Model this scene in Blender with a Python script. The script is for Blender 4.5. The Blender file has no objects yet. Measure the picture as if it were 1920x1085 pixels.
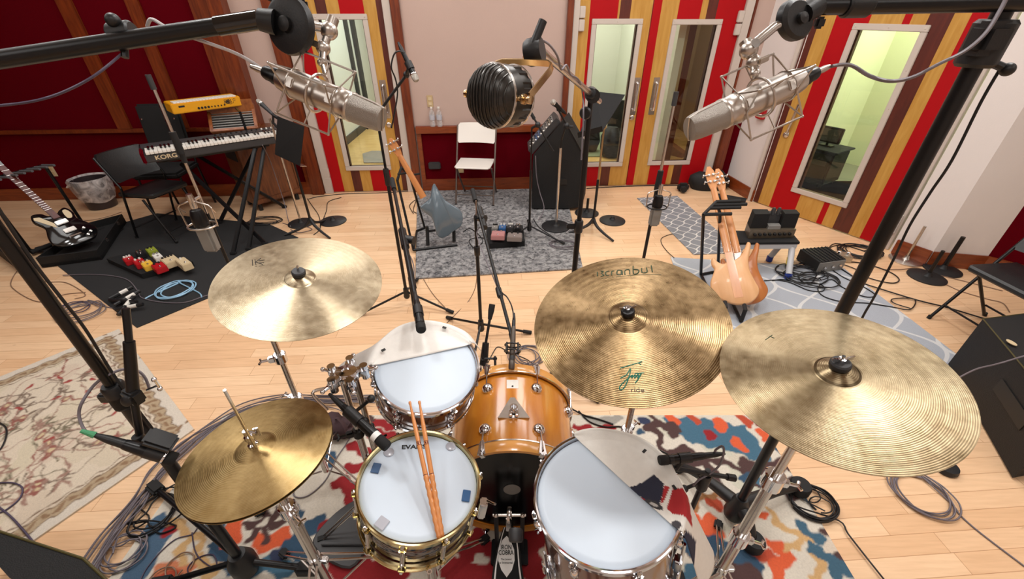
import bpy, bmesh, math, random
import numpy as np
from mathutils import Vector, Matrix, Euler
from math import sin, cos, pi, radians, sqrt, atan2
random.seed(7)
SC = bpy.context.scene
COL = SC.collection

# ---------------------------------------------------------------- camera
CAM_H, FPX, PITCH = 1.9, 797.0, radians(33.7)
cam_data = bpy.data.cameras.new('camera')
cam_data.sensor_width = 36.0
cam_data.lens = FPX / 1920.0 * 36.0
cam_data.clip_start = 0.02
cam_data.clip_end = 60
cam = bpy.data.objects.new('camera', cam_data)
cam.location = (0, 0, CAM_H)
cam.rotation_euler = (pi / 2 - PITCH, 0, 0)
COL.objects.link(cam)
SC.camera = cam

# ---------------------------------------------------------------- world, lights, exposure
SC.view_settings.view_transform = 'Standard'
SC.view_settings.look = 'None'
SC.view_settings.gamma = 1.0
SC.view_settings.use_curve_mapping = False
SC.view_settings.exposure = 0.0
world = bpy.data.worlds.new('world')
world.use_nodes = True
SC.world = world
world.node_tree.nodes['Background'].inputs[0].default_value = (0.9, 0.93, 1.0, 1)
world.node_tree.nodes['Background'].inputs[1].default_value = 0.25

def area(name, loc, power, size, color=(1, 0.95, 0.88), target=None, size_y=None, spread=None):
    L = bpy.data.lights.new(name, 'AREA')
    L.energy = power
    L.color = color
    L.size = size
    if size_y:
        L.shape = 'RECTANGLE'
        L.size_y = size_y
    if spread: L.spread = spread
    o = bpy.data.objects.new(name, L)
    o.location = loc
    if target is not None:
        d = Vector(target) - Vector(loc)
        o.rotation_euler = d.to_track_quat('-Z', 'Y').to_euler()
    COL.objects.link(o)
    return o
# ceiling lamps of the live room (out of frame), then one lamp per room beyond the glass
for lx, ly, pw, sz in ((-1.5, 1.95, 32, 0.5), (0.2, 1.6, 26, 0.4), (1.75, 1.65, 34, 0.4), (0.0, -0.9, 18, 1.2), (-3.3, 1.6, 16, 1.6), (3.3, 1.4, 14, 1.6), (-3.5, 3.6, 26, 1.4), (2.5, 3.5, 26, 1.4), (-1.2, 3.9, 31, 1.0), (1.0, 4.0, 31, 1.0), (-2.6, -1.0, 20, 1.6), (2.6, -1.0, 20, 1.6)):
    area('ceiling_lamp', (lx, ly, 3.5), pw, sz, (1, 0.985, 0.96))
area('hall_lamp', (-1.4, 7.4, 2.7), 85, 1.4, (0.9, 0.96, 1))
area('lounge_lamp', (1.0, 7.0, 2.7), 60, 1.2, (1, 0.98, 0.9))
area('corridor_lamp', (2.5, 6.5, 2.7), 14, 0.6, (1, 0.9, 0.72))
area('booth_lamp', (4.9, 5.0, 2.7), 85, 1.2, (0.98, 1, 0.87))

# ---------------------------------------------------------------- photo pixel -> point in the room
_c, _s = cos(PITCH), sin(PITCH)
def ray(x, y):
    dx, dy = x - 960.0, y - 542.5
    return (dx, FPX * _c - dy * _s, -dy * _c - FPX * _s)
def P(x, y, z=0.0):
    r = ray(x, y); t = (z - CAM_H) / r[2]
    return Vector((r[0] * t, r[1] * t, z))
def PY(x, y, Y):
    r = ray(x, y); t = Y / r[1]
    return Vector((r[0] * t, Y, CAM_H + r[2] * t))
def D(x, y, d):
    r = ray(x, y); t = d / FPX
    return Vector((r[0] * t, r[1] * t, CAM_H + r[2] * t))

# ---------------------------------------------------------------- materials
def new_mat(name):
    m = bpy.data.materials.new(name)
    m.use_nodes = True
    return m, m.node_tree, m.node_tree.nodes, m.node_tree.links, m.node_tree.nodes['Principled BSDF']
def srgb(r, g, b):
    f = lambda v: (v / 255.0 / 12.92) if v <= 10 else ((v / 255.0 + 0.055) / 1.055) ** 2.4
    return (f(r), f(g), f(b), 1)
def mat(name, rgb, rough=0.5, metal=0.0, noise=0.0, nscale=20, bump=0.0, bscale=200, coat=0.0, spec=None, trans=0.0, alpha=1.0, sheen=0.0):
    m, nt, N, L, b = new_mat(name)
    c = srgb(*rgb)
    b.inputs['Base Color'].default_value = c
    b.inputs['Roughness'].default_value = rough
    b.inputs['Metallic'].default_value = metal
    if coat: b.inputs['Coat Weight'].default_value = coat; b.inputs['Coat Roughness'].default_value = 0.08
    if spec is not None: b.inputs['Specular IOR Level'].default_value = spec
    if trans: b.inputs['Transmission Weight'].default_value = trans
    if alpha < 1: b.inputs['Alpha'].default_value = alpha
    if sheen: b.inputs['Sheen Weight'].default_value = sheen
    tc = N.new('ShaderNodeTexCoord')
    if noise:
        t = N.new('ShaderNodeTexNoise'); t.inputs['Scale'].default_value = nscale; t.inputs['Detail'].default_value = 5
        L.new(tc.outputs['Object'], t.inputs['Vector'])
        mx = N.new('ShaderNodeMix'); mx.data_type = 'RGBA'
        mx.inputs['A'].default_value = tuple(max(0, v * (1 - noise)) for v in c[:3]) + (1,)
        mx.inputs['B'].default_value = tuple(min(1, v * (1 + noise)) for v in c[:3]) + (1,)
        L.new(t.outputs['Fac'], mx.inputs['Factor'])
        L.new(mx.outputs['Result'], b.inputs['Base Color'])
    if bump:
        t2 = N.new('ShaderNodeTexNoise'); t2.inputs['Scale'].default_value = bscale; t2.inputs['Detail'].default_value = 3
        L.new(tc.outputs['Object'], t2.inputs['Vector'])
        bp = N.new('ShaderNodeBump'); bp.inputs['Strength'].default_value = bump; bp.inputs['Distance'].default_value = 0.01
        L.new(t2.outputs['Fac'], bp.inputs['Height']); L.new(bp.outputs['Normal'], b.inputs['Normal'])
    return m
def wood(name, rgb, dark, rough=0.35, scale=(1, 1, 1), coat=0.3, wscale=6.0, dist=4.0):
    """grain stretched along local z by the scale"""
    m, nt, N, L, b = new_mat(name)
    tc = N.new('ShaderNodeTexCoord'); mp = N.new('ShaderNodeMapping')
    mp.inputs['Scale'].default_value = scale
    L.new(tc.outputs['Object'], mp.inputs['Vector'])
    n = N.new('ShaderNodeTexNoise'); n.inputs['Scale'].default_value = wscale; n.inputs['Detail'].default_value = 8
    n.inputs['Distortion'].default_value = dist * 0.2
    L.new(mp.outputs['Vector'], n.inputs['Vector'])
    r = N.new('ShaderNodeValToRGB')
    r.color_ramp.elements[0].position = 0.3; r.color_ramp.elements[0].color = srgb(*dark)
    r.color_ramp.elements[1].position = 0.7; r.color_ramp.elements[1].color = srgb(*rgb)
    L.new(n.outputs['Fac'], r.inputs['Fac']); L.new(r.outputs['Color'], b.inputs['Base Color'])
    b.inputs['Roughness'].default_value = rough
    b.inputs['Coat Weight'].default_value = coat; b.inputs['Coat Roughness'].default_value = 0.1
    return m

M = {}
M['black'] = mat('black_plastic', (22, 22, 24), 0.45, bump=0.05, bscale=300)
M['black_metal'] = mat('black_metal', (20, 20, 22), 0.32, 0.3)
M['black_gloss'] = mat('black_gloss', (12, 12, 14), 0.12, coat=0.5)
M['black_matte'] = mat('black_matte', (16, 16, 17), 0.85, noise=0.3, nscale=60)
M['rubber'] = mat('rubber', (18, 18, 19), 0.75)
M['tolex'] = mat('black_tolex', (15, 15, 16), 0.7, bump=0.35, bscale=260, noise=0.3, nscale=120)
M['chrome'] = mat('chrome', (225, 225, 228), 0.09, 1.0)
M['chrome_worn'] = mat('worn_chrome', (205, 200, 195), 0.22, 1.0, noise=0.15, nscale=40)
M['nickel'] = mat('satin_nickel', (196, 188, 180), 0.32, 1.0, noise=0.08, nscale=50)
M['grille'] = mat('fine_wire_mesh', (165, 158, 150), 0.5, 0.85, bump=0.5, bscale=900)
M['brass'] = mat('polished_brass', (200, 170, 128), 0.22, 1.0, noise=0.15, nscale=30)
M['gold'] = mat('pale_brass_hoop', (214, 198, 150), 0.16, 1.0, noise=0.08, nscale=30)
M['snare_shell'] = mat('black_nickel', (118, 112, 112), 0.1, 1.0)
M['head'] = mat('white_drum_head', (204, 217, 231), 0.38, noise=0.03, nscale=8, bump=0.03, bscale=500)
M['black_head'] = mat('black_drum_head', (9, 9, 10), 0.2, spec=0.35)
M['white_plastic'] = mat('white_plastic', (228, 224, 216), 0.4)
M['white_paint'] = mat('white_paint', (196, 184, 174), 0.5, noise=0.05, nscale=6)
M['beige_plastic'] = mat('beige_plastic', (190, 165, 125), 0.45)
M['grey_plastic'] = mat('grey_plastic', (128, 126, 122), 0.45)
M['dark_grey'] = mat('dark_grey', (52, 52, 54), 0.5, noise=0.15)
M['iron'] = mat('cast_iron', (34, 34, 36), 0.5, 0.2, bump=0.1, bscale=150)
M['blue_gel'] = mat('blue_gel', (55, 100, 150), 0.25, trans=0.15)
M['slate_gel'] = mat('slate_gel', (80, 108, 146), 0.25, trans=0.1)
M['clear_gel'] = mat('clear_gel', (205, 206, 216), 0.2, trans=0.35)
M['cable_piping'] = mat('olive_piping', (74, 66, 26), 0.6)
M['bin_plastic'] = mat('brown_bin_plastic', (50, 40, 42), 0.35)
M['grey_foam'] = mat('grey_foam', (84, 82, 86), 0.8)
M['brass_worn'] = mat('worn_brass_tube', (168, 146, 110), 0.3, 0.9)
M['panel_grey'] = mat('grey_metal_pedal', (146, 136, 132), 0.35, 0.4)
M['panel_amp'] = mat('amp_panel', (120, 108, 92), 0.35, 0.6)
M['panel_pale'] = mat('pale_grey_plastic', (186, 186, 188), 0.4)
M['yellow_label'] = mat('yellow_paper', (214, 190, 40), 0.6)
M['neck_pale'] = wood('pale_neck', (214, 152, 100), (196, 130, 80), 0.3, (4, 0.5, 4), 0.4, 6)
M['cable_pale'] = mat('pale_cable', (186, 180, 180), 0.5)
M['dark_red_cloth'] = mat('dark_brown_cloth', (58, 36, 40), 0.8)
M['red'] = mat('red_plastic', (176, 18, 28), 0.4)
M['yellow'] = mat('yellow_enamel', (226, 158, 16), 0.4, noise=0.06)
M['yellow_pedal'] = mat('yellow_pedal', (226, 178, 60), 0.4)
M['green_pedal'] = mat('green_pedal', (140, 150, 50), 0.4)
M['pink'] = mat('pink_pedal', (190, 135, 135), 0.35, 0.3)
M['cream'] = mat('cream_plastic', (206, 186, 150), 0.45)
M['blue'] = mat('blue_plastic', (40, 60, 140), 0.4)
M['ink'] = mat('black_ink', (25, 24, 22), 0.6)
M['green_ink'] = mat('green_ink', (14, 110, 92), 0.5)
M['dark_green_ink'] = mat('dark_green_ink', (38, 62, 34), 0.55)
M['white_ink'] = mat('white_ink', (232, 232, 230), 0.5)
M['red_ink'] = mat('dark_red_ink', (90, 10, 18), 0.5)
M['cable_grey'] = mat('grey_cable', (112, 104, 110), 0.5)
M['cable_black'] = mat('black_cable', (20, 19, 21), 0.5)
M['cable_blue'] = mat('blue_cable', (150, 192, 220), 0.45)
M['cable_brown'] = mat('tan_cable', (140, 112, 92), 0.5)
M['cable_violet'] = mat('violet_grey_cable', (72, 62, 84), 0.5)
M['green_tape'] = mat('green_tape', (70, 150, 105), 0.5)
M['stick'] = wood('hickory', (222, 150, 88), (200, 124, 66), 0.35, (1, 1, 0.2), 0.3, 20)
M['maple_honey'] = wood('honey_maple', (214, 142, 50), (186, 108, 28), 0.22, (2.0, 0.35, 2.0), 0.6, 7)
M['maple_pale'] = wood('pale_maple_hoop', (228, 168, 92), (210, 142, 66), 0.25, (0.5, 1, 0.5), 0.6, 8)
M['walnut_shell'] = wood('walnut_shell', (136, 78, 42), (88, 44, 22), 0.18, (1, 1, 0.2), 0.7, 8)
M['dark_trim'] = wood('mahogany_trim', (126, 54, 18), (92, 34, 11), 0.4, (6, 6, 0.6), 0.25, 7)
M['baseboard'] = wood('mahogany_baseboard', (142, 66, 26), (112, 46, 16), 0.4, (0.8, 0.8, 6), 0.25, 7)
M['cabinet_wood'] = wood('cabinet_walnut', (124, 70, 34), (86, 42, 20), 0.4, (6, 6, 0.7), 0.25, 7)
M['box_wood'] = wood('oak_box', (158, 92, 44), (124, 64, 28), 0.4, (3, 3, 3), 0.2, 7)
M['bass_wood'] = wood('natural_body', (226, 176, 128), (214, 160, 110), 0.42, (3, 0.5, 3), 0.15, 6)
M['neck_wood'] = wood('maple_neck', (204, 140, 84), (186, 116, 62), 0.3, (4, 0.5, 4), 0.4, 6)
M['bass_back'] = wood('amber_body', (190, 118, 60), (168, 96, 44), 0.3, (3, 0.5, 3), 0.5, 6)
M['slate_paint'] = mat('slate_blue_lacquer', (92, 106, 116), 0.2, coat=0.6)
M['stripe_red'] = mat('red_stain_board', (168, 6, 16), 0.55, noise=0.1, nscale=5, bump=0.04, bscale=60, spec=0.2)
M['stripe_yellow'] = wood('yellow_stain_board', (198, 152, 74), (178, 128, 50), 0.45, (5, 5, 0.6), 0.15, 5)
M['stripe_brown'] = wood('brown_stain_board', (92, 34, 20), (70, 22, 14), 0.45, (5, 5, 0.6), 0.15, 5)
M['fabric_red'] = mat('dark_red_wall_fabric', (88, 2, 14), 0.95, spec=0.05, noise=0.25, nscale=160, bump=0.15, bscale=500)
M['wall'] = mat('pale_pink_plaster', (188, 163, 152), 0.85, noise=0.04, nscale=3, bump=0.08, bscale=120)
M['wall_white'] = mat('white_plaster', (226, 218, 214), 0.85, noise=0.04, nscale=3, bump=0.08, bscale=120)
M['ceiling'] = mat('ceiling_paint', (205, 200, 194), 0.9)
M['hall_wall'] = mat('hall_wall', (214, 216, 206), 0.8)
M['corridor_wall'] = mat('corridor_wall', (176, 150, 112), 0.8, noise=0.1, nscale=2)
M['booth_wall'] = mat('booth_wall', (218, 222, 188), 0.85)
M['booth_carpet'] = mat('booth_carpet', (112, 116, 98), 0.95, noise=0.35, nscale=90)
M['hall_floor'] = wood('hall_floor', (226, 190, 124), (206, 164, 96), 0.35, (1, 6, 1), 0.2, 4)
M['green_mat'] = mat('green_carpet', (120, 132, 104), 0.95, noise=0.3, nscale=60)
M['black_carpet'] = mat('black_carpet', (34, 34, 35), 0.95, noise=0.4, nscale=220, bump=0.4, bscale=400)
M['bag'] = mat('black_nylon', (16, 16, 18), 0.7, bump=0.2, bscale=200)
M['seat_black'] = mat('black_vinyl', (26, 27, 28), 0.38, bump=0.1, bscale=120)
M['chair_white'] = mat('white_chair_plastic', (226, 220, 212), 0.45)
M['chair_frame'] = mat('brown_grey_frame', (104, 90, 82), 0.35, 0.5)
M['ribbed'] = mat('dark_bronze_mic', (66, 64, 62), 0.3, 0.75, noise=0.2, nscale=40)
M['mic_head'] = mat('mic_steel_mesh', (190, 186, 178), 0.35, 0.9, bump=0.5, bscale=900)
M['mic_brown'] = mat('brown_grey_mic', (86, 76, 68), 0.4, 0.4)
M['bowl_black'] = mat('bin_plastic', (46, 40, 42), 0.35)
M['panel_silver'] = mat('silver_panel', (178, 168, 150), 0.35, 0.7)
def glass(name, rgb, alpha, rough=0.02):
    m, nt, N, L, b = new_mat(name)
    N.remove(b)
    out = N['Material Output']
    tr = N.new('ShaderNodeBsdfTransparent'); tr.inputs[0].default_value = srgb(*rgb)
    gl = N.new('ShaderNodeBsdfGlossy'); gl.inputs['Roughness'].default_value = rough
    fr = N.new('ShaderNodeFresnel'); fr.inputs[0].default_value = 1.45
    mx = N.new('ShaderNodeMixShader')
    L.new(fr.outputs[0], mx.inputs[0]); L.new(tr.outputs[0], mx.inputs[1]); L.new(gl.outputs[0], mx.inputs[2])
    L.new(mx.outputs[0], out.inputs[0])
    return m
M['glass'] = glass('window_glass', (244, 246, 240), 0.1)
def film(name, rgb, a):
    m, nt, N, L, b = new_mat(name)
    b.inputs['Base Color'].default_value = srgb(*rgb); b.inputs['Roughness'].default_value = 0.25
    tc = N.new('ShaderNodeTexCoord'); t = N.new('ShaderNodeTexNoise'); t.inputs['Scale'].default_value = 9; t.inputs['Detail'].default_value = 6
    t.inputs['Distortion'].default_value = 1.5
    L.new(tc.outputs['Object'], t.inputs['Vector'])
    mr = N.new('ShaderNodeMapRange'); mr.inputs[1].default_value = 0.35; mr.inputs[2].default_value = 0.7; mr.inputs[3].default_value = a * 0.35; mr.inputs[4].default_value = min(1, a * 1.7)
    L.new(t.outputs['Fac'], mr.inputs[0]); L.new(mr.outputs[0], b.inputs['Alpha'])
    bp = N.new('ShaderNodeBump'); bp.inputs['Strength'].default_value = 0.6; L.new(t.outputs['Fac'], bp.inputs['Height']); L.new(bp.outputs['Normal'], b.inputs['Normal'])
    return m
M['bag_film'] = film('clear_bin_liner', (235, 228, 226), 0.5)
M['bottle_film'] = film('clear_bottle_plastic', (235, 235, 235), 0.3)

def attr_mat(name, rough=0.9, noise=0.18, nscale=120, bump=0.35, bscale=260):
    m, nt, N, L, b = new_mat(name)
    a = N.new('ShaderNodeAttribute'); a.attribute_name = 'Col'
    tc = N.new('ShaderNodeTexCoord'); t = N.new('ShaderNodeTexNoise'); t.inputs['Scale'].default_value = nscale; t.inputs['Detail'].default_value = 4
    L.new(tc.outputs['Object'], t.inputs['Vector'])
    mr = N.new('ShaderNodeMapRange'); mr.inputs[3].default_value = 1 - noise; mr.inputs[4].default_value = 1 + noise
    L.new(t.outputs['Fac'], mr.inputs[0])
    mx = N.new('ShaderNodeVectorMath'); mx.operation = 'SCALE'
    L.new(a.outputs['Color'], mx.inputs[0]); L.new(mr.outputs[0], mx.inputs['Scale'])
    L.new(mx.outputs[0], b.inputs['Base Color'])
    b.inputs['Roughness'].default_value = rough
    t2 = N.new('ShaderNodeTexNoise'); t2.inputs['Scale'].default_value = bscale
    L.new(tc.outputs['Object'], t2.inputs['Vector'])
    bp = N.new('ShaderNodeBump'); bp.inputs['Strength'].default_value = bump; bp.inputs['Distance'].default_value = 0.004
    L.new(t2.outputs['Fac'], bp.inputs['Height']); L.new(bp.outputs['Normal'], b.inputs['Normal'])
    return m
M['rug_pile'] = attr_mat('woven_rug_pile')
M['cloth_print'] = attr_mat('printed_cotton', 0.85, 0.06, 60, 0.15, 500)

def cymbal_mat(name, rgb, rgb2, rough=0.27, patina=0.5, grooves=260.0, gstr=0.25, hammer=0.25):
    """bronze: lathe grooves and hammer dimples as bump, patina as colour, radial anisotropy"""
    m, nt, N, L, b = new_mat(name)
    b.inputs['Metallic'].default_value = 1.0
    tc = N.new('ShaderNodeTexCoord')
    sx = N.new('ShaderNodeSeparateXYZ'); L.new(tc.outputs['Object'], sx.inputs[0])
    def math_(op, a, b_=None, c_=None):
        n = N.new('ShaderNodeMath'); n.operation = op
        for i, v in enumerate((a, b_, c_)):
            if v is None: continue
            if isinstance(v, (int, float)): n.inputs[i].default_value = v
            else: L.new(v, n.inputs[i])
        return n.outputs[0]
    rr = math_('SQRT', math_('ADD', math_('MULTIPLY', sx.outputs[0], sx.outputs[0]), math_('MULTIPLY', sx.outputs[1], sx.outputs[1])))
    n1 = N.new('ShaderNodeTexNoise'); n1.inputs['Scale'].default_value = 7; n1.inputs['Detail'].default_value = 9; n1.inputs['Roughness'].default_value = 0.65
    L.new(tc.outputs['Object'], n1.inputs['Vector'])
    n2 = N.new('ShaderNodeTexNoise'); n2.inputs['Scale'].default_value = 45; n2.inputs['Detail'].default_value = 5
    L.new(tc.outputs['Object'], n2.inputs['Vector'])
    mix = math_('ADD', math_('MULTIPLY', n1.outputs['Fac'], 0.65), math_('MULTIPLY', n2.outputs['Fac'], 0.35))
    r = N.new('ShaderNodeValToRGB')
    r.color_ramp.elements[0].position = 0.5 - 0.12; r.color_ramp.elements[0].color = srgb(*rgb2)
    r.color_ramp.elements[1].position = 0.5 + 0.12; r.color_ramp.elements[1].color = srgb(*rgb)
    L.new(mix, r.inputs['Fac']); L.new(r.outputs['Color'], b.inputs['Base Color'])
    ro = math_('ADD', rough - 0.06 * patina, math_('MULTIPLY', n2.outputs['Fac'], 0.16))
    L.new(ro, b.inputs['Roughness'])
    b.inputs['Anisotropic'].default_value = 0.75
    b.inputs['Anisotropic Rotation'].default_value = 0.25
    tg = N.new('ShaderNodeTangent'); tg.direction_type = 'RADIAL'; tg.axis = 'Z'
    L.new(tg.outputs[0], b.inputs['Tangent'])
    g = math_('SINE', math_('MULTIPLY', rr, 2 * pi * grooves))
    g2 = math_('SINE', math_('MULTIPLY', rr, 2 * pi * grooves * 0.22))
    h = math_('ADD', math_('MULTIPLY', math_('ADD', g, math_('MULTIPLY', g2, 0.8)), 0.00012 * gstr * 4), math_('MULTIPLY', n2.outputs['Fac'], 0.003 * hammer))
    h = math_('ADD', h, math_('MULTIPLY', n1.outputs['Fac'], 0.012 * hammer))
    bp = N.new('ShaderNodeBump'); bp.inputs['Strength'].default_value = 0.55; bp.inputs['Distance'].default_value = 1.0
    L.new(h, bp.inputs['Height']); L.new(bp.outputs['Normal'], b.inputs['Normal'])
    return m
M['bronze_pale'] = cymbal_mat('pale_bronze', (182, 167, 141), (154, 138, 112), 0.27, 0.4, hammer=.15)
M['bronze_aged'] = cymbal_mat('aged_bronze', (146, 122, 90), (100, 80, 54), 0.28, 1.0, 200, 0.5, 0.12)
M['bronze_warm'] = cymbal_mat('warm_bronze', (158, 142, 114), (122, 105, 79), 0.28, 0.7, hammer=.15)
M['bronze_gold'] = cymbal_mat('golden_bronze', (176, 150, 104), (142, 116, 74), 0.32, 0.5, hammer=.1)

def floor_mat():
    m, nt, N, L, b = new_mat('maple_strip_floor')
    tc = N.new('ShaderNodeTexCoord'); mp = N.new('ShaderNodeMapping')
    mp.inputs['Rotation'].default_value = (0, 0, radians(-3.7))
    L.new(tc.outputs['Object'], mp.inputs['Vector'])
    sx = N.new('ShaderNodeSeparateXYZ'); L.new(mp.outputs['Vector'], sx.inputs[0])
    def mt(op, a, b_=None):
        n = N.new('ShaderNodeMath'); n.operation = op
        for i, v in enumerate((a, b_)):
            if v is None: continue
            if isinstance(v, (int, float)): n.inputs[i].default_value = v
            else: L.new(v, n.inputs[i])
        return n.outputs[0]
    ry = mt('DIVIDE', sx.outputs[1], 0.083); row = mt('FLOOR', ry)
    w1 = N.new('ShaderNodeTexWhiteNoise'); w1.noise_dimensions = '1D'; L.new(row, w1.inputs['W'])
    bxx = mt('ADD', mt('DIVIDE', sx.outputs[0], 0.78), mt('MULTIPLY', w1.outputs['Value'], 7.0)); brd = mt('FLOOR', bxx)
    cv = N.new('ShaderNodeCombineXYZ'); L.new(row, cv.inputs[0]); L.new(brd, cv.inputs[1])
    w2 = N.new('ShaderNodeTexWhiteNoise'); w2.noise_dimensions = '2D'; L.new(cv.outputs[0], w2.inputs['Vector'])
    edge = mt('MINIMUM', mt('MULTIPLY', mt('PINGPONG', ry, 0.5), 0.083), mt('MULTIPLY', mt('PINGPONG', bxx, 0.5), 0.78))
    gap = N.new('ShaderNodeMapRange'); gap.inputs[1].default_value = 0.0004; gap.inputs[2].default_value = 0.0016; L.new(edge, gap.inputs[0])
    br0 = N.new('ShaderNodeMix'); br0.data_type = 'RGBA'; br0.inputs['A'].default_value = srgb(238, 201, 162); br0.inputs['B'].default_value = srgb(226, 184, 143)
    L.new(w2.outputs['Value'], br0.inputs['Factor'])
    br = N.new('ShaderNodeMix'); br.data_type = 'RGBA'; br.inputs['A'].default_value = srgb(176, 126, 86); L.new(br0.outputs['Result'], br.inputs['B']); L.new(gap.outputs[0], br.inputs['Factor'])
    mp2 = N.new('ShaderNodeMapping'); mp2.inputs['Scale'].default_value = (1.2, 14, 1); mp2.inputs['Rotation'].default_value = (0, 0, radians(-3.7))
    L.new(tc.outputs['Object'], mp2.inputs['Vector'])
    n = N.new('ShaderNodeTexNoise'); n.inputs['Scale'].default_value = 5; n.inputs['Detail'].default_value = 8
    L.new(mp2.outputs['Vector'], n.inputs['Vector'])
    mx = N.new('ShaderNodeMix'); mx.data_type = 'RGBA'; mx.blend_type = 'MULTIPLY'
    rp = N.new('ShaderNodeValToRGB'); rp.color_ramp.elements[0].position = 0.3; rp.color_ramp.elements[0].color = (0.86, 0.82, 0.78, 1); rp.color_ramp.elements[1].position = 0.62; rp.color_ramp.elements[1].color = (1, 1, 1, 1)
    L.new(n.outputs['Fac'], rp.inputs['Fac'])
    mx.inputs['Factor'].default_value = 0.7
    L.new(br.outputs['Result'], mx.inputs['A']); L.new(rp.outputs['Color'], mx.inputs['B'])
    # dark scuffs
    n3 = N.new('ShaderNodeTexNoise'); n3.inputs['Scale'].default_value = 16; n3.inputs['Detail'].default_value = 2
    mp3 = N.new('ShaderNodeMapping'); mp3.inputs['Scale'].default_value = (0.5, 1.6, 1); mp3.inputs['Rotation'].default_value = (0, 0, 0.7)
    L.new(tc.outputs['Object'], mp3.inputs['Vector']); L.new(mp3.outputs['Vector'], n3.inputs['Vector'])
    r3 = N.new('ShaderNodeValToRGB'); r3.color_ramp.elements[0].position = 0.75; r3.color_ramp.elements[0].color = (1, 1, 1, 1); r3.color_ramp.elements[1].position = 0.8; r3.color_ramp.elements[1].color = (0.5, 0.42, 0.36, 1)
    L.new(n3.outputs['Fac'], r3.inputs['Fac'])
    mx2 = N.new('ShaderNodeMix'); mx2.data_type = 'RGBA'; mx2.blend_type = 'MULTIPLY'; mx2.inputs['Factor'].default_value = 0.8
    L.new(mx.outputs['Result'], mx2.inputs['A']); L.new(r3.outputs['Color'], mx2.inputs['B'])
    L.new(mx2.outputs['Result'], b.inputs['Base Color'])
    b.inputs['Roughness'].default_value = 0.36
    b.inputs['Specular IOR Level'].default_value = 0.4
    return m
M['floor'] = floor_mat()
def shag_mat():
    m, nt, N, L, b = new_mat('grey_shag')
    tc = N.new('ShaderNodeTexCoord')
    n = N.new('ShaderNodeTexNoise'); n.inputs['Scale'].default_value = 26; n.inputs['Detail'].default_value = 6; n.inputs['Roughness'].default_value = 0.7; n.inputs['Distortion'].default_value = 0.6
    L.new(tc.outputs['Object'], n.inputs['Vector'])
    r = N.new('ShaderNodeValToRGB'); r.color_ramp.elements[0].position = 0.36; r.color_ramp.elements[0].color = srgb(66, 66, 70); r.color_ramp.elements[1].position = 0.6; r.color_ramp.elements[1].color = srgb(178, 176, 176)
    L.new(n.outputs['Fac'], r.inputs['Fac']); L.new(r.outputs['Color'], b.inputs['Base Color'])
    b.inputs['Roughness'].default_value = 0.95
    bp = N.new('ShaderNodeBump'); bp.inputs['Distance'].default_value = 0.03; L.new(n.outputs['Fac'], bp.inputs['Height']); L.new(bp.outputs['Normal'], b.inputs['Normal'])
    return m
M['shag'] = shag_mat()
def trellis_mat(name, su, sv, ang, base, line, w):
    m, nt, N, L, b = new_mat(name)
    tc = N.new('ShaderNodeTexCoord'); mp = N.new('ShaderNodeMapping')
    mp.inputs['Scale'].default_value = (2 * pi / su, 2 * pi / sv, 1)
    L.new(tc.outputs['Object'], mp.inputs['Vector'])
    sx = N.new('ShaderNodeSeparateXYZ'); L.new(mp.outputs['Vector'], sx.inputs[0])
    def mt(op, a, b_=None):
        n = N.new('ShaderNodeMath'); n.operation = op
        for i, v in enumerate((a, b_)):
            if v is None: continue
            if isinstance(v, (int, float)): n.inputs[i].default_value = v
            else: L.new(v, n.inputs[i])
        return n.outputs[0]
    u, v = sx.outputs[0], sx.outputs[1]
    s_ = mt('MULTIPLY', mt('SINE', v), 0.5 * pi)
    hu = mt('MULTIPLY', u, 0.5)
    a = mt('MINIMUM', mt('ABSOLUTE', mt('SINE', mt('ADD', hu, s_))), mt('ABSOLUTE', mt('SINE', mt('SUBTRACT', hu, s_))))
    rp = N.new('ShaderNodeValToRGB')
    rp.color_ramp.elements[0].position = w; rp.color_ramp.elements[0].color = srgb(*line)
    rp.color_ramp.elements[1].position = w + 0.03; rp.color_ramp.elements[1].color = srgb(*base)
    L.new(a, rp.inputs['Fac']); L.new(rp.outputs['Color'], b.inputs['Base Color'])
    b.inputs['Roughness'].default_value = 0.95
    n = N.new('ShaderNodeTexNoise'); n.inputs['Scale'].default_value = 300; L.new(tc.outputs['Object'], n.inputs['Vector'])
    bp = N.new('ShaderNodeBump'); bp.inputs['Distance'].default_value = 0.004; L.new(n.outputs['Fac'], bp.inputs['Height']); L.new(bp.outputs['Normal'], b.inputs['Normal'])
    return m
M['trellis_small'] = trellis_mat('grey_trellis_runner', 0.135, 0.30, 0, (136, 137, 142), (216, 212, 208), 0.16)
M['trellis_large'] = trellis_mat('pale_grey_trellis', 0.36, 0.78, 0, (172, 177, 186), (214, 214, 214), 0.12)

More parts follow.
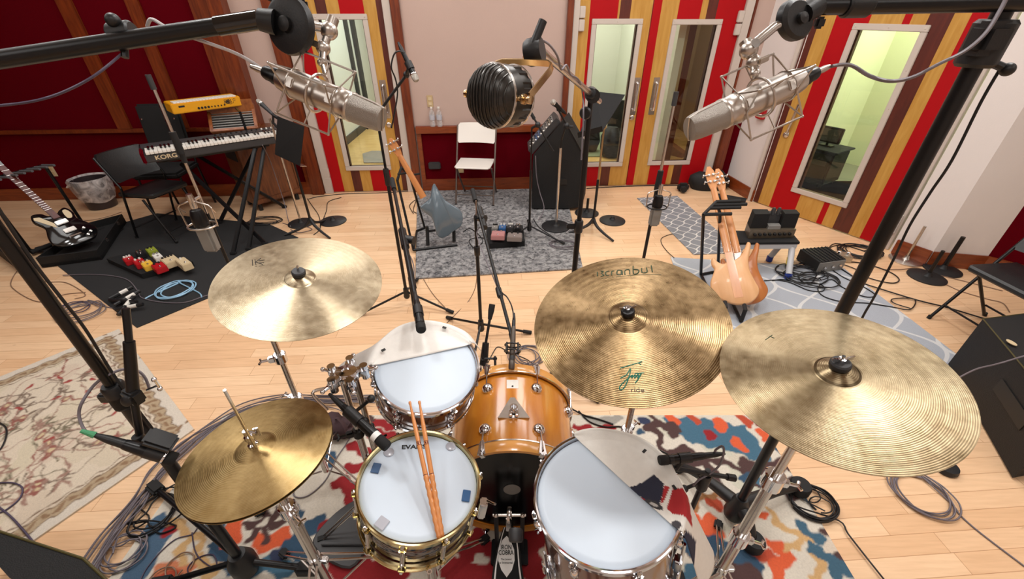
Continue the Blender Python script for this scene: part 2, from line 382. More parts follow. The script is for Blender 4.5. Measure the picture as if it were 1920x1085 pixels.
# ---------------------------------------------------------------- mesh building
def frame(o, z, xh=(1, 0, 0)):
    """matrix with local z along z, local x near xh"""
    z = Vector(z).normalized(); xh = Vector(xh)
    x = xh - z * xh.dot(z)
    if x.length < 1e-5:
        xh = Vector((0, 1, 0)); x = xh - z * xh.dot(z)
    x.normalize(); y = z.cross(x)
    m = Matrix((x, y, z)).transposed().to_4x4()
    m.translation = Vector(o)
    return m
def T(x=0, y=0, z=0): return Matrix.Translation((x, y, z))
def R(ax, deg): return Matrix.Rotation(radians(deg), 4, ax)
def catmull(pts, n=8, closed=False):
    pts = [Vector(p) for p in pts]
    if len(pts) < 3 and not closed: return pts
    out = []
    m = len(pts)
    rng = range(m if closed else m - 1)
    for i in rng:
        if closed: p0, p1, p2, p3 = pts[(i - 1) % m], pts[i], pts[(i + 1) % m], pts[(i + 2) % m]
        else: p0, p1, p2, p3 = pts[max(i - 1, 0)], pts[i], pts[i + 1], pts[min(i + 2, m - 1)]
        for k in range(n):
            t = k / n
            out.append(0.5 * ((2 * p1) + (p2 - p0) * t + (2 * p0 - 5 * p1 + 4 * p2 - p3) * t * t + (3 * p1 - p0 - 3 * p2 + p3) * t ** 3))
    if not closed: out.append(pts[-1])
    return out
class MB:
    def __init__(s, X=None):
        s.v, s.f, s.mi, s.X, s.cur = [], [], [], X or Matrix(), 0
    def add(s, vs, fs, X=None):
        X = s.X @ (X or Matrix()); n = len(s.v)
        s.v += [X @ Vector(v) for v in vs]
        s.f += [[i + n for i in f] for f in fs]
        s.mi += [s.cur] * len(fs)
        return s
    def box(s, c, d, X=None, bev=0.0, taper=None):
        x, y, z = d[0] / 2, d[1] / 2, d[2] / 2
        if bev <= 0:
            vs = [(sx * x, sy * y, sz * z) for sz in (-1, 1) for sy in (-1, 1) for sx in (-1, 1)]
            fs = [(0, 2, 3, 1), (4, 5, 7, 6), (0, 1, 5, 4), (1, 3, 7, 5), (3, 2, 6, 7), (2, 0, 4, 6)]
        else:
            bm = bmesh.new(); bmesh.ops.create_cube(bm, size=1)
            for v in bm.verts: v.co = (v.co.x * 2 * x, v.co.y * 2 * y, v.co.z * 2 * z)
            bmesh.ops.bevel(bm, geom=bm.edges[:], offset=min(bev, x * .95, y * .95, z * .95), segments=2, affect='EDGES')
            bm.verts.index_update()
            vs = [v.co[:] for v in bm.verts]; fs = [[v.index for v in f.verts] for f in bm.faces]; bm.free()
        if taper: vs = [(a * (1 + (taper - 1) * (cz / z + 1) / 2), b * (1 + (taper - 1) * (cz / z + 1) / 2), cz) for a, b, cz in vs]
        return s.add(vs, fs, (X or Matrix()) @ T(*c))
    def hexa(s, b, t):
        """bottom quad b, top quad t (each 4 points, counter-clockwise seen from above)"""
        return s.add(list(b) + list(t), [(3, 2, 1, 0), (4, 5, 6, 7), (0, 1, 5, 4), (1, 2, 6, 5), (2, 3, 7, 6), (3, 0, 4, 7)])
    def tube(s, pts, r, n=8, closed=False, X=None, flat=None):
        pts = [Vector(p) for p in pts]; m = len(pts)
        if m < 2: return s
        rs = r if isinstance(r, (list, tuple)) else [r] * m
        vs, fs = [], []
        tprev = None; nrm = None
        for i, p in enumerate(pts):
            a = pts[(i - 1) % m] if (closed or i > 0) else p
            b = pts[(i + 1) % m] if (closed or i < m - 1) else p
            t = (b - a)
            if t.length < 1e-9: t = Vector((0, 0, 1))
            t.normalize()
            if nrm is None:
                nrm = t.orthogonal().normalized()
            else:
                nrm = nrm - t * nrm.dot(t)
                if nrm.length < 1e-6: nrm = t.orthogonal()
                nrm.normalize()
            bi = t.cross(nrm)
            for k in range(n):
                a_ = 2 * pi * k / n
                vs.append(p + (nrm * cos(a_) + bi * sin(a_)) * rs[i])
        for i in range(m if closed else m - 1):
            j = (i + 1) % m
            for k in range(n):
                k2 = (k + 1) % n
                fs.append((i * n + k, i * n + k2, j * n + k2, j * n + k))
        if not closed:
            fs.append(tuple(range(n - 1, -1, -1))); fs.append(tuple((m - 1) * n + k for k in range(n)))
        return s.add(vs, fs, X)
    def cyl(s, p0, p1, r0, r1=None, n=14, X=None):
        return s.tube([p0, p1], [r0, r0 if r1 is None else r1], n, X=X)
    def lathe(s, prof, n=32, X=None, a0=0, a1=2 * pi, caps=True):
        full = abs(a1 - a0 - 2 * pi) < 1e-6
        vs, fs = [], []
        st = n if full else n + 1
        for r, z in prof:
            for k in range(st):
                a = a0 + (a1 - a0) * k / n
                vs.append((r * cos(a), r * sin(a), z))
        for i in range(len(prof) - 1):
            for k in range(n):
                k2 = (k + 1) % st
                fs.append((i * st + k, i * st + k2, (i + 1) * st + k2, (i + 1) * st + k))
        if full and caps:
            if prof[0][0] > 1e-6: fs.append(tuple(range(st - 1, -1, -1)))
            if prof[-1][0] > 1e-6: fs.append(tuple((len(prof) - 1) * st + k for k in range(st)))
        return s.add(vs, fs, X)
    def ring(s, prof, n=48, X=None):
        """closed profile swept round z"""
        vs, fs = [], []
        m = len(prof)
        for r, z in prof:
            for k in range(n):
                a = 2 * pi * k / n; vs.append((r * cos(a), r * sin(a), z))
        for i in range(m):
            j = (i + 1) % m
            for k in range(n):
                k2 = (k + 1) % n
                fs.append((i * n + k, i * n + k2, j * n + k2, j * n + k))
        return s.add(vs, fs, X)
    def ball(s, c, r, sc=(1, 1, 1), n=14, X=None):
        prof = [(max(r * sin(pi * i / 10), 0.0), -r * cos(pi * i / 10)) for i in range(11)]
        return s.lathe(prof, n, (X or Matrix()) @ T(*c) @ Matrix.Diagonal((*sc, 1)), caps=False)
    def prism(s, out, z0, z1, X=None, bev=0.0):
        n = len(out)
        o2 = [(p[0], p[1]) for p in out]
        if bev > 0:
            cx = sum(p[0] for p in o2) / n; cy = sum(p[1] for p in o2) / n
            ins = []
            for i in range(n):
                a, b, c = o2[i - 1], o2[i], o2[(i + 1) % n]
                tx, ty = c[0] - a[0], c[1] - a[1]; l = math.hypot(tx, ty) or 1
                ins.append((b[0] - ty / l * bev, b[1] + tx / l * bev))
            area_ = sum(o2[i - 1][0] * o2[i][1] - o2[i][0] * o2[i - 1][1] for i in range(n))
            if area_ < 0:
                ins = [(2 * b[0] - q[0], 2 * b[1] - q[1]) for b, q in zip(o2, ins)]
            rings = [(ins, z0), (o2, z0 + bev), (o2, z1 - bev), (ins, z1)]
        else: rings = [(o2, z0), (o2, z1)]
        vs = [(x, y, z) for rg, z in rings for x, y in rg]
        fs = []
        for q in range(len(rings) - 1):
            for i in range(n):
                j = (i + 1) % n
                fs.append((q * n + i, q * n + j, (q + 1) * n + j, (q + 1) * n + i))
        fs.append(tuple(range(n - 1, -1, -1))); fs.append(tuple((len(rings) - 1) * n + i for i in range(n)))
        return s.add(vs, fs, X)
    def text(s, st, size, X=None, mp=None, ext=0.0006, shear=0.0, sx=1.0, bold=0.0):
        cu = bpy.data.curves.new('t', 'FONT'); cu.body = st; cu.size = size; cu.align_x = 'CENTER'; cu.align_y = 'CENTER'
        cu.shear = shear; cu.offset = bold; cu.resolution_u = 3
        o = bpy.data.objects.new('t', cu); COL.objects.link(o)
        bpy.context.view_layer.update()
        me = o.evaluated_get(bpy.context.evaluated_depsgraph_get()).to_mesh()
        vs = [Vector((v.co.x * sx, v.co.y, v.co.z)) for v in me.vertices]; fs = [list(f.vertices) for f in me.polygons]
        o.evaluated_get(bpy.context.evaluated_depsgraph_get()).to_mesh_clear()
        bpy.data.objects.remove(o); bpy.data.curves.remove(cu)
        if mp: vs = [mp(v) for v in vs]
        return s.add(vs, fs, X)
    def build(s, name, m, parent=None, smooth=35, label=None):
        me = bpy.data.meshes.new(name)
        off = OFF.get(parent.name) if parent is not None else None
        vs = [v - off for v in s.v] if off is not None else s.v
        me.from_pydata([tuple(v) for v in vs], [], s.f)
        ms = m if isinstance(m, list) else [m]
        for q in ms: me.materials.append(M[q] if isinstance(q, str) else q)
        if len(ms) > 1: me.polygons.foreach_set('material_index', s.mi)
        if smooth:
            me.polygons.foreach_set('use_smooth', [True] * len(me.polygons))
            me.set_sharp_from_angle(angle=radians(smooth))
        me.update()
        o = bpy.data.objects.new(name, me); COL.objects.link(o)
        if parent is not None:
            o.parent = parent
            if off is not None: OFF[o.name] = off
        if label: o['label'] = label
        return o
OFF = {}
def thing(name, label, cat, loc=(0, 0, 0), rot=None, group=None, world=False, X=None):
    """Empty at a thing's base; world=True: its parts are given in room coordinates"""
    o = bpy.data.objects.new(name, None); o.empty_display_size = 0.05
    COL.objects.link(o)
    if X is not None: o.matrix_world = X
    else:
        o.location = loc
        if rot: o.rotation_euler = rot
    o['label'] = label; o['category'] = cat
    if group: o['group'] = group
    if world: OFF[o.name] = Vector(loc)
    return o
def tag(o, label, cat, group=None, kind=None):
    o['label'] = label; o['category'] = cat
    if group: o['group'] = group
    if kind: o['kind'] = kind
    return o
def struct(o): o['kind'] = 'structure'; return o
def copy_thing(src, label, group=None, X=None, loc=None, rot=None):
    r = src.copy(); COL.objects.link(r)
    if X is not None: r.matrix_world = X
    if loc is not None: r.location = loc
    if rot is not None: r.rotation_euler = rot
    r['label'] = label
    if group: r['group'] = group
    for ch in list(src.children):
        c = ch.copy(); COL.objects.link(c); c.parent = r
        for g in list(ch.children):
            d = g.copy(); COL.objects.link(d); d.parent = c
    return r
def center_mb(mb):
    """origin of a one-mesh thing: middle of its footprint"""
    xs = [v.x for v in mb.v]; ys = [v.y for v in mb.v]; zs = [v.z for v in mb.v]
    return Vector(((min(xs) + max(xs)) / 2, (min(ys) + max(ys)) / 2, min(zs)))
def solo(mb, name, m, label, cat, group=None, smooth=35, kind=None):
    c = center_mb(mb); mb.v = [v - c for v in mb.v]
    o = mb.build(name, m, None, smooth); o.location = c
    return tag(o, label, cat, group, kind)
class Paint:
    """flat pattern drawn from strokes, blobs and polygons in rug coordinates"""
    def __init__(s, base): s.base, s.ops = srgb(*base)[:3], []
    def stroke(s, pts, w, c): s.ops.append(('s', [(p[0], p[1]) for p in pts], w, srgb(*c)[:3])); return s
    def poly(s, pts, c): s.ops.append(('p', [(p[0], p[1]) for p in pts], 0, srgb(*c)[:3])); return s
    def blob(s, c, r, col, asp=1.0, ang=0.0): s.ops.append(('b', (c[0], c[1], asp, ang), r, srgb(*col)[:3])); return s
    def eval(s, xy, wob=0.0):
        x, y = xy[:, 0].copy(), xy[:, 1].copy()
        if wob:
            x0, y0 = x.copy(), y.copy()
            x += wob * (np.sin(y0 * 61 + 1) + 0.6 * np.sin(x0 * 113 + y0 * 77)); y += wob * (np.sin(x0 * 67 + 2) + 0.6 * np.sin(y0 * 127 - x0 * 59))
        col = np.tile(np.array(s.base), (len(x), 1))
        for k, a, w, c in s.ops:
            if k == 's':
                best = np.full(len(x), 9.0)
                for (ax, ay), (bx, by) in zip(a[:-1], a[1:]):
                    dx, dy = bx - ax, by - ay; l2 = dx * dx + dy * dy + 1e-12
                    t = np.clip(((x - ax) * dx + (y - ay) * dy) / l2, 0, 1)
                    best = np.minimum(best, np.hypot(x - ax - t * dx, y - ay - t * dy))
                m_ = best < w / 2
            elif k == 'b':
                ca, sa = cos(a[3]), sin(a[3]); u = (x - a[0]) * ca + (y - a[1]) * sa; v = -(x - a[0]) * sa + (y - a[1]) * ca
                m_ = np.hypot(u / a[2], v * a[2]) < w
            else:
                m_ = np.zeros(len(x), bool); n = len(a); j = n - 1
                for i in range(n):
                    xi, yi = a[i]; xj, yj = a[j]
                    cr = ((yi > y) != (yj > y)) & (x < (xj - xi) * (y - yi) / (yj - yi + 1e-12) + xi)
                    m_ ^= cr; j = i
            col[m_] = c
        return col
def paint_mesh(o, cols):
    me = o.data
    a = me.color_attributes.new('Col', 'FLOAT_COLOR', 'POINT')
    a.data.foreach_set('color', np.concatenate([cols, np.ones((len(cols), 1))], 1).astype(np.float32).ravel())
# ================================================================ the room
BY = lambda x: 5.12 + 0.065 * x                      # line of the back wall
B0, B1 = (-7.0, BY(-7.0)), (2.72, BY(2.72))
CR, DA, DB = B1, (2.806, 4.694), (3.476, 3.616)
class Seg:
    """a straight run of wall seen from inside: u along it, w into the room, z up"""
    def __init__(s, p0, p1):
        s.p0 = Vector((p0[0], p0[1], 0)); d = Vector((p1[0] - p0[0], p1[1] - p0[1], 0)); s.L = d.length
        s.u = d.normalized(); s.w = Vector((s.u.y, -s.u.x, 0))
        s.X = Matrix((s.u, s.w, Vector((0, 0, 1)))).transposed().to_4x4(); s.X.translation = s.p0
    def at(s, u, w, z): return s.p0 + s.u * u + s.w * w + Vector((0, 0, z))
    def box(s, mb, u0, u1, z0, z1, w0, w1, bev=0.0):
        return mb.box(((u0 + u1) / 2, (w0 + w1) / 2, (z0 + z1) / 2), (u1 - u0, abs(w1 - w0), z1 - z0), s.X, bev)
WB = Seg(B0, B1)
HC = 3.7
def wall(name, seg, rects, m, w0=-0.14, w1=0.0):
    mb = MB()
    for u0, u1, z0, z1 in rects: seg.box(mb, u0, u1, z0, z1, w0, w1)
    return struct(mb.build(name, m, None, 0))
# floor and ceiling
mb = MB(); mb.box((-1.0, 1.1, -0.05), (12.6, 8.6, 0.1)); struct(mb.build('floor', 'floor', None, 0))
mb = MB(); mb.box((-1.0, 1.1, HC + 0.05), (12.6, 8.6, 0.1)); struct(mb.build('ceiling', 'ceiling', None, 0))
DH = 2.12
# back wall, left part: dark red fabric; right part: plaster round two door openings
wall('wall_back_left', WB, [(-0.3, 4.2, 0, HC)], 'fabric_red')
LB = Seg(WB.at(4.2, 0, 0), WB.at(9.74, 0, 0))
wall('wall_back', WB, [(4.2, 4.76, 0, HC), (4.76, 5.80, DH, HC), (5.80, 7.66, 0, HC), (7.66, 9.50, DH, HC), (9.50, 9.9, 0, HC)], 'wall')
def strip(name, seg, rects, m='dark_trim', w0=0.001, w1=0.035):
    mb = MB()
    for r in rects:
        u0, u1, z0, z1 = r[:4]; e = r[4] if len(r) > 4 else w1
        seg.box(mb, u0, u1, z0, z1, w0, e, 0.004)
    return struct(mb.build(name, m, None, 30))
# timber battens on the red wall
strip('trim_1', WB, [(0.0, 3.9, 0.745, 0.785)])
strip('trim_2', WB, [(2.72, 2.86, 0.785, HC)])
strip('trim_3', WB, [(3.34, 3.46, 0.785, HC)])
strip('trim_4', WB, [(3.93, 4.03, 0, HC, 0.05), (4.03, 4.14, 0, HC, 0.09), (4.14, 4.27, 0, HC, 0.14)])
strip('baseboard_left', WB, [(0.0, 3.93, 0, 0.14)], 'baseboard', 0.001, 0.025)
# wainscot left of the first door: dark red panel in a timber frame
def wainscot(n, u0, u1, top=0.765, rail=0.075):
    mb = MB(); WB.box(mb, u0, u1, 0.0, top, 0.001, 0.012)
    struct(mb.build('wall_panel_%d' % n, 'fabric_red', None, 0))
    strip('trim_%d' % (n + 4), WB, [(u0, u1, top - rail, top, 0.055), (u0, u0 + 0.05, 0.1, top - rail, 0.035), (u1 - 0.05, u1, 0.1, top - rail, 0.035), (u0, u1, 0, 0.15, 0.03)], 'baseboard', 0.0125)
wainscot(1, 4.27, 4.60)
wainscot(2, 5.92, 7.58)
strip('trim_7', WB, [(4.60, 4.735, 0, HC, 0.06)])
strip('trim_8', WB, [(5.815, 5.905, 0, HC, 0.05)])
strip('trim_9', WB, [(7.575, 7.635, 0, HC, 0.05)])
strip('trim_10', WB, [(9.535, 9.635, 0, 0.78, 0.06), (9.52, 9.545, 0.78, HC, 0.03)])
mb = MB(); WB.box(mb, 9.635, 9.74, 0, 0.78, 0.001, 0.02); struct(mb.build('wall_panel_3', 'fabric_red', None, 0))
# white metal jambs
strip('trim_11', WB, [(4.745, 4.835, 0, DH, 0.03), (5.735, 5.81, 0, DH, 0.03), (4.745, 5.81, DH, DH + 0.08, 0.03)], 'white_paint', -0.05)
strip('trim_12', WB, [(7.64, 7.70, 0, DH, 0.03), (9.43, 9.515, 0, DH, 0.03), (7.64, 9.515, DH, DH + 0.08, 0.03)], 'white_paint', -0.05)
# short wall with the alarm, door wall, right hand walls
S1 = Seg(CR, DA); S2 = Seg(DA, DB)
wall('wall_alcove', S1, [(0, S1.L, 0, HC)], 'wall_white')
wall('wall_door', S2, [(-0.04, S2.L + 0.09, DH, HC)], 'wall_white')
SR0, SR1, SR2, SR3 = (3.51, 3.489), (3.649, 3.244), (4.05, 3.165), (4.95, 2.25)
S3, S4, S5 = Seg(SR0, SR1), Seg(SR1, SR2), Seg(SR2, SR3)
S6 = Seg(SR3, (4.95, -3.1)); S7 = Seg((4.95, -3.1), (-7.1, -3.1)); S8 = Seg((-7.1, -3.1), B0)
wall('wall_right', S3, [(0, S3.L, 0, HC)], 'wall_white'); wall('wall_right_return', S4, [(0, S4.L, 0, HC)], 'wall_white')
wall('wall_right_fabric', S5, [(0, S5.L, 0, HC)], 'fabric_red')
wall('wall_right_side', S6, [(0, S6.L, 0, HC)], 'wall_white'); wall('wall_near', S7, [(0, S7.L, 0, HC)], 'wall_white'); wall('wall_left', S8, [(0, S8.L, 0, HC)], 'fabric_red')
for nm, sg in (('alcove', S1), ('right', S3), ('right_return', S4), ('right_fabric', S5)):
    strip('baseboard_' + nm, sg, [(0 if nm != 'right' else 0.02, sg.L, 0, 0.135)], 'baseboard', 0.001, 0.022)

# ---------------------------------------------------------------- striped studio doors
def door(n, seg, u0, u1, stripes, win, label, hinge=None, w0=-0.045, w1=-0.003, hardware=()):
    """stripes: (u_left, colour index), colours run to the next stripe; win: (u0,u1,z0,z1) outer frame"""
    MS = ['stripe_red', 'stripe_yellow', 'stripe_brown']
    o = bpy.data.objects.new('door_%d' % n, None); COL.objects.link(o); o.location = seg.at((u0 + u1) / 2, 0, 0); OFF[o.name] = Vector(o.location)
    struct(o); o['label'] = label; o['category'] = 'door'
    mb = MB(); fw = 0.05
    g = (win[0] + fw * .6, win[1] - fw * .6, win[2] + fw * .6, win[3] - fw * .6)
    for i, (a, c) in enumerate(stripes):
        b = stripes[i + 1][0] if i + 1 < len(stripes) else u1
        mb.cur = c
        cuts = sorted({a, b} | {q for q in (g[0], g[1]) if a < q < b})
        for p, q in zip(cuts[:-1], cuts[1:]):
            md = (p + q) / 2
            if g[0] < md < g[1]:
                seg.box(mb, p, q, 0.012, g[2], w0, w1); seg.box(mb, p, q, g[3], DH - 0.004, w0, w1)
            else: seg.box(mb, p, q, 0.012, DH - 0.004, w0, w1)
    mb.build('door_leaf', MS, o, 0)
    mb = MB(); W = win
    for r in ((W[0], W[1], W[2], W[2] + fw), (W[0], W[1], W[3] - fw, W[3]), (W[0], W[0] + fw, W[2] + fw, W[3] - fw), (W[1] - fw, W[1], W[2] + fw, W[3] - fw)):
        seg.box(mb, *r, w1 - 0.004, w1 + 0.014, 0.004)
    for zz in np.linspace(W[2] + .025, W[3] - .025, 6):
        for uu in (W[0] + .025, W[1] - .025): mb.lathe([(0.006, 0), (0.004, 0.003)], 8, seg.X @ T(uu, w1 + .014, zz) @ R('X', -90))
    for uu in (W[0] * .5 + W[1] * .5,):
        for zz in (W[2] + .025, W[3] - .025): mb.lathe([(0.006, 0), (0.004, 0.003)], 8, seg.X @ T(uu, w1 + .014, zz) @ R('X', -90))
    mb.build('window_frame', 'white_paint', o, 30)
    mb = MB()       # dark rebate round the pane, back half of the leaf
    for r in ((g[0], g[1], g[2], g[2] + .014), (g[0], g[1], g[3] - .014, g[3]), (g[0], g[0] + .03, g[2], g[3]), (g[1] - .03, g[1], g[2], g[3])):
        seg.box(mb, *r, w0 - 0.02, w1 - 0.02)
    mb.build('window_rebate', 'stripe_brown', o, 0)
    mb = MB(); seg.box(mb, g[0] + .005, g[1] - .005, g[2] + .005, g[3] - .005, w1 - 0.015, w1 - 0.009); mb.build('window_pane', 'glass', o, 0)
    for k in hardware:
        if k[0] == 'pull':
            mb = MB(); seg.box(mb, k[1] - .034, k[1] + .034, 0.85, 1.24, w1, w1 + .004, .002); mb.build('push_plate', 'chrome_worn', o)
            mb = MB(); u = k[1]
            pts = [seg.at(u, w1 + .004, .9), seg.at(u, w1 + .05, .91), seg.at(u, w1 + .058, .95), seg.at(u, w1 + .058, 1.14), seg.at(u, w1 + .05, 1.18), seg.at(u, w1 + .004, 1.19)]
            mb.tube(pts, .011, 10); mb.build('door_handle', 'chrome', o)
        if k[0] == 'lock':
            mb = MB(); mb.lathe([(0.028, 0), (0.028, .006), (0.02, .012), (0.02, .02), (0, .022)], 18, seg.X @ T(k[1], w1, k[2]) @ R('X', -90)); mb.build('lock_cylinder', 'chrome_worn', o)
        if k[0] == 'stop':
            mb = MB(); mb.tube([seg.at(k[1], w1, .80), seg.at(k[1], w1 + .02, .80), seg.at(k[1] + .015, w1 + .035, .9), seg.at(k[1] + .02, w1 + .02, 1.08)], .012, 8)
            mb.lathe([(0.03, 0), (0.03, .01), (0.015, .02), (0, .022)], 16, seg.X @ T(k[1] - .01, w1, .78) @ R('X', -90)); mb.build('lever_handle', 'chrome_worn', o)
        if k[0] == 'hinge':
            mb = MB(); seg.box(mb, k[1] - .03, k[1] + .03, k[2] - .11, k[2] - .005, w1, w1 + .035, .006); seg.box(mb, k[1] - .03, k[1] + .03, k[2] + .005, k[2] + .11, w1, w1 + .035, .006); mb.build('hinge', 'white_paint', o)
    return o
door(1, WB, 4.838, 5.733, [(4.838, 0), (4.965, 1), (5.085, 2), (5.19, 1), (5.312, 0), (5.55, 1), (5.672, 2)], (5.04, 5.57, 0.27, 1.835),
     'striped red, yellow and brown studio door left of the white folding chair', hardware=(('pull', 5.62), ('lock', 5.62, .78), ('hinge', 4.81, .2)))
door(2, WB, 7.703, 8.455, [(7.703, 1), (7.81, 0), (8.1, 1), (8.12, 2), (8.232, 1)], (7.84, 8.375, 0.255, 1.79),
     'left leaf of the striped double doors behind the black speaker cabinet', hardware=(('pull', 8.41), ('lock', 8.41, .82), ('hinge', 7.73, 1.79)))
door(3, WB, 8.465, 9.427, [(8.465, 0), (8.55, 1), (8.73, 0), (8.97, 1), (9.035, 2), (9.14, 0)], (8.69, 9.225, 0.26, 1.785),
     'right leaf of the striped double doors with a brown lit corridor behind its glass', hardware=(('pull', 8.63), ('hinge', 9.40, 1.75)))
door(4, S2, -0.02, 1.275, [(-0.02, 2), (.06, 1), (.194, 0), (.469, 1), (.709, 0), (.762, 1), (.87, 2), (1.02, 1), (1.121, 0)], (0.36, 0.912, 0.245, 1.775),
     'striped door with a pale green room behind its glass', hardware=(('stop', .125),))
strip('trim_13', S2, [(1.278, 1.375, 0, DH, 0.02), (-0.06, -0.024, 0, DH, 0.02), (-.06, 1.375, DH, DH + .07, .02)], 'white_paint', -0.05)
mb = MB(); S2.box(mb, 1.29, 1.36, .16, .36, .02, .06, .012); solo(mb, 'door_closer', 'white_plastic', 'white plastic latch cover low on the right jamb of the striped door', 'latch')
# ---------------------------------------------------------------- rooms beyond the glass
def room(n, x0, x1, y0, y1, wallm, floorm, h=2.85, skirt=None, front=None):
    mb = MB(); mb.box(((x0 + x1) / 2, (y0 + y1) / 2, -0.03), (x1 - x0, y1 - y0, .06)); struct(mb.build('floor_%s' % n, floorm, None, 0))
    mb = MB()
    for b in (((x0 + x1) / 2, y1 + .04, h / 2, x1 - x0, .08, h), (x0 - .04, (y0 + y1) / 2, h / 2, .08, y1 - y0, h), (x1 + .04, (y0 + y1) / 2, h / 2, .08, y1 - y0, h), ((x0 + x1) / 2, (y0 + y1) / 2, h + .04, x1 - x0, y1 - y0, .08)):
        mb.box(b[:3], b[3:])
    struct(mb.build('wall_%s' % n, wallm, None, 0))
    if skirt:
        mb = MB(); mb.box(((x0 + x1) / 2, y1 - .01, .06), (x1 - x0, .02, .12)); mb.box((x0 + .01, (y0 + y1) / 2, .06), (.02, y1 - y0, .12)); mb.box((x1 - .01, (y0 + y1) / 2, .06), (.02, y1 - y0, .12))
        struct(mb.build('baseboard_%s' % n, skirt, None, 0))
room('hall', -2.72, -0.1, 5.42, 11.0, 'hall_wall', 'hall_floor', skirt='dark_grey')
room('lounge', 0.0, 1.85, 5.5, 8.4, 'hall_wall', 'hall_floor')
room('corridor', 1.98, 3.1, 5.55, 8.2, 'corridor_wall', 'hall_floor')
# dark posts of the interior glazing along the hall's left wall
for n_, y_ in ((14, 6.75), (17, 8.1), (18, 8.45), (19, 9.6)):
    mb = MB(); mb.box((-2.69, y_, 1.45), (.05, .07 if n_ != 18 else .12, 2.7)); struct(mb.build('trim_%d' % n_, 'dark_grey', None, 0))
mb = MB(); mb.prism([(-2.3, 6.6), (-2.15, 6.15), (-1.5, 6.15), (-1.5, 6.75), (-2.2, 6.75)], .001, .012); mb2 = mb
solo(mb2, 'doormat', 'grille', 'grey doormat with a dark edge on the hall floor beyond the left door', 'mat')
# lounge: green carpet, window post
mb = MB(); mb.box((.92, 7.3, .006), (1.8, 1.7, .012)); solo(mb, 'carpet', 'green_mat', 'green grey carpet on the floor of the room behind the double doors', 'carpet')
mb = MB(); mb.box((1.02, 6.2, 1.4), (.035, .05, 2.8)); struct(mb.build('trim_15', 'cabinet_wood', None, 0))
mb = MB(); mb.box((2.12, 5.9, 1.4), (.1, .1, 2.8)); struct(mb.build('trim_16', 'dark_trim', None, 0))
mb = MB(); mb.hexa([(2.1, 6.9, 0), (2.55, 6.4, 0), (2.65, 6.5, 0), (2.2, 7.0, 0)], [(2.1, 6.9, .32), (2.55, 6.4, .06), (2.65, 6.5, .06), (2.2, 7.0, .32)])
solo(mb, 'timber_ramp', 'box_wood', 'low wooden ramp on the corridor floor behind the right double door', 'ramp')
# booth behind door 4
bx = Seg(DA, DB)
def bq(u, w): return bx.at(u, -w, 0)
mb = MB(); q = [bq(-.32, .15), bq(2.6, .15), bq(2.6, 2.6), bq(-.32, 2.6)]
mb.hexa([v + Vector((0, 0, -.06)) for v in q], q); struct(mb.build('floor_booth', 'booth_carpet', None, 0))
mb = MB()
for a, b in ((q[1], q[2]), (q[2], q[3]), (q[3], q[0])):
    sg = Seg(a, b); sg.box(mb, 0, sg.L, 0, 2.85, -.08, 0)
    sg.box(mb, 0, sg.L, 0, 2.85, 0, .004)
mb.hexa([v + Vector((0, 0, 2.85)) for v in q], [v + Vector((0, 0, 2.93)) for v in q])
struct(mb.build('wall_booth', 'booth_wall', None, 0))
mb = MB(); sg = Seg(q[3], q[2]); sg.box(mb, 0, sg.L, 0, .11, .0, .03); sg = Seg(q[2], q[1]); sg.box(mb, 0, sg.L, 0, .11, 0, .03)
struct(mb.build('baseboard_booth', 'dark_trim', None, 0))
BQ = q
# ---------------------------------------------------------------- wall fittings
mb = MB(); WB.box(mb, 6.075, 6.14, .965, 1.085, .001, .008, .002); o = solo(mb, 'outlet_plate', 'beige_plastic', 'beige outlet plate on the pink wall above the two water bottles', 'outlet')
mb = MB(); WB.box(mb, 6.09, 6.125, .985, 1.015, .008, .011); WB.box(mb, 6.09, 6.125, 1.035, 1.065, .008, .011); mb.v = [v - o.location for v in mb.v]; mb.build('socket', 'cream', o, 0)
mb = MB(); WB.box(mb, 1.72, 1.80, .275, .40, .001, .008, .002); o = solo(mb, 'outlet_plate', 'cream', 'cream outlet plate low on the red wall behind the guitar rack', 'outlet')
mb = MB(); WB.box(mb, 1.74, 1.78, .295, .325, .008, .011); WB.box(mb, 1.74, 1.78, .345, .375, .008, .011); mb.v = [v - o.location for v in mb.v]; mb.build('socket', 'beige_plastic', o, 0)
mb = MB(); WB.box(mb, 6.36, 6.43, .22, .33, .013, .02, .002); solo(mb, 'outlet_plate', 'beige_plastic', 'small outlet plate on the red panel behind the white folding chair', 'outlet')
mb = MB(); WB.box(mb, 6.02, 6.16, .28, .36, .013, .06, .01); solo(mb, 'junction_box', 'dark_grey', 'dark grey junction box on the red panel behind the slate guitar', 'box')
t = thing('fire_alarm', 'red fire alarm pull box on the white wall left of the far right striped door', 'fire alarm', S1.at(.33, 0, .93), world=True)
mb = MB(); S1.box(mb, .27, .39, .86, 1.0, .001, .05, .008); mb.build('alarm_box', 'red', t)
mb = MB(); S1.box(mb, .285, .375, .935, .965, .05, .06, .003); mb.build('pull_bar', 'white_plastic', t, label='white pull bar')
# two water bottles on the ledge
def bottle(u, lab):
    t = thing('water_bottle', lab, 'bottle', WB.at(u, .03, .766), group='water bottles on the ledge')
    mb = MB(); mb.lathe([(.0, .0), (.028, 0), (.03, .01), (.03, .055), (.027, .06), (.03, .066), (.03, .135), (.026, .15), (.013, .178), (.012, .192)], 18); mb.build('bottle_body', 'bottle_film', t)
    mb = MB(); mb.lathe([(.0306, .07), (.0306, .12)], 18, caps=False); mb.build('bottle_label', 'clear_gel', t)
    mb = MB(); mb.lathe([(.0145, .188), (.0145, .204), (0, .205)], 14); mb.build('bottle_cap', 'white_plastic', t)
bottle(6.115, 'clear water bottle on the wood ledge, left of the pair'); bottle(6.195, 'clear water bottle on the wood ledge, right of the pair')
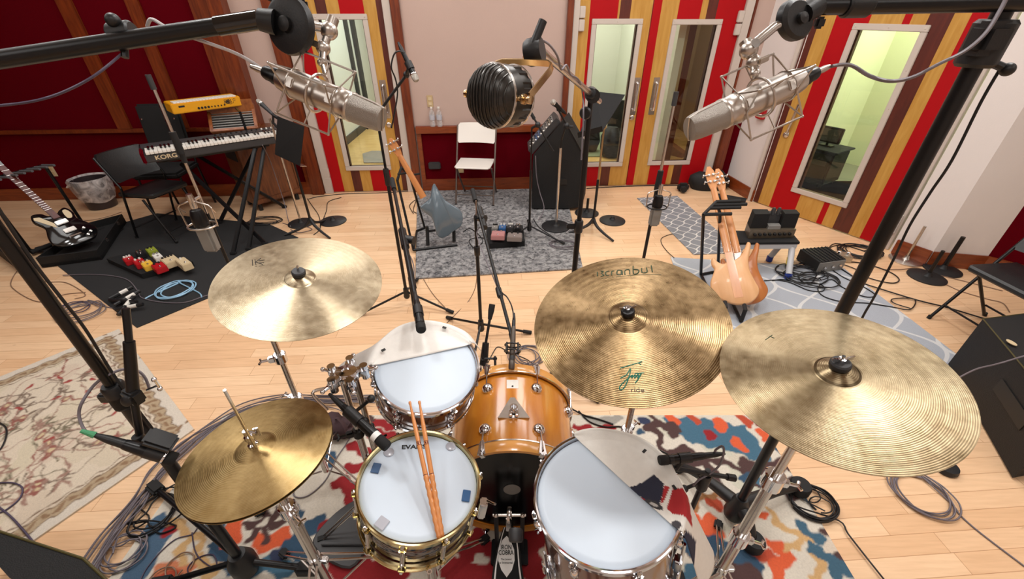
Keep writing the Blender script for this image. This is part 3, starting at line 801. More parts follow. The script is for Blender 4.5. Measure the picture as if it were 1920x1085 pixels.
# ================================================================ rugs
def rug_frame(a, b, c):
    """a,b along one edge (local x), c on the far side: returns matrix and width, depth"""
    a, b, c = Vector(a), Vector(b), Vector(c)
    X = frame(a, (0, 0, 1), b - a)
    l = X.inverted() @ c
    return X, (b - a).length, l.y
def painted_rug(name, X, w, d, step, paint, label, cat, wob=0.006, z=0.009, shear=0.0):
    nx, ny = max(2, int(w / step)), max(2, int(abs(d) / step))
    xs = np.linspace(0, w, nx); ys = np.linspace(0, d, ny)
    gx, gy = np.meshgrid(xs, ys)
    n0 = nx * ny
    vs = [(x, y, z) for x, y in zip(gx.ravel(), gy.ravel())]
    fs = [(j * nx + i, j * nx + i + 1, (j + 1) * nx + i + 1, (j + 1) * nx + i) for j in range(ny - 1) for i in range(nx - 1)]
    if d < 0: fs = [f[::-1] for f in fs]
    bo = [j * nx for j in range(ny)] ; bi = [i for i in range(nx)]
    edge = [i for i in range(nx)] + [j * nx + nx - 1 for j in range(1, ny)] + [(ny - 1) * nx + i for i in range(nx - 2, -1, -1)] + [j * nx for j in range(ny - 2, 0, -1)]
    m = len(edge)
    vs += [(vs[e][0], vs[e][1], 0.0005) for e in edge]
    for k in range(m):
        f = (edge[k], n0 + k, n0 + (k + 1) % m, edge[(k + 1) % m]); fs.append(f if d > 0 else f[::-1])
    me = bpy.data.meshes.new(name); me.from_pydata(vs, [], fs); me.materials.append(M['rug_pile'])
    o = bpy.data.objects.new(name, me); COL.objects.link(o); o.matrix_world = X
    xy = np.concatenate([np.stack([gx.ravel(), gy.ravel()], 1), np.array([[vs[e][0], vs[e][1]] for e in edge])])
    paint_mesh(o, sum(paint.eval(xy + np.array(j_) * step, wob) for j_ in ((-.3, -.3), (.3, -.3), (-.3, .3), (.3, .3))) / 4)
    if shear:
        for v in me.vertices: v.co.x += v.co.y / d * shear * (v.co.x / w)
    return tag(o, label, cat)
# ---- the coloured rug under the drums
A_, B_ = Vector((-1.60, 1.578, 0)), Vector((1.36, 1.578, 0))
X, w, d = rug_frame(A_, B_, (1.5, -.35, 0))
Xi = X.inverted()
def q(x, y): v = Xi @ P(x, y, .009); return (v.x, v.y)
def Q(*l): return [q(a, b) for a, b in l]
TEAL, DTEAL, ORG, DRED, BRN, TAN, NAVY, RST, CRM = (62, 100, 122), (46, 74, 98), (206, 88, 50), (140, 24, 30), (74, 50, 48), (196, 158, 108), (44, 52, 78), (176, 70, 44), (200, 192, 178)
pt = Paint((206, 198, 184))
rr = random.Random(3)
# quiet cream-grey mottling
for _ in range(60): pt.blob((rr.uniform(0, w), rr.uniform(-2, 0)), rr.uniform(.03, .1), (198 + rr.randint(-6, 6), 189, 172), rr.uniform(.7, 1.5), rr.uniform(0, 3))
# right far band of teal with orange and red flowers
pt.poly(Q((1240, 781), (1330, 786), (1400, 800), (1440, 850), (1450, 870), (1400, 858), (1370, 845), (1330, 838), (1290, 826), (1262, 806)), TEAL)
pt.poly(Q((1440, 830), (1500, 800), (1560, 900), (1540, 905), (1490, 880)), DTEAL)
for x, y, r, c in ((1330, 815, .035, DRED), (1385, 832, .04, ORG), (1350, 795, .045, ORG), (1260, 788, .04, ORG), (1430, 815, .035, ORG), (1300, 784, .03, RST), (1395, 788, .04, RST), (1420, 792, .03, DRED)): pt.blob(q(x, y), r, c, .8, .3)
# dark brown vines
for l, w_ in (([(1215, 800), (1235, 812), (1240, 840), (1262, 862), (1300, 868), (1340, 862), (1370, 870), (1400, 885)], .035),
              ([(1215, 800), (1240, 795), (1268, 802), (1262, 815)], .055), ([(1230, 790), (1222, 780)], .02),
              ([(1270, 862), (1262, 850), (1290, 842)], .05), ([(1295, 880), (1320, 890), (1345, 905), (1330, 880)], .06),
              ([(1400, 870), (1440, 880), (1470, 870), (1500, 888)], .07), ([(1420, 905), (1460, 915), (1500, 905)], .06),
              ([(1480, 930), (1520, 920)], .05)): pt.stroke(Q(*l), w_, BRN)
for x, y, r, c in ((1205, 788, .03, NAVY), (1203, 811, .022, DTEAL), (1430, 900, .04, TEAL), (1395, 893, .03, DTEAL), (1500, 868, .05, TEAL)): pt.blob(q(x, y), r, c, 1.3, .3)
# orange flourishes by the floor tom
for l, w_, c in (([(1290, 960), (1310, 985), (1335, 975), (1345, 995), (1320, 1010), (1345, 1030)], .055, ORG), ([(1330, 935), (1345, 945)], .06, RST), ([(1300, 950), (1320, 930), (1345, 925), (1370, 940), (1385, 975)], .03, (150, 104, 64)),
                 ([(1300, 1000), (1290, 1030), (1310, 1050)], .03, TAN), ([(1420, 930), (1400, 950), (1430, 965)], .04, ORG), ([(1445, 960), (1460, 985), (1490, 995), (1520, 1020), (1540, 1060), (1530, 1085)], .035, TAN),
                 ([(1445, 1020), (1470, 1030), (1480, 1045), (1450, 1060), (1465, 1085)], .05, ORG), ([(1400, 1030), (1430, 1045), (1450, 1040)], .03, RST), ([(1500, 1010), (1480, 1030)], .04, TAN)): pt.stroke(Q(*l), w_, c)
# teal leaves along the right edge
for l, w_ in (([(1520, 930), (1545, 950), (1560, 970)], .08), ([(1505, 985), (1515, 1000), (1535, 1010)], .05), ([(1545, 975), (1570, 1000), (1590, 1030), (1620, 1070)], .05), ([(1530, 1030), (1560, 1050), (1600, 1075)], .06), ([(1570, 1010), (1590, 1010)], .04), ([(1560, 1060), (1570, 1080)], .05)): pt.stroke(Q(*l), w_, (58, 92, 112))
for x, y in ((1550, 1000), (1580, 1045), (1600, 1060)): pt.blob(q(x, y), .02, BRN, 1.4)
for l, w_, c in (([(1290, 1010), (1320, 1025), (1360, 1040), (1400, 1060)], .12, DTEAL), ([(1330, 1055), (1370, 1075), (1410, 1085)], .1, BRN), ([(1300, 1075), (1330, 1085)], .08, TEAL)): pt.stroke(Q(*l), w_, c)
# dark red scrolls in the middle
for l, w_ in (([(880, 1040), (905, 1020), (935, 1030), (930, 1060), (900, 1075)], .06), ([(975, 980), (1000, 990), (1010, 1015), (990, 1030), (1000, 1050)], .08), ([(840, 1060), (870, 1075), (910, 1085)], .08),
              ([(850, 1085), (860, 1055), (890, 1035)], .05), ([(900, 1000), (880, 1015), (870, 1030)], .05), ([(975, 1060), (1010, 1075)], .08), ([(985, 1000), (970, 1020)], .05),
              ([(640, 905), (660, 915), (665, 940)], .08), ([(650, 880), (690, 870)], .05), ([(700, 812), (735, 820)], .07), ([(640, 800), (700, 790), (740, 800)], .05), ([(655, 960), (640, 985), (655, 1000)], .08),
              ([(600, 985), (620, 1000)], .06), ([(640, 1055), (690, 1075), (740, 1085)], .12), ([(660, 835), (690, 850)], .06), ([(720, 850), (760, 870), (800, 860)], .06), ([(1080, 800), (1120, 805), (1150, 800)], .04)): pt.stroke(Q(*l), w_, DRED)
# left: orange bar, dark flower, blue leaves, tan scrolls
pt.poly(Q((466, 1022), (478, 1000), (510, 1000), (545, 985), (545, 1010), (515, 1030), (480, 1035)), ORG)
for k in range(6): pt.stroke([q(496, 982), tuple(np.array(q(496, 982)) + .075 * np.array((cos(k * 1.05), sin(k * 1.05))))], .035, BRN)
pt.blob(q(496, 982), .02, CRM)
for l, w_, c in (([(540, 1020), (560, 1005), (560, 1040)], .06, DTEAL), ([(580, 985), (600, 970), (590, 990), (570, 1000)], .04, DTEAL), ([(480, 1065), (510, 1055), (540, 1070)], .06, TEAL), ([(530, 1035), (515, 1045)], .05, NAVY), ([(560, 960), (545, 950)], .05, DTEAL),
                 ([(400, 985), (415, 1000), (405, 1020), (420, 1040), (440, 1060)], .06, DTEAL), ([(290, 985), (300, 1000), (285, 1020), (270, 1050), (250, 1085)], .1, (66, 92, 116)), ([(310, 1000), (330, 990)], .05, DRED),
                 ([(320, 975), (345, 985), (355, 1010), (335, 1030), (345, 1060)], .035, TAN), ([(355, 1010), (380, 1000), (375, 1030)], .03, TAN), ([(300, 1060), (330, 1075), (360, 1060)], .05, (196, 120, 84)), ([(440, 985), (435, 1010)], .07, ORG),
                 ([(420, 975), (440, 960)], .04, BRN), ([(575, 1045), (590, 1060)], .06, DTEAL), ([(300, 1085), (330, 1080)], .05, RST), ([(370, 1050), (400, 1070), (390, 1085)], .05, TAN)): pt.stroke(Q(*l), w_, c)
# under the rack tom and the far edge
for l, w_, c in (([(620, 790), (650, 785), (690, 783)], .06, BRN), ([(1100, 784), (1130, 790), (1160, 784)], .05, (150, 146, 138)), ([(560, 800), (600, 830), (620, 870)], .06, DTEAL), ([(1180, 830), (1220, 850)], .05, BRN)): pt.stroke(Q(*l), w_, c)
for _ in range(46):
    cx_, cy_ = rr.uniform(.1, w - .1), rr.uniform(d + .1, -1.0); an = rr.uniform(0, 6.28); p_ = [(cx_, cy_)]
    for k in range(6): an += rr.uniform(.2, .8); p_.append((p_[-1][0] + .055 * cos(an), p_[-1][1] + .055 * sin(an)))
    if p_[0][1] < -.98: pt.stroke(p_, rr.uniform(.035, .07), rr.choice((TEAL, DTEAL, ORG, DRED, DRED, BRN, TAN)))
painted_rug('rug', X, w, d, (.0065), pt, 'multicoloured floral rug of teal, orange and dark red under the drum kit', 'rug', .008)
# ---- beige floral rug on the left
a, b = P(224, 618), P(365, 806)
X, w, d = rug_frame(a, b, P(0, 701)); Xi = X.inverted()
d = -abs((Xi @ P(0, 701)).length) * 3.2
pt = Paint((206, 192, 172))
for _ in range(80): pt.blob((rr.uniform(0, w), rr.uniform(d, 0)), rr.uniform(.03, .1), (200, 186 + rr.randint(-3, 3), 164), rr.uniform(.7, 1.5), rr.uniform(0, 3))
# vines, leaves and rosettes
GB, RS, OL, PK = (116, 98, 84), (140, 86, 76), (112, 102, 82), (150, 118, 104)
for _ in range(170):
    cx_, cy_ = rr.uniform(.16, w - .16), rr.uniform(d, -.15)
    an = rr.uniform(0, 6.28); l = rr.uniform(.04, .085)
    c = rr.choice((GB, GB, RS, OL, PK, PK))
    p_ = []
    for k in range(7):
        p_.append((cx_ + l * k / 3 * cos(an), cy_ + l * k / 3 * sin(an))); an += rr.uniform(.1, .5)
        cx_, cy_ = p_[-1][0] * .55 + cx_ * .45, p_[-1][1] * .55 + cy_ * .45
    pt.stroke(p_, rr.choice((.006, .006, .009)), c)
    kind = rr.random(); e = p_[-1]
    if kind < .35:
        for k in range(5): pt.blob((e[0] + .018 * cos(k * 1.26), e[1] + .018 * sin(k * 1.26)), .012, PK if k % 2 else RS)
        pt.blob(e, .011, (196, 176, 140))
    elif kind < .8:
        for k in range(4): pt.blob((p_[2][0] + rr.uniform(-.04, .04), p_[2][1] + rr.uniform(-.04, .04)), .015, c, 2.2, an + k)
    else: pt.blob(e, .016, (150, 60, 56), 1.6, an)
BD, BG = (112, 90, 72), (170, 150, 122)
for u0, u1, c in ((0, .05, (204, 194, 180)), (.05, .056, BD), (.056, .105, BG), (.105, .112, BD), (.125, .131, BD)):
    pt.poly([(u0, d), (u1, d), (u1, -u0), (u0, -u0)], c); pt.poly([(w - u1, d), (w - u0, d), (w - u0, -u0), (w - u1, -u0)], c)
    pt.poly([(u0, -u0), (w - u0, -u0), (w - u0, -u1), (u0, -u1)], c)
for k in range(int(-d / .05)):
    for u in (.08, w - .08): pt.blob((u, -k * .05), .016, (134, 106, 80), 1.5, 1.2 + (k % 2) * .8)
for k in range(int(w / .05)): pt.blob((k * .05, -.08), .016, (134, 106, 80), 1.5, .4 + (k % 2) * .8)
painted_rug('rug', X, w, d, (.0065), pt, 'beige rug with a faded floral vine pattern and striped border at the left', 'rug', .006, shear=.3)
# ---- plain and trellis rugs
def flat_rug(pts, m, label, z=.008, cat='rug', name='rug'):
    """pts: near-left, near-right, far-right, far-left on the floor"""
    pts = [Vector(p) for p in pts]; a, b = pts[:2]
    X = frame(a, (0, 0, 1), b - a); Xi = X.inverted()
    pl = [Xi @ v for v in pts]
    mb = MB(); mb.prism([(v.x, v.y) for v in pl], .0005, z, None, z * .4)
    o = mb.build(name, m, None, 30); o.matrix_world = X
    return tag(o, label, cat)
flat_rug([P(779, 524), P(1093, 505), (.66, 5.1, 0), (-1.16, 5.0, 0)], 'shag', 'grey mottled shag rug under the white folding chair', .018)
flat_rug([P(1300, 478), P(1300, 478) + Vector((.47, .04, 0)), P(1270, 368), P(1194, 372)], 'trellis_small', 'narrow grey runner with a white trellis pattern beside the double doors')
L1, L2 = P(1257, 483), P(1581, 503)
flat_rug([(1.25, 1.95, 0), (2.91, 1.95, 0), (2.88, 3.17, 0), (1.437, 3.368, 0)], 'trellis_large', 'pale grey rug with a large white trellis pattern under the bass guitars')
flat_rug([P(257, 615), P(392, 559), P(560, 446), P(506, 421), (-3.9, 4.35, 0), (-4.5, 3.55, 0)], 'black_carpet', 'charcoal carpet under the keyboards and the effects pedals at the left', .007, 'carpet', 'carpet')
# ================================================================ the drum kit
def on_head(X, x, y, z=0.0):
    """point of the drum head under pixel (x, y), in head coordinates"""
    O = Vector((0, 0, CAM_H)); r = Vector(ray(x, y)); n = X.to_3x3() @ Vector((0, 0, 1)); c = X.translation + n * z
    t = (c - O).dot(n) / r.dot(n)
    return X.inverted() @ (O + r * t)
on_head0 = on_head
def drum(name, label, C, N, r, depth, shell, hoop, nl, cat='drum', lug0=0.0, tube=False, lugm='chrome', xh=(1, 0, 0), rings=()):
    X = frame(C, Vector(N).normalized(), xh)
    t = thing(name, label, cat, X=X @ T(0, 0, -depth))
    H = T(0, 0, depth)                                           # head plane in thing coordinates
    rs = r - .013                                                # shell radius, hoop outside
    mb = MB(); mb.ring([(rs, -.006), (rs, -depth + .006), (rs - .008, -depth + .006), (rs - .008, -.006)], 56, H)
    for zz, hh in rings: mb.ring([(rs + .0005, zz - hh), (rs + .004, zz - hh * .5), (rs + .004, zz + hh * .5), (rs + .0005, zz + hh)], 56, H)
    mb.build('shell', shell, t)
    mb = MB(); mb.lathe([(0, 0), (rs - .02, 0), (rs - .004, -.001), (rs + .002, -.008)], 64, H, caps=False); mb.build('batter_head', 'head', t, 60)
    mb = MB(); mb.lathe([(0, -depth), (rs - .01, -depth), (rs + .002, -depth + .008)], 56, H, caps=False); mb.build('resonant_head', 'clear_gel', t, 60)
    def hoop_mb(z, up):
        s = 1 if up else -1; mb = MB()
        mb.ring([(r - .010, z - s * .018), (r - .003, z - s * .018), (r - .003, z - s * .006), (r - .007, z - s * .002), (r - .007, z + s * .004), (r - .001, z + s * .006), (r, z + s * .009), (r - .004, z + s * .011), (r - .009, z + s * .008), (r - .010, z + s * .002)], 72, H)
        return mb
    mb = hoop_mb(0.0, True)
    ears = MB()
    for k in range(nl):
        a = lug0 + 2 * pi * k / nl
        mb.box((r + .002, 0, -.012), (.018, .022, .008), H @ Matrix.Rotation(a, 4, 'Z'), .003)
    mb.build('rim', hoop, t)
    mb = hoop_mb(-depth, False)
    for k in range(nl):
        a = lug0 + 2 * pi * k / nl
        mb.box((r + .002, 0, -depth + .012), (.018, .022, .008), H @ Matrix.Rotation(a, 4, 'Z'), .003)
    mb.build('bottom_rim', hoop, t)
    for k in range(nl):
        a = lug0 + 2 * pi * k / nl; RZ = H @ Matrix.Rotation(a, 4, 'Z'); mb = MB()
        if tube:
            mb.cyl((rs + .011, 0, -.03), (rs + .011, 0, -depth + .03), .007, X=RZ)
            mb.box((rs + .005, 0, -depth / 2), (.014, .016, .03), RZ, .004)
            o = mb.build('lug', lugm, t); os_ = [o, o]
        else:
            l = min(.06, depth * .45); os_ = []
            for zz in ((-depth / 2,) if depth < .17 else (-.058, -depth + .058)):
                mb = MB(); mb.box((rs + .008, 0, zz), (.018, .02, l), RZ, .006); mb.ball((rs + .012, 0, zz), .012, (1, 1, 1.5), 10, RZ)
                os_.append(mb.build('lug', lugm, t))
            if len(os_) == 1: os_ *= 2
        mb = MB(); mb.cyl((r + .004, 0, .004), (r + .004, 0, -.045), .003, n=8, X=RZ); mb.lathe([(.0055, .0), (.0055, .012), (0, .013)], 8, RZ @ T(r + .004, 0, -.006)); mb.build('tension_rod', 'chrome', os_[0])
        mb = MB(); mb.cyl((r + .004, 0, -depth - .002), (r + .004, 0, -depth + .045), .003, n=8, X=RZ); mb.box((r + .004, 0, -depth - .002), (.008, .008, .012), RZ); mb.build('tension_rod', 'chrome', os_[1])
    return t, X
DR = {}
# snare
SN_C, SN_N, SN_R = Vector((-.283, .756, .684)), Vector((.17, -.004, 1)), .187
snare, XS = drum('snare_drum', 'brass rimmed snare drum with a white head and a pair of drumsticks on it', SN_C, SN_N, SN_R, .14, 'snare_shell', 'gold', 10, 'snare drum', .25, True, 'chrome_worn', rings=((-.07, .02),))
_w = [XS.inverted() @ (XS @ on_head0(XS, 776, 838))][0]; mb = MB(); mb.text('EVANS', .021, XS @ T(_w.x, _w.y, .0014) @ R('Z', 9), sx=1.25, bold=.0007); mb.v = [(XS @ T(0, 0, -.14)).inverted() @ v for v in mb.v]; mb.build('head_print', 'ink', snare, 0)
mb = MB(); mb.box((.205, -.02, -.075), (.024, .03, .08), None, .004); mb.cyl((.215, -.02, -.03), (.235, -.045, .0), .004); mb.v = [T(0, 0, .14) @ v for v in mb.v]; mb.build('snare_strainer', 'chrome', snare)
def gel(px, py, m, rot, label, s=(.022, .030)):
    c = on_head(XS, px, py); X = XS @ T(c.x, c.y, .0012) @ R('Z', rot)
    mb = MB(); o = [(s[0] / 2 * sx, s[1] / 2 * sy) for sx, sy in ((-1, -1), (1, -1), (1, 1), (-1, 1))]
    o = [(p[0] + q_[0], p[1] + q_[1]) for p, q_ in zip(o, ((0, 0), (0, 0), (0, 0), (0, 0)))]
    mb.box((0, 0, .0016), (s[0], s[1], .0032), None, .0012); ob = mb.build('damper_gel', m, None, 30); ob.matrix_world = X
    return tag(ob, label, 'damper gel')
gel(705, 878, 'slate_gel', -4, 'slate blue damper gel on the left side of the snare head', (.025, .034))
gel(874, 930, 'blue_gel', -3, 'bright blue damper gel at the right edge of the snare head', (.024, .037))
gel(716, 981, 'clear_gel', -28, 'clear square damper gel at the lower left of the snare head', (.032, .032))
def rgel(px, py, label):
    c = on_head(XS, px, py); mb = MB(); mb.lathe([(.0, .0), (.016, 0), (.0165, .0015), (.013, .003), (0, .003)], 24); ob = mb.build('damper_gel', 'clear_gel', None, 40); ob.matrix_world = XS @ T(c.x, c.y, .0012); return tag(ob, label, 'damper gel')
rgel(845, 837, 'round clear damper gel at the upper right of the snare head')
rgel(729, 848, 'round clear damper gel under the microphone on the snare head')
# drumsticks lying on the snare and its far rim
def stick(tip, butt, label, hs):
    a = PY(tip[0], tip[1], .948); c = on_head(XS, *butt, .0085); b = XS @ Vector((c.x, c.y, .0085))
    dn = (b - a).normalized(); L = (b - a).length
    Xk = frame(a, dn); t = thing('drumstick', label, 'drumstick', X=Xk, group='drumsticks on the snare')
    mb = MB(); pr = [(0, 0), (.0035, .001), (.0048, .006), (.0042, .011), (.0033, .014), (.0045, .04), (.0068, .085), (.0072, L * .5)]
    mb.lathe(pr + [(.0072, L * .58)], 16, caps=False); mb.build('shaft', 'stick', t, 50)
    mb = MB(); pr = [(.0074, L * .58)]
    for k in range(30): u = k / 29; pr.append((.0076 + .0009 * sin(u * 2 * pi * 7), L * (.585 + u * .40)))
    mb.lathe(pr + [(.006, L * .995), (.0, L)], 16, caps=False); mb.build('grip', 'stick', t, 50)
    for z0, z1 in ((.33, .334), (.355, .359), (.338, .351), (.575, .581)):
        mb = MB()
        if z1 - z0 > .01:
            for a0 in (.4, 1.4, 2.6, 3.7, 4.6): mb.lathe([(.00735, L * z0), (.00735, L * z1)], 4, None, a0, a0 + .6, caps=False)
        else: mb.lathe([(.00735, L * z0), (.00735, L * z1)], 16, caps=False)
        mb.build('shaft_print', 'red_ink', t)
stick((768, 752), (824, 1009), 'wooden drumstick with a ridged grip on the snare, the left one', 0)
stick((786, 751), (829, 1006), 'wooden drumstick with a ridged grip on the snare, the right one', 0)
# rack tom
RTV = (-.303, 1.107, .832, .19, -.25)
RT_C, RT_N, RT_R = Vector(RTV[:3]), Vector((RTV[3], RTV[4], 1)), .188
rack, XR = drum('rack_tom', 'walnut rack tom with a white towel laid over its far side', RT_C, RT_N, RT_R, .135, 'walnut_shell', 'chrome', 6, 'tom drum', .1)
# floor tom
FT_C, FT_N, FT_R = Vector((.272, .695, .726)), Vector((-.129, 0, 1)), .211
ftom, XF = drum('floor_tom', 'walnut floor tom with a printed towel laid over its right side', FT_C, FT_N, FT_R, .36, 'walnut_shell', 'chrome', 8, 'tom drum', .2)
for k, a in enumerate((radians(-150), radians(-30), radians(90))):
    Xl = T(0, 0, .36) @ Matrix.Rotation(a, 4, 'Z'); mb = MB()
    mb.box((FT_R + .004, 0, -.2), (.024, .03, .06), Xl, .005); o = mb.build('leg_bracket', 'chrome', ftom)
    mb = MB(); mb.tube([(FT_R + .012, 0, -.08), (FT_R + .012, 0, -.42), (FT_R + .05, 0, -.56), (FT_R + .05, 0, -.70)], .005, 8, X=Xl); mb.cyl((FT_R + .05, 0, -.69), (FT_R + .05, 0, -.71), .012, X=Xl); mb.build('tom_leg', 'chrome', o)
# towels
def towel(X, r, a0, a1, hang, name, m, label, cat, zt=.0135, nu=44, nv=26, paint=None, wav=.006, flare=lambda u: 0.0):
    """cloth over part of a drum: straight edge along the chord a0..a1, over the rim, then hanging"""
    p0, p1 = Vector((r * .985 * cos(a0), r * .985 * sin(a0), 0)), Vector((r * .985 * cos(a1), r * .985 * sin(a1), 0))
    vs, fs, uv = [], [], []
    for i in range(nu):
        u = i / (nu - 1); a = a0 + (a1 - a0) * u
        c = p0.lerp(p1, u); e = Vector((cos(a), sin(a), 0))
        h = hang(u)
        for j in range(nv):
            v = j / (nv - 1)
            if v < .6:
                k = v / .6; p = c.lerp(e * (r - .002), k); sag = .0065 * (1 - min(1, max(0, (r - p.length) / .03)))
                p.z = .004 + sag * (zt / .0105) + .0012 * sin(9 * u + 7 * k)
            else:
                k = (v - .6) / .4; b_ = min(1, k * 3)
                p = e * (r + .006 * min(1, k * 6) + .02 * k * (1 + sin(u * 17)) * .5 + flare(u) * k); p.z = zt - h * k - .001 * (1 - b_) + .004
                p += e * wav * sin(u * 23) * k
            vs.append(p); uv.append((u, v))
    for i in range(nu - 1):
        for j in range(nv - 1): f = (i * nv + j, (i + 1) * nv + j, (i + 1) * nv + j + 1, i * nv + j + 1); fs.append(f if a1 < a0 else f[::-1])
    me = bpy.data.meshes.new(name); me.from_pydata([tuple(v) for v in vs], [], fs); me.materials.append(M[m]); me.polygons.foreach_set('use_smooth', [True] * len(me.polygons))
    o = bpy.data.objects.new(name, me); COL.objects.link(o); o.matrix_world = X
    so = o.modifiers.new('thick', 'SOLIDIFY'); so.thickness = .002; so.offset = 1
    if paint: paint_mesh(o, paint.eval(np.array([[v.x, v.y] for v in vs])))
    else: paint_mesh(o, np.tile(np.array(srgb(240, 236, 230)[:3]), (len(vs), 1)))
    return tag(o, label, cat), vs
hl = on_head(XR, 712, 680); hr = on_head(XR, 872, 633)
aL, aR = atan2(hl.y, hl.x), atan2(hr.y, hr.x)
if aL < 0: aL += 2 * pi
tw, _ = towel(XR, RT_R, aL + .10, aR - .22, lambda u: .03 + .13 * max(0, 1 - u / .26) ** .8 + .07 * max(0, (u - .86) / .14), 'tea_towel', 'cloth_print', 'plain white tea towel over the far side of the rack tom', 'towel', flare=lambda u: .15 * max(0, 1 - u / .26) + .055 * max(0, (u - .86) / .14))
for px, py, rot in ((833, 616, -12), (719, 658, 40)):
    c = on_head(XR, px, py, .012); mb = MB(); mb.box((0, 0, 0), (.015, .009, .002)); mb.v = [T(c.x, c.y, .0195) @ R('Z', rot) @ v for v in mb.v]; mb.build('care_label', 'ink', tw, 0, label='small black care label')
h1 = on_head(XF, 1083, 826); h2 = on_head(XF, 1271, 993)
a1, a2 = atan2(h1.y, h1.x), atan2(h2.y, h2.x)
def fq(x, y): v = on_head(XF, x, y, .008); return (v.x, v.y)
pf = Paint((238, 234, 226))
pf.poly([fq(*p) for p in ((1176, 912), (1195, 909), (1226, 888), (1245, 905), (1243, 925), (1236, 945), (1215, 940), (1196, 926))], (40, 42, 60))
pf.poly([fq(*p) for p in ((1186, 922), (1215, 938), (1222, 955), (1212, 958))], (176, 36, 40))
pf.poly([fq(*p) for p in ((1246, 908), (1256, 912), (1246, 936), (1238, 946))], (178, 40, 44)); pf.poly([fq(*p) for p in ((1262, 915), (1290, 920), (1300, 975), (1262, 962), (1250, 952))], (176, 40, 44))
pf.blob(fq(1226, 945), .016, (60, 58, 60), 1.6, -.6); pf.blob(fq(1226, 945), .007, (190, 186, 182), 1.6, -.6); pf.blob(fq(1268, 984), .012, (70, 68, 72))
pf.poly([fq(*p) for p in ((1283, 990), (1310, 985), (1310, 1030), (1278, 1030))], (44, 46, 66))
tw2, _ = towel(XF, FT_R, a1 + .02, a2 - .03, lambda u: .035 + .22 * min(1, max(0, (u - .62) / .2)) ** .8, 'tea_towel', 'cloth_print', 'white towel with a red and blue flag print over the floor tom', 'towel', nu=110, nv=90, paint=pf, wav=.004, flare=lambda u: .075 * min(1, max(0, (u - .68) / .15)))
for px, py, rot in ((1208, 848, -50), (1264, 916, 20)):
    c = on_head(XF, px, py, .012); mb = MB(); mb.box((0, 0, 0), (.008, .014, .002)); mb.v = [T(c.x, c.y, .0195) @ R('Z', rot) @ v for v in mb.v]; mb.build('care_label', 'ink', tw2, 0, label='small black care label')
# bass drum
KC = Vector((0, .955, .297)); KR, KD = .283, .42
XK = frame(KC, (0, 1, 0), (1, 0, 0))          # local z points away from the drummer, local y = -Z world
kick = thing('bass_drum', 'honey maple bass drum lying on its side behind the pedal', 'bass drum', X=T(KC.x, KC.y + KD / 2, .01))
Xk0 = kick.matrix_basis.inverted() @ XK
mb = MB(); rs = KR - .016
mb.ring([(rs, .0), (rs, KD), (rs - .01, KD), (rs - .01, 0)], 80, Xk0); mb.build('shell', 'maple_honey', kick)
for nm, z0, sgn in (('batter_hoop', -.012, 1), ('front_hoop', KD - .033, 1)):
    mb = MB(); mb.ring([(KR - .012, z0), (KR - .001, z0), (KR, z0 + .002), (KR, z0 + .043), (KR - .001, z0 + .045), (KR - .012, z0 + .045)], 80, Xk0); mb.build(nm, 'maple_pale', kick)
for nm, z0 in (('hoop_band', .033), ('hoop_band', KD - .037)):
    mb = MB(); mb.ring([(KR - .004, z0), (KR + .0012, z0), (KR + .0012, z0 + .005), (KR - .004, z0 + .005)], 80, Xk0); mb.build(nm, 'chrome_worn', kick)
mb = MB(); mb.lathe([(0, .002), (KR - .012, .002)], 64, Xk0 @ Matrix.Diagonal((1, 1, 1, 1)), caps=False); mb.build('batter_head', 'black_head', kick, 0)
mb = MB(); mb.lathe([(0, KD - .002), (KR - .012, KD - .002)], 64, Xk0, caps=False); mb.build('front_head', 'head', kick, 0)
mb = MB(); mb.lathe([(0, -.0), (.034, -.0), (.034, .0015)], 28, Xk0 @ T(0, -.02, 0.0), caps=False); mb.v = [v + Vector((0, -.0005, 0)) for v in mb.v]; mb.build('impact_patch', 'grey_plastic', kick)
for ang in (-115, -65, -20, 20, 65, 115, 160, 200):
    a = radians(ang - 90 + 0)
    a = radians(-90 + (ang - 0)) if False else radians(ang) - pi / 2
for k in range(8):
    a = -pi / 2 + radians(22.5 + 45 * k)          # local angle; -90 deg is straight up
    Xa = Xk0 @ Matrix.Rotation(a, 4, 'Z')
    for s, z0 in ((1, 0.0), (-1, KD)):
        mb = MB(); zz = z0 + s * .105
        mb.lathe([(.025, 0), (.025, .004), (.022, .014), (.013, .022), (0, .024)], 20, Xa @ T(rs, 0, zz) @ R('Y', 90))
        o = mb.build('lug', 'chrome', kick)
        mb = MB(); mb.cyl((rs + .016, 0, zz - s * .01), (KR + .011, 0, z0 - s * .004), .0035, n=8, X=Xa)
        mb.prism([(-.016, 0), (.016, 0), (.008, .055), (-.008, .055)] if s > 0 else [(-.016, 0), (.016, 0), (.008, .055), (-.008, .055)], 0, .007, Xa @ T(KR + .0015, 0, z0 - s * .014) @ (Matrix(((0, 0, 1, 0), (1, 0, 0, 0), (0, s, 0, 0), (0, 0, 0, 1)))) , .001)
        mb.box((KR - .002, 0, z0 - s * .016), (.026, .018, .006), Xa, .002); mb.box((KR + .011, 0, z0 - s * .02), (.009, .009, .012), Xa, .002)
        mb.build('claw', 'chrome', o)
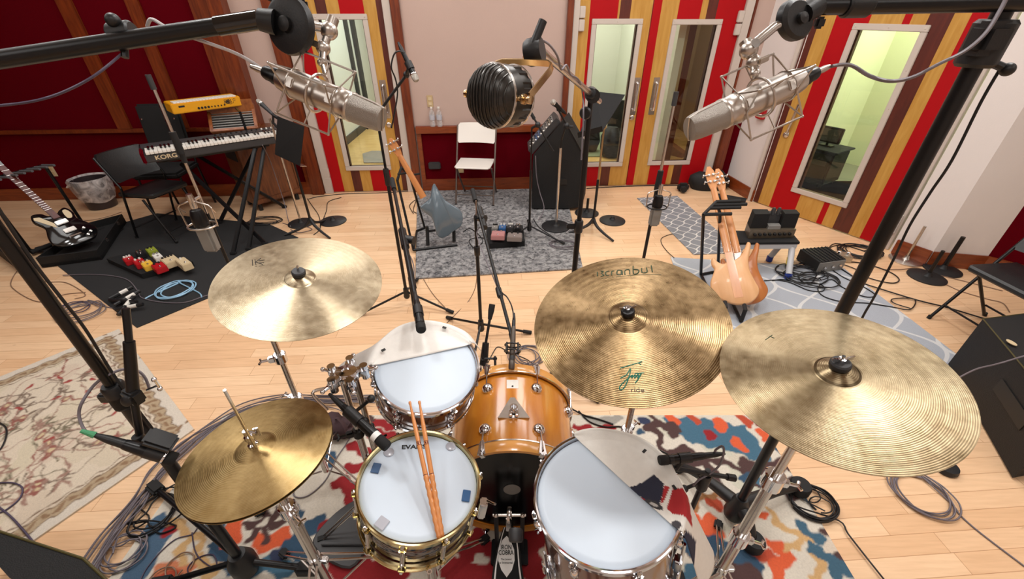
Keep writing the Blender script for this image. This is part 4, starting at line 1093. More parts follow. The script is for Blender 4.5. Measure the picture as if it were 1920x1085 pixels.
# tom bracket plate and vent badge on the shell top
def on_shell(px, py):
    """angle from the top and depth along the shell under a pixel"""
    r = Vector(ray(px, py)); O = Vector((0, 0, CAM_H)) - KC
    a = r.x ** 2 + r.z ** 2; b = 2 * (O.x * r.x + O.z * r.z); c = O.x ** 2 + O.z ** 2 - rs ** 2
    t = (-b - sqrt(b * b - 4 * a * c)) / (2 * a); p = O + r * t
    return atan2(p.x, p.z), p.y
def shellp(th, y, h): return Vector(((rs + h) * sin(th), y, (rs + h) * cos(th))) + KC - kick.location
def patch(name, pts, h0, h1, m, bump=None):
    """outline given in pixels, laid on the shell, extruded outwards"""
    q_ = [on_shell(*p) for p in pts]; n = len(q_)
    vs = [shellp(a, y, h0) for a, y in q_] + [shellp(a, y, h1) for a, y in q_]
    mb = MB(); fs = [tuple(range(n, 2 * n))] + [(i, (i + 1) % n, n + (i + 1) % n, n + i) for i in range(n)]
    mb.add(vs, fs); mb.add(vs, [f[::-1] for f in fs]) if False else None
    return mb.build(name, m, kick, 30)
tri = patch('tom_bracket', [(934, 786), (938, 780), (957, 748), (965, 748), (988, 780), (992, 786)], 0, .0105, 'chrome_worn')
th, y_ = on_shell(963, 775); mb = MB()
Xb = frame(shellp(th, y_, .0105), (sin(th), 0, cos(th)), (1, 0, 0))
mb.lathe([(.016, 0), (.016, .02), (.010, .02), (.010, .004), (0, .004)], 20, Xb @ T(0, .008, 0)); mb.box((-.012, -.012, .008), (.012, .03, .016), Xb, .003); mb.box((.012, -.012, .008), (.012, .03, .016), Xb, .003); mb.build('bracket_clamp', 'chrome', kick)
o = patch('vent_badge', [(950, 712), (972, 712), (972, 728), (950, 728)], 0, .0012, 'white_plastic')
th, y_ = on_shell(961, 724); mb = MB(); mb.lathe([(.004, 0), (.004, .0006), (0, .0006)], 14, frame(shellp(th, y_, .0014), (sin(th), 0, cos(th)))); mb.build('vent_hole', 'ink', kick)
for sx in (-1, 1):
    mb = MB(); th = sx * 1.72; p = shellp(th, KD * .72, .0); q2 = Vector((sx * .40, KD * .72 + .16, .012 - 0)) + Vector((KC.x - kick.location.x, KC.y - kick.location.y, 0))
    mb.lathe([(.028, 0), (.028, .012), (.018, .022), (0, .022)], 18, frame(p, (sin(th), 0, cos(th)))); mb.build('spur_bracket', 'chrome', kick)
    mb = MB(); mb.tube([p + Vector((sx * .012, 0, .02)), p + Vector((sx * .03, .01, -.02)), q2], .008, 10); mb.ball(q2, .013); mb.build('spur', 'black_metal', kick)
# bass drum pedal
pedal = thing('kick_pedal', 'black bass drum pedal with a printed footboard against the bass drum', 'pedal', (0, .8, .01), world=True)
f0, f1 = P(905, 1120, .04), P(990, 1120, .04)
top_l, top_r = P(940, 985, .17), P(968, 985, .17)
mb = MB()
rows = [(1140, 915, 983, .03), (1085, 922, 982, .05), (1060, 925, 978, .065), (1030, 931, 975, .085), (1005, 938, 971, .11), (988, 944, 968, .135)]
L_ = [P(l, y, z) for y, l, r_, z in rows]; R_ = [P(r_, y, z) for y, l, r_, z in rows]
def board(mb, L_, R_, t0, t1, ins=0.0):
    n = len(L_); dn = Vector((0, -.3, .95)).normalized()
    l2 = [a.lerp(b, ins) for a, b in zip(L_, R_)]; r2 = [b.lerp(a, ins) for a, b in zip(L_, R_)]
    vs = [v + dn * t0 for v in l2] + [v + dn * t0 for v in r2] + [v + dn * t1 for v in l2] + [v + dn * t1 for v in r2]
    fs = []
    for i in range(n - 1):
        fs += [(2 * n + i, 3 * n + i, 3 * n + i + 1, 2 * n + i + 1), (i, i + 1, n + i + 1, n + i), (i, 2 * n + i, 2 * n + i + 1, i + 1), (n + i, n + i + 1, 3 * n + i + 1, 3 * n + i)]
    fs += [(0, n, 3 * n, 2 * n), (n - 1, 3 * n - 1, 4 * n - 1, 2 * n - 1)]
    mb.add(vs, fs)
board(mb, L_, R_, -.008, 0); ft = mb.build('footboard', 'black_matte', pedal)
mb = MB(); board(mb, L_, R_, .0002, .0008, .07); mb.build('border_print', 'white_ink', pedal, 0)
mb = MB(); board(mb, L_, R_, .0010, .0014, .12); mb.build('board_print', 'black_matte', pedal, 0)
def pb(x, y):      # pixel -> footboard surface
    for k in range(len(rows) - 1):
        if rows[k][0] >= y >= rows[k + 1][0]: break
    u = (rows[k][0] - y) / (rows[k][0] - rows[k + 1][0]); z = rows[k][3] * (1 - u) + rows[k + 1][3] * u
    return P(x, y, z + .0025)
dia = [(950, 1004), (957, 1012), (964, 1030), (965, 1050), (960, 1068), (950, 1082), (940, 1068), (934, 1050), (935, 1030), (942, 1012)]
mb = MB(); c_ = [pb(*p) for p in dia]; mb.add(c_ + [sum(c_, Vector()) / len(c_) + Vector((0, 0, .001))], [(i, (i + 1) % 10, 10) for i in range(10)][::1]); mb.build('diamond_print', 'white_ink', pedal, 0)
def ptext(mb, st, px, py, hgt, wid):
    c = pb(px, py); e = pb(px + wid / 2, py); up = pb(px, py - hgt)
    ux = (e - c) * 2; uy = up - c
    tm = MB(); tm.text(st, 1.0, bold=.02, ext=0); xs = [v.x for v in tm.v]; ys = [v.y for v in tm.v]
    w_, h_ = max(xs) - min(xs), max(ys) - min(ys); mx, my = (max(xs) + min(xs)) / 2, (max(ys) + min(ys)) / 2
    mb.add([c + ux * ((v.x - mx) / w_) + uy * ((v.y - my) / h_) + Vector((0, -.001, .005)) for v in tm.v], tm.f)
mb = MB(); ptext(mb, 'IRON', 949, 1026, 9, 20); ptext(mb, 'COBRA', 949, 1036, 9, 28); ptext(mb, 'The Legend', 949, 1049, 4, 20); ptext(mb, 'is Immortal', 949, 1055, 4, 25); mb.build('name_print', 'ink', pedal, 0)
mb = MB()
pz = .245
pl, pr_ = PY(930, 965, .865), PY(980, 965, .865)
for p in (pl, pr_): mb.box((p.x, p.y, p.z / 2 + .006), (.016, .022, p.z - .01), None, .004)
mb.box(((pl.x + pr_.x) / 2, .86, .0215), (pr_.x - pl.x + .05, .1, .02), None, .004); mb.build('pedal_frame', 'black_metal', pedal)
mb = MB(); mb.cyl(pl + Vector((-.012, 0, 0)), pr_ + Vector((.012, 0, 0)), .0065); 
for p in (pl, pr_): mb.ball(p + Vector((0, -.004, .004)), .009, n=10)
mb.build('axle', 'chrome_worn', pedal)
mc = (pl + pr_) / 2; mb = MB(); mb.lathe([(.028, -.009), (.03, -.005), (.03, .005), (.028, .009)], 24, T(*mc) @ R('Y', 90)); mb.box((mc.x - .004, mc.y - .01, mc.z - .05), (.018, .008, .09), None, .002); mb.build('cam', 'chrome_worn', pedal)
mb = MB(); bt = PY(967, 1003, .70); mb.tube([mc, mc.lerp(bt, .5) + Vector((0, -.02, .02)), bt], .004, 8); bh = mb.build('beater_shaft', 'chrome', pedal)
mb = MB(); mb.lathe([(0, -.02), (.02, -.019), (.023, -.012), (.023, .012), (.02, .019), (0, .02)], 22, frame(bt, (0, 1, .35))); mb.build('beater_head', 'dark_grey', pedal)
# ---------------------------------------------------------------- cymbals
def cymbal(name, label, C, N, Rr, m, bell=.055, bow=.022, bellh=.016, xh=(1, 0, 0), th=.0014, group=None):
    X = frame(C, N, xh); prof = []
    def zr(r):
        z = bow * (1 - (r / Rr) ** 1.7)
        if r < bell: z += bellh * (1 - (r / bell) ** 2) ** .8
        return z
    rs_ = [.006, .015, .025, .035, .045, bell - .004, bell, bell + .004] + list(np.linspace(bell + .02, Rr, 14))
    top = [(r, zr(r)) for r in rs_]; bot = [(r, zr(r) - th) for r in reversed(rs_)]
    mb = MB(); mb.ring(top[::-1] + bot[::-1], 96)
    o = mb.build(name, m, None, 50); o.matrix_world = X
    tag(o, label, 'cymbal', group)
    return o, X, zr
def on_cymbal(X, zr, v, lift=.0006):
    r = math.hypot(v[0], v[1]); return Vector((v[0], v[1], zr(r) + lift))
def hit_cym(X, zr, px, py, z=.01):
    v = on_head(X, px, py, z)
    for _ in range(4): v = on_head(X, px, py, zr(math.hypot(v.x, v.y)))
    return v
CL, XL, ZL = cymbal('crash_cymbal', 'pale bronze cymbal at the left with a small black stamp', (-.690, 1.167, 1.148), (.169, -.125, 1), .254, 'bronze_pale', .047, .02)
RD, XD, ZD = cymbal('ride_cymbal', 'aged brown ride cymbal above the bass drum with a green signature', (.345, 1.0, 1.118), (-.20, -.21, 1), .282, 'bronze_aged', .058, .022)
CRr, XC, ZC = cymbal('crash_cymbal', 'large golden cymbal at the right edge of the kit, no writing', (.748, .707, 1.185), (-.17, -.063, 1), .2413, 'bronze_warm', .045, .02)
HT, XH, ZH = cymbal('hi_hat_cymbal', 'golden top hi-hat cymbal on the rod at the lower left', (-.679, .704, .911), (-.085, .03, 1), .1905, 'bronze_gold', .05, .018, .009)
HB, XHB, _z = cymbal('hi_hat_cymbal', 'lower hi-hat cymbal, upside down just under the top one', Vector((-.679, .704, .911)) - Vector((-.085, .03, 1)).normalized() * .009, (.085, -.03, -1), .1905, 'bronze_gold', .05, .018)
def cym_text(o, X, zr, st, px, py, size, m, name='stamp', ang=None, sx=1.0, shear=0.0):
    c = hit_cym(X, zr, px, py); e = hit_cym(X, zr, px + 20, py + (0 if ang is None else 20 * math.tan(radians(ang))))
    ux = (e - c); ux.z = 0; ux.normalize(); uy = Vector((-ux.y, ux.x, 0))
    mb = MB(); mb.text(st, size, mp=lambda v: on_cymbal(X, zr, (c.x + ux.x * v.x + uy.x * v.y, c.y + ux.y * v.x + uy.y * v.y)), sx=sx, shear=shear)
    mb.build(name, m, o, 0)
def cym_strokes(o, X, zr, lines, r, m, name):
    mb = MB()
    for l in lines:
        pts = [hit_cym(X, zr, *p) for p in l]; pts = catmull(pts, 4)
        mb.tube([on_cymbal(X, zr, p, .0002) for p in pts], r, 5)
    mb.build(name, m, o)
cym_strokes(CL, XL, ZL, [[(473, 487), (474, 498)], [(478, 486), (480, 497)], [(478, 492), (489, 484)], [(480, 491), (493, 496)], [(485, 489), (496, 487)], [(484, 493), (495, 492)]], .0011, 'ink', 'maker_stamp')
cym_strokes(CL, XL, ZL, [[(478, 500), (482, 499)], [(485, 499), (496, 497)]], .0005, 'ink', 'maker_stamp')
cym_strokes(RD, XD, ZD, [[(1120, 510), (1120, 518)], [(1126, 508), (1131, 509), (1128, 512), (1132, 516), (1126, 518)], [(1142, 508), (1136, 510), (1136, 515), (1141, 517)],
    [(1147, 516), (1147, 509), (1152, 508)], [(1166, 507), (1158, 507), (1157, 514), (1164, 515), (1166, 507), (1167, 515)], [(1172, 515), (1172, 507), (1180, 506), (1181, 514)], [(1187, 499), (1188, 513), (1196, 512), (1197, 506), (1188, 505)],
    [(1203, 503), (1204, 511), (1213, 510), (1212, 502)], [(1221, 498), (1223, 510)]], .0021, 'dark_green_ink', 'maker_stamp')
cym_strokes(RD, XD, ZD, [[(1128, 522), (1150, 520)], [(1155, 519), (1200, 515), (1240, 515)]], .0008, 'dark_green_ink', 'maker_stamp')
cym_strokes(RD, XD, ZD, [[(1163, 690), (1180, 685), (1204, 678)], [(1195, 680), (1202, 683)], [(1163, 709), (1175, 702), (1182, 690), (1180, 704), (1172, 724), (1164, 731), (1162, 725), (1172, 714), (1186, 703), (1184, 709), (1191, 702), (1190, 709), (1197, 701), (1196, 709), (1203, 699), (1197, 710), (1191, 718)], [(1190, 700), (1208, 699)]], .0015, 'green_ink', 'signature')
cym_text(RD, XD, ZD, 'ride', 1195, 731, .02, 'ink', 'ride_stamp', sx=1.1)
cym_strokes(CRr, XC, ZC, [[(1435, 637), (1448, 628)], [(1443, 630), (1452, 634)]], .001, 'dark_green_ink', 'worn_stamp')
# tilter tops: felt, wing nut, rod end (parts of each stand)
def tilter(par, X, zr, felt='dark_grey', big=1.0, wing=True):
    z0 = zr(.006)
    mb = MB(); mb.lathe([(.0, z0), (.017 * big, z0), (.0185 * big, z0 + .003), (.0185 * big, z0 + .012), (.016 * big, z0 + .016), (0, z0 + .016)], 22, X); mb.build('felt', felt, par)
    mb = MB(); mb.cyl((0, 0, z0 - .05), (0, 0, z0 + .034), .004, X=X, n=10)
    if wing:
        mb.lathe([(.008, z0 + .016), (.008, z0 + .026), (0, z0 + .027)], 14, X)
        mb.prism([(.005, 0), (.02, .006), (.024, .016), (.014, .014), (.005, .009)], -.0018, .0018, X @ T(0, 0, z0 + .015) @ R('X', 90)); mb.prism([(-.005, 0), (-.005, .009), (-.014, .014), (-.024, .016), (-.02, .006)], -.0018, .0018, X @ T(0, 0, z0 + .015) @ R('X', 90))
    mb.build('wing_nut', 'chrome', par)
    mb = MB(); mb.lathe([(0, -.004), (.019, -.004), (.019, zr(.02) - .0055), (0, zr(.02) - .0055)], 18, X @ T(0, 0, -.004)); mb.build('felt_washer', felt, par)
# ================================================================ stands and microphones
def pole_to(base, px, py):
    """height at which a vertical pole standing on base crosses pixel row py"""
    r = ray(px, py); t = base.y / r[1]; return CAM_H + r[2] * t
def clutch(mb, p, d, r, l, n=14):
    d = Vector(d).normalized(); mb.tube([p - d * l / 2, p - d * l * .42, p + d * l * .42, p + d * l / 2], [r * .85, r, r, r * .85], n)
def tripod_parts(t, b, r=.011, leg=.33, ang=(90, 210, 330), hub=.16, foot=.012, spread_z=.012, m='black_metal'):
    mb = MB(); mb.cyl(b + Vector((0, 0, hub - .035)), b + Vector((0, 0, hub + .035)), r * 2.0, r * 1.6); mb.ball(b + Vector((0, 0, hub - .035)), r * 2.0); mb.build('leg_hub', 'black', t)
    for a in ang:
        d = Vector((cos(radians(a)), sin(radians(a)), 0)); mb = MB()
        e = b + d * leg + Vector((0, 0, spread_z)); mb.tube([b + d * .02 + Vector((0, 0, hub)), e], r * .72, 10); o = mb.build('leg', m, t)
        mb = MB(); mb.tube([e - d * .05 + Vector((0, 0, .05 * (hub - spread_z) / leg)), e + d * .006], r * 1.15, 10); mb.build('rubber_foot', 'rubber', o)
def round_base(t, b, r=.13, h=.02, m='iron'):
    mb = MB(); mb.lathe([(0, .0), (r, 0), (r, h * .45), (r * .96, h * .6), (r * .25, h), (.024, h * 1.6), (.018, h * 2.6), (0, h * 2.6)], 48, T(*b)); mb.build('round_base', m, t)
def tubep(t, name, pts, r, m='black_metal', n=12, par=None):
    mb = MB(); mb.tube(pts, r, n); return mb.build(name, m, par or t)
# ---- big overhead stand, left (pole A) and its boom
def big_stand(label, hub_px, top_px, legs, boomlabel):
    b = P(*hub_px, .1); b.z = 0.009
    return b
A_b = P(452, 1050, .1); A_b.z = .01
tA = thing('boom_stand', 'tall black overhead stand at the left behind the hi-hat, with a long boom', 'microphone stand', A_b, world=True)
zA = 1.80
tubep(tA, 'pole', [A_b + Vector((0, 0, .07)), A_b + Vector((0, 0, 1.02))], .0175)
tubep(tA, 'pole_extension', [A_b + Vector((0, 0, 1.0)), A_b + Vector((0, 0, zA + .03))], .0135)
mb = MB(); clutch(mb, A_b + Vector((0, 0, 1.02)), (0, 0, 1), .026, .08); mb.box((A_b.x - .03, A_b.y, 1.02), (.05, .02, .03), None, .004); mb.build('pole_clutch', 'black', tA)
mb = MB(); mb.lathe([(.0, .03), (.045, .03), (.05, .045), (.05, .10), (.03, .15), (0, .15)], 20, T(A_b.x, A_b.y, 0)); mb.build('leg_hub', 'black', tA)
for px, py in ((577, 1065), (292, 915), (300, 1095)):
    e = P(px, py, .03); s = A_b + Vector((0, 0, .1 - .01)); s.z = .1; d = (e - s); o = tubep(tA, 'leg', [s, e], .012)
    mb = MB(); dn = Vector((d.x, d.y, 0)).normalized(); mb.box((0, 0, 0), (.09, .05, .045), frame(e, (0, 0, 1), dn), .01); mb.build('rubber_foot', 'rubber', o)
# boom A
top = A_b + Vector((0, 0, zA - .01))
rA = D(545, 48, .80)
pA0, pA1 = D(-60, 123, .755), D(487, 37, .79)
mb = MB(); dA = (pA1 - pA0).normalized(); mb.tube([top - dA * .35, top + dA * .02, pA1.lerp(pA0, .12)], .0145, 14); bo = mb.build('boom', 'black_metal', tA)
tubep(tA, 'boom_extension', [pA1.lerp(pA0, .15), pA1], .0165, 'black_gloss', 14, bo)
mb = MB(); c_ = D(232, 65, .773); clutch(mb, c_, dA, .021, .04); mb.ball(c_ + Vector((0, -.01, .022)), .012); mb.tube([c_, c_ + Vector((0, -.02, -.035))], .006, 8); mb.build('boom_clutch', 'black', bo)
mb = MB(); clutch(mb, top, dA, .03, .1); mb.cyl(top + Vector((0, -.04, 0)), top + Vector((0, .04, 0)), .035); mb.build('boom_clamp', 'black', tA)
mb = MB(); Xr = frame(rA, (-.35, -1, .25), (1, 0, 0)); mb.lathe([(0, -.011), (.043, -.011), (.049, -.008), (.051, 0), (.049, .008), (.043, .011), (.013, .011), (.013, .018), (.009, .020), (0, .02)], 36, Xr); mb.tube([pA1, pA1.lerp(rA, .5)], [.019, .022], 14); mb.build('ratchet_joint', 'black', bo)
mb = MB(); k0, k1 = D(515, 0, .81), D(478, -18, .84); mb.tube([rA + Vector((0, .012, .02)), k0, k1], .006, 10); mb.box((0, 0, 0), (.02, .012, .04), frame(D(570, 22, .82), (0, 0, 1)), .004); mb.build('ratchet_lever', 'black', bo)
# clamp-on arm for the hi-hat microphone
cl = D(272, 742, .0)
def on_pole(b, py):
    z0, z1 = 0.0, 2.5
    for _ in range(40):
        zm = (z0 + z1) / 2; v = Vector((b.x, b.y, zm)); d = v.y * _c - (zm - CAM_H) * _s; dn = -((zm - CAM_H) * _c + v.y * _s); y = 542.5 + dn / d * FPX
        if y > py: z0 = zm
        else: z1 = zm
    return Vector((b.x, b.y, zm))
cp = on_pole(A_b, 748)
dep = lambda v: v.y * _c - (v.z - CAM_H) * _s
dc = dep(cp)
a_top, a_mid, a_low, a_end = D(236, 578, dc - .12), D(242, 640, dc - .10), D(250, 742, dc - .06), D(264, 826, dc - .03)
mb = MB(); mb.tube([a_top, a_mid], .0085, 12); mb.tube([a_mid, a_low], [.0125, .0145], 12); mb.tube([a_low, a_end], .009, 12); arm = mb.build('clamp_arm', 'black_metal', tA)
mb = MB(); mb.box((0, 0, 0), (.05, .03, .04), frame(a_low, (0, 0, 1), cp - a_low), .006); mb.tube([a_low, cp], .011, 10); clutch(mb, cp, (0, 0, 1), .026, .05); mb.lathe([(.014, 0), (.014, .006), (.009, .009), (0, .009)], 16, frame(a_low + Vector((0, -.018, .002)), (0, -1, .3))); mb.build('arm_clamp', 'black', arm)
mb = MB(); h0, h1 = D(275, 731, dc - .04), D(296, 722, dc - .04); mb.tube([h0, h1], .0028, 8); mb.tube([h1 + Vector((0, 0, -.012)), h1 + Vector((0, 0, .02))], .0025, 8); mb.ball(h1 + Vector((0, 0, .021)), .0065); mb.ball(h1 + Vector((0, 0, -.013)), .0065); mb.build('clamp_lever', 'chrome', arm)
# the mic it holds
def dyn_mic(name, label, tail, tip, r, kind='pencil', clip=True, m='black_metal', cat='microphone', group=None, clip_d=(0, 0, -1), band='chrome', headm='black_matte'):
    """stage microphone from its cable end to its front end"""
    tail, tip = Vector(tail), Vector(tip); d = tip - tail; L = d.length; X = frame(tail, d, (0, 0, 1))
    t = thing(name, label, cat, X=X, group=group)
    if kind == 'ball':
        mb = MB(); mb.lathe([(0, 0), (r * .62, 0), (r * .66, .01), (r * .8, L * .45), (r * .95, L * .68), (r * .95, L * .72), (0, L * .72)], 22); mb.build('mic_body', m, t)
        mb = MB(); mb.lathe([(r * 1.0, L * .70), (r * 1.12, L * .72), (r * 1.12, L * .75), (r, L * .77)], 24, caps=False); mb.build('grille_band', band, t)
        mb = MB(); mb.lathe([(r * .96, L * .76), (r * 1.05, L * .82), (r * 1.02, L * .90), (r * .8, L * .97), (r * .4, L), (0, L)], 22, caps=False); mb.build('mic_grille', headm, t)
    else:
        mb = MB(); mb.lathe([(0, 0), (r * .72, 0), (r * .8, L * .05), (r * .95, L * .3), (r, L * .5), (r, L * .8), (0, L * .8)], 22); mb.build('mic_body', m, t)
        mb = MB(); mb.lathe([(r * 1.01, L * .70), (r * 1.03, L * .71), (r * 1.03, L * .78), (r * 1.01, L * .79)], 22, caps=False); mb.build('mic_band', band, t)
        mb = MB(); mb.lathe([(r * .9, L * .8), (r * 1.08, L * .83), (r * 1.08, L * .97), (r * .95, L), (0, L)], 22); mb.build('mic_grille', headm, t)
    mb = MB(); mb.lathe([(0, -.065), (r * .3, -.065), (r * .45, -.05), (r * .62, -.03), (r * .68, 0), (0, 0)], 16); mb.build('cable_plug', 'black', t)
    return t, X, L
hh0, hh1 = D(232, 832, dc - .08), D(330, 862, dc - .03)
hm, Xh, Lh = dyn_mic('microphone', 'black pencil microphone with a green taped plug pointing at the hi-hat', hh0, hh1, .0165, band='chrome')
mb = MB(); mb.tube([(0, 0, -.092), (0, 0, -.062)], [.0045, .008], 10); mb.build('tape_band', 'green_tape', hm, label='green tape on the plug')
mb = MB(); mb.tube([a_end + Vector((0, 0, .02)), a_end], [.013, .016], 14); mb.ball(a_end, .017); mb.tube([a_end, hh0.lerp(hh1, .45)], .008, 10); mb.build('mic_clip', 'black', arm)
mb = MB(); mb.box((0, 0, 0), (.02, .05, .07), frame(hh0.lerp(hh1, .62) + Vector((.01, .02, .03)), (hh1 - hh0), (0, 0, 1)), .006); mb.tube([hh0.lerp(hh1, .4), hh0.lerp(hh1, .75)], .0175, 16); mb.build('mic_clip', 'black', arm)
# ---- big overhead stand, right
B_b = P(1385, 945, .12); B_b.z = .01
tB = thing('boom_stand', 'tall black overhead stand rising at the right behind the large golden cymbal', 'microphone stand', B_b, world=True)
zB = 1.885
tubep(tB, 'pole', [B_b + Vector((0, 0, .1)), B_b + Vector((0, 0, 1.2))], .0175)
tubep(tB, 'pole_extension', [B_b + Vector((0, 0, 1.18)), B_b + Vector((0, 0, zB))], .0172)
mb = MB(); mb.lathe([(0, .04), (.04, .04), (.045, .06), (.04, .12), (.024, .17), (0, .17)], 20, T(B_b.x, B_b.y, 0)); mb.build('leg_hub', 'black', tB)
for px, py, z in ((1412, 1015, .045), (1500, 912, .04), (1268, 868, .03)):
    e = P(px, py, z); s = B_b + Vector((0, 0, .11)); mid = s.lerp(e, .55) + Vector((0, 0, .025)); mb = MB(); mb.tube(catmull([s, mid, e], 6), [.03 - .0012 * k for k in range(13)], 12); o = mb.build('leg', 'black', tB)
    mb = MB(); dn = Vector((e.x - s.x, e.y - s.y, 0)).normalized(); mb.lathe([(0, -.028), (.042, -.028), (.046, -.02), (.046, .012), (.04, .022), (0, .022)], 24, T(*e) @ T(0, 0, -.0)); mb.v = [Vector((v.x, v.y, max(v.z, .012))) for v in mb.v]; mb.build('rubber_foot', 'rubber', o)
topB = on_pole(B_b, 22); clB = on_pole(B_b, 82)
mb = MB(); clutch(mb, clB, (0, 0, 1), .036, .085); mb.box((clB.x - .02, clB.y - .02, clB.z + .01), (.06, .05, .06), None, .012); mb.tube([clB + Vector((.02, 0, -.03)), clB + Vector((.055, -.02, -.045))], .008, 8); mb.ball(clB + Vector((.055, -.02, -.045)), .013); mb.build('boom_clamp', 'black', tB)
rB = D(1490, 38, .79); pB1 = D(1530, 11, .80); far = topB + Vector((0, -.02, .015))
dB = (pB1 - far).normalized()
mb = MB(); mb.tube([far - dB * .3, pB1], .0155, 14); bo = mb.build('boom', 'black_metal', tB)
mb = MB(); c_ = far.lerp(pB1, .80); clutch(mb, c_, dB, .021, .05); mb.box((c_.x - .06, c_.y, c_.z - .028), (.018, .014, .02), None, .004); mb.build('boom_clutch', 'black', bo)
mb = MB(); Xr = frame(rB, (.55, -1, .35), (1, 0, 0)); mb.lathe([(0, -.011), (.04, -.011), (.047, -.006), (.048, 0), (.047, .006), (.04, .011), (.013, .011), (.013, .018), (0, .02)], 36, Xr @ Matrix.Diagonal((1, .72, 1, 1))); mb.tube([pB1, pB1.lerp(rB, .6)], [.02, .018], 14); mb.build('ratchet_joint', 'black', bo)
mb = MB(); j0, j1 = D(1452, 50, .775), D(1417, 80, .765); mb.tube([rB, j0, j1], .0085, 12); mb.build('ratchet_neck', 'chrome_worn', bo)
# ---- large silver microphones in spider mounts
def big_mic(label, back, tip, joints, up, mirror=1):
    back, tip = Vector(back), Vector(tip); d = (tip - back); L = d.length; X = frame(back, d, up); k = L / .2; r = .0262
    t = thing('microphone', label, 'microphone', X=X)
    mb = MB(); mb.lathe([(0, 0), (r * .62, 0), (r * .78, .004), (r * .96, .028), (r, .034), (r, .122 * k), (0, .122 * k)], 40); mb.build('mic_body', 'nickel', t)
    mb = MB(); mb.lathe([(r * 1.0, .118 * k), (r * 1.05, .12 * k), (r * 1.05, .126 * k), (r * 1.02, .128 * k), (r * 1.02, .138 * k), (r * 1.05, .14 * k), (r * 1.05, .143 * k), (r, .145 * k)], 40, caps=False); mb.build('body_ring', 'nickel', t)
    # grille: round at the collar, flattened towards the top with a flat roof
    mb = MB(); n = 40; rings = [(.143, 1.0, 1.0), (.16, .99, .97), (.185, .95, .86), (.197, .9, .76), (.2005, .82, .68)]
    vs = [(r * a * cos(2 * pi * i / n), r * b * sin(2 * pi * i / n), z * k) for z, a, b in rings for i in range(n)]; fs = [(q_ * n + i, q_ * n + (i + 1) % n, (q_ + 1) * n + (i + 1) % n, (q_ + 1) * n + i) for q_ in range(len(rings) - 1) for i in range(n)] + [tuple(range((len(rings) - 1) * n, len(rings) * n))]
    mb.add(vs, fs); mb.build('mic_grille', 'grille', t, 50)
    mb = MB(); mb.tube([(r * 1.0, 0, .143 * k), (r * .97, 0, .186 * k), (r * .84, 0, .2012 * k), (0, 0, .2025 * k), (-r * .84, 0, .2012 * k), (-r * .97, 0, .186 * k), (-r * 1.0, 0, .143 * k)], .0012, 8); mb.build('grille_rib', 'nickel', t)
    mb = MB(); mb.text('T', .012, T(0, 0, .132 * k) @ R('X', 90) @ T(0, 0, r * 1.025)); 
    mb.v = [Matrix.Rotation(radians(205 if mirror > 0 else -35), 4, 'Z') @ T(0, 0, .132 * k).inverted() @ v for v in mb.v]; mb.v = [v + Vector((0, 0, .132 * k)) for v in mb.v]; mb.build('maker_badge', 'ink', t)
    mb = MB(); mb.lathe([(0, -.032), (r * .42, -.032), (r * .5, -.026), (r * .52, -.012), (r * .6, -.010), (r * .6, .001), (0, .001)], 24); pl = mb.build('cable_plug', 'black_metal', t)
    mb = MB(); mb.lathe([(0, -.062), (.0042, -.062), (.006, -.05), (.006, -.03), (0, -.03)], 14); mb.build('plug_sleeve', 'nickel', pl)
    # switch windows and clip brackets on the body
    for zz in (.038, .112):
        [(lambda q_: (q_.box((r * .9, 0, zz * k), (.012, .018, .014), R('Z', 60 * mirror + w_), .002), q_.build('body_clip', 'nickel', t)))(MB()) for w_ in (0, 180)]
    # spider mount: middle hoop, two inner rings and zigzag spokes
    R0 = .043; zc = .075 * k
    mb = MB(); mb.tube([(R0 * .8 * cos(a), R0 * .8 * sin(a), zc) for a in np.linspace(0, 2 * pi, 33)[:-1]], .0028, 8, True); sm = mb.build('shock_mount', 'nickel', t)
    mb = MB()
    for a0 in range(4):
        a = radians(45 + 90 * a0)
        e = Vector((R0 * 1.5 * cos(a), R0 * 1.5 * sin(a), 0))
        pts = [e + Vector((0, 0, zc - .060)), e + Vector((0, 0, zc + .052))]
        mb.tube(pts, .002, 8)
        for z1, z2, s in ((zc - .060, .03 * k, .785), (zc + .052, .118 * k, .785), (zc - .060, .03 * k, -.785), (zc + .052, .118 * k, -.785)):
            mb.tube([e + Vector((0, 0, z1)), (r * 1.03 * cos(a + s), r * 1.03 * sin(a + s), z2)], .0016, 6)
        mb.tube([(R0 * .8 * cos(a), R0 * .8 * sin(a), zc), e + Vector((0, 0, zc))], .0015, 6)
        for z1 in (zc - .060, zc + .052): mb.ball(e + Vector((0, 0, z1)), .0028, n=8)
    mb.build('mount_wire', 'nickel', sm)
    for z1 in (.03 * k, .118 * k):
        mb = MB(); mb.tube([(r * 1.03 * cos(a), r * 1.03 * sin(a), z1) for a in np.linspace(0, 2 * pi, 33)[:-1]], .0014, 8, True); mb.build('inner_ring', 'nickel', sm)
    Xi = X.inverted(); J = [Xi @ Vector(j) for j in joints]
    hp = Vector((R0 * .8 * cos(0), R0 * .8 * sin(0), zc))
    hp = min([Vector((R0 * .8 * cos(a), R0 * .8 * sin(a), zc)) for a in np.linspace(0, 6.28, 40)], key=lambda v: (v - J[2]).length)
    mb = MB(); mb.tube([hp, J[2]], .0042, 10); mb.ball(J[2], .009); mb.ball(J[1], .0135); mb.ball(J[0], .0165); mb.tube([J[0], J[1]], .008, 12); mb.tube([J[1], J[2]], .007, 12); mb.tube([J[0] + (J[0] - J[1]) * .3, J[0] + (J[0] - J[1]) * .75], .011, 12); mb.build('swivel_joint', 'nickel', t)
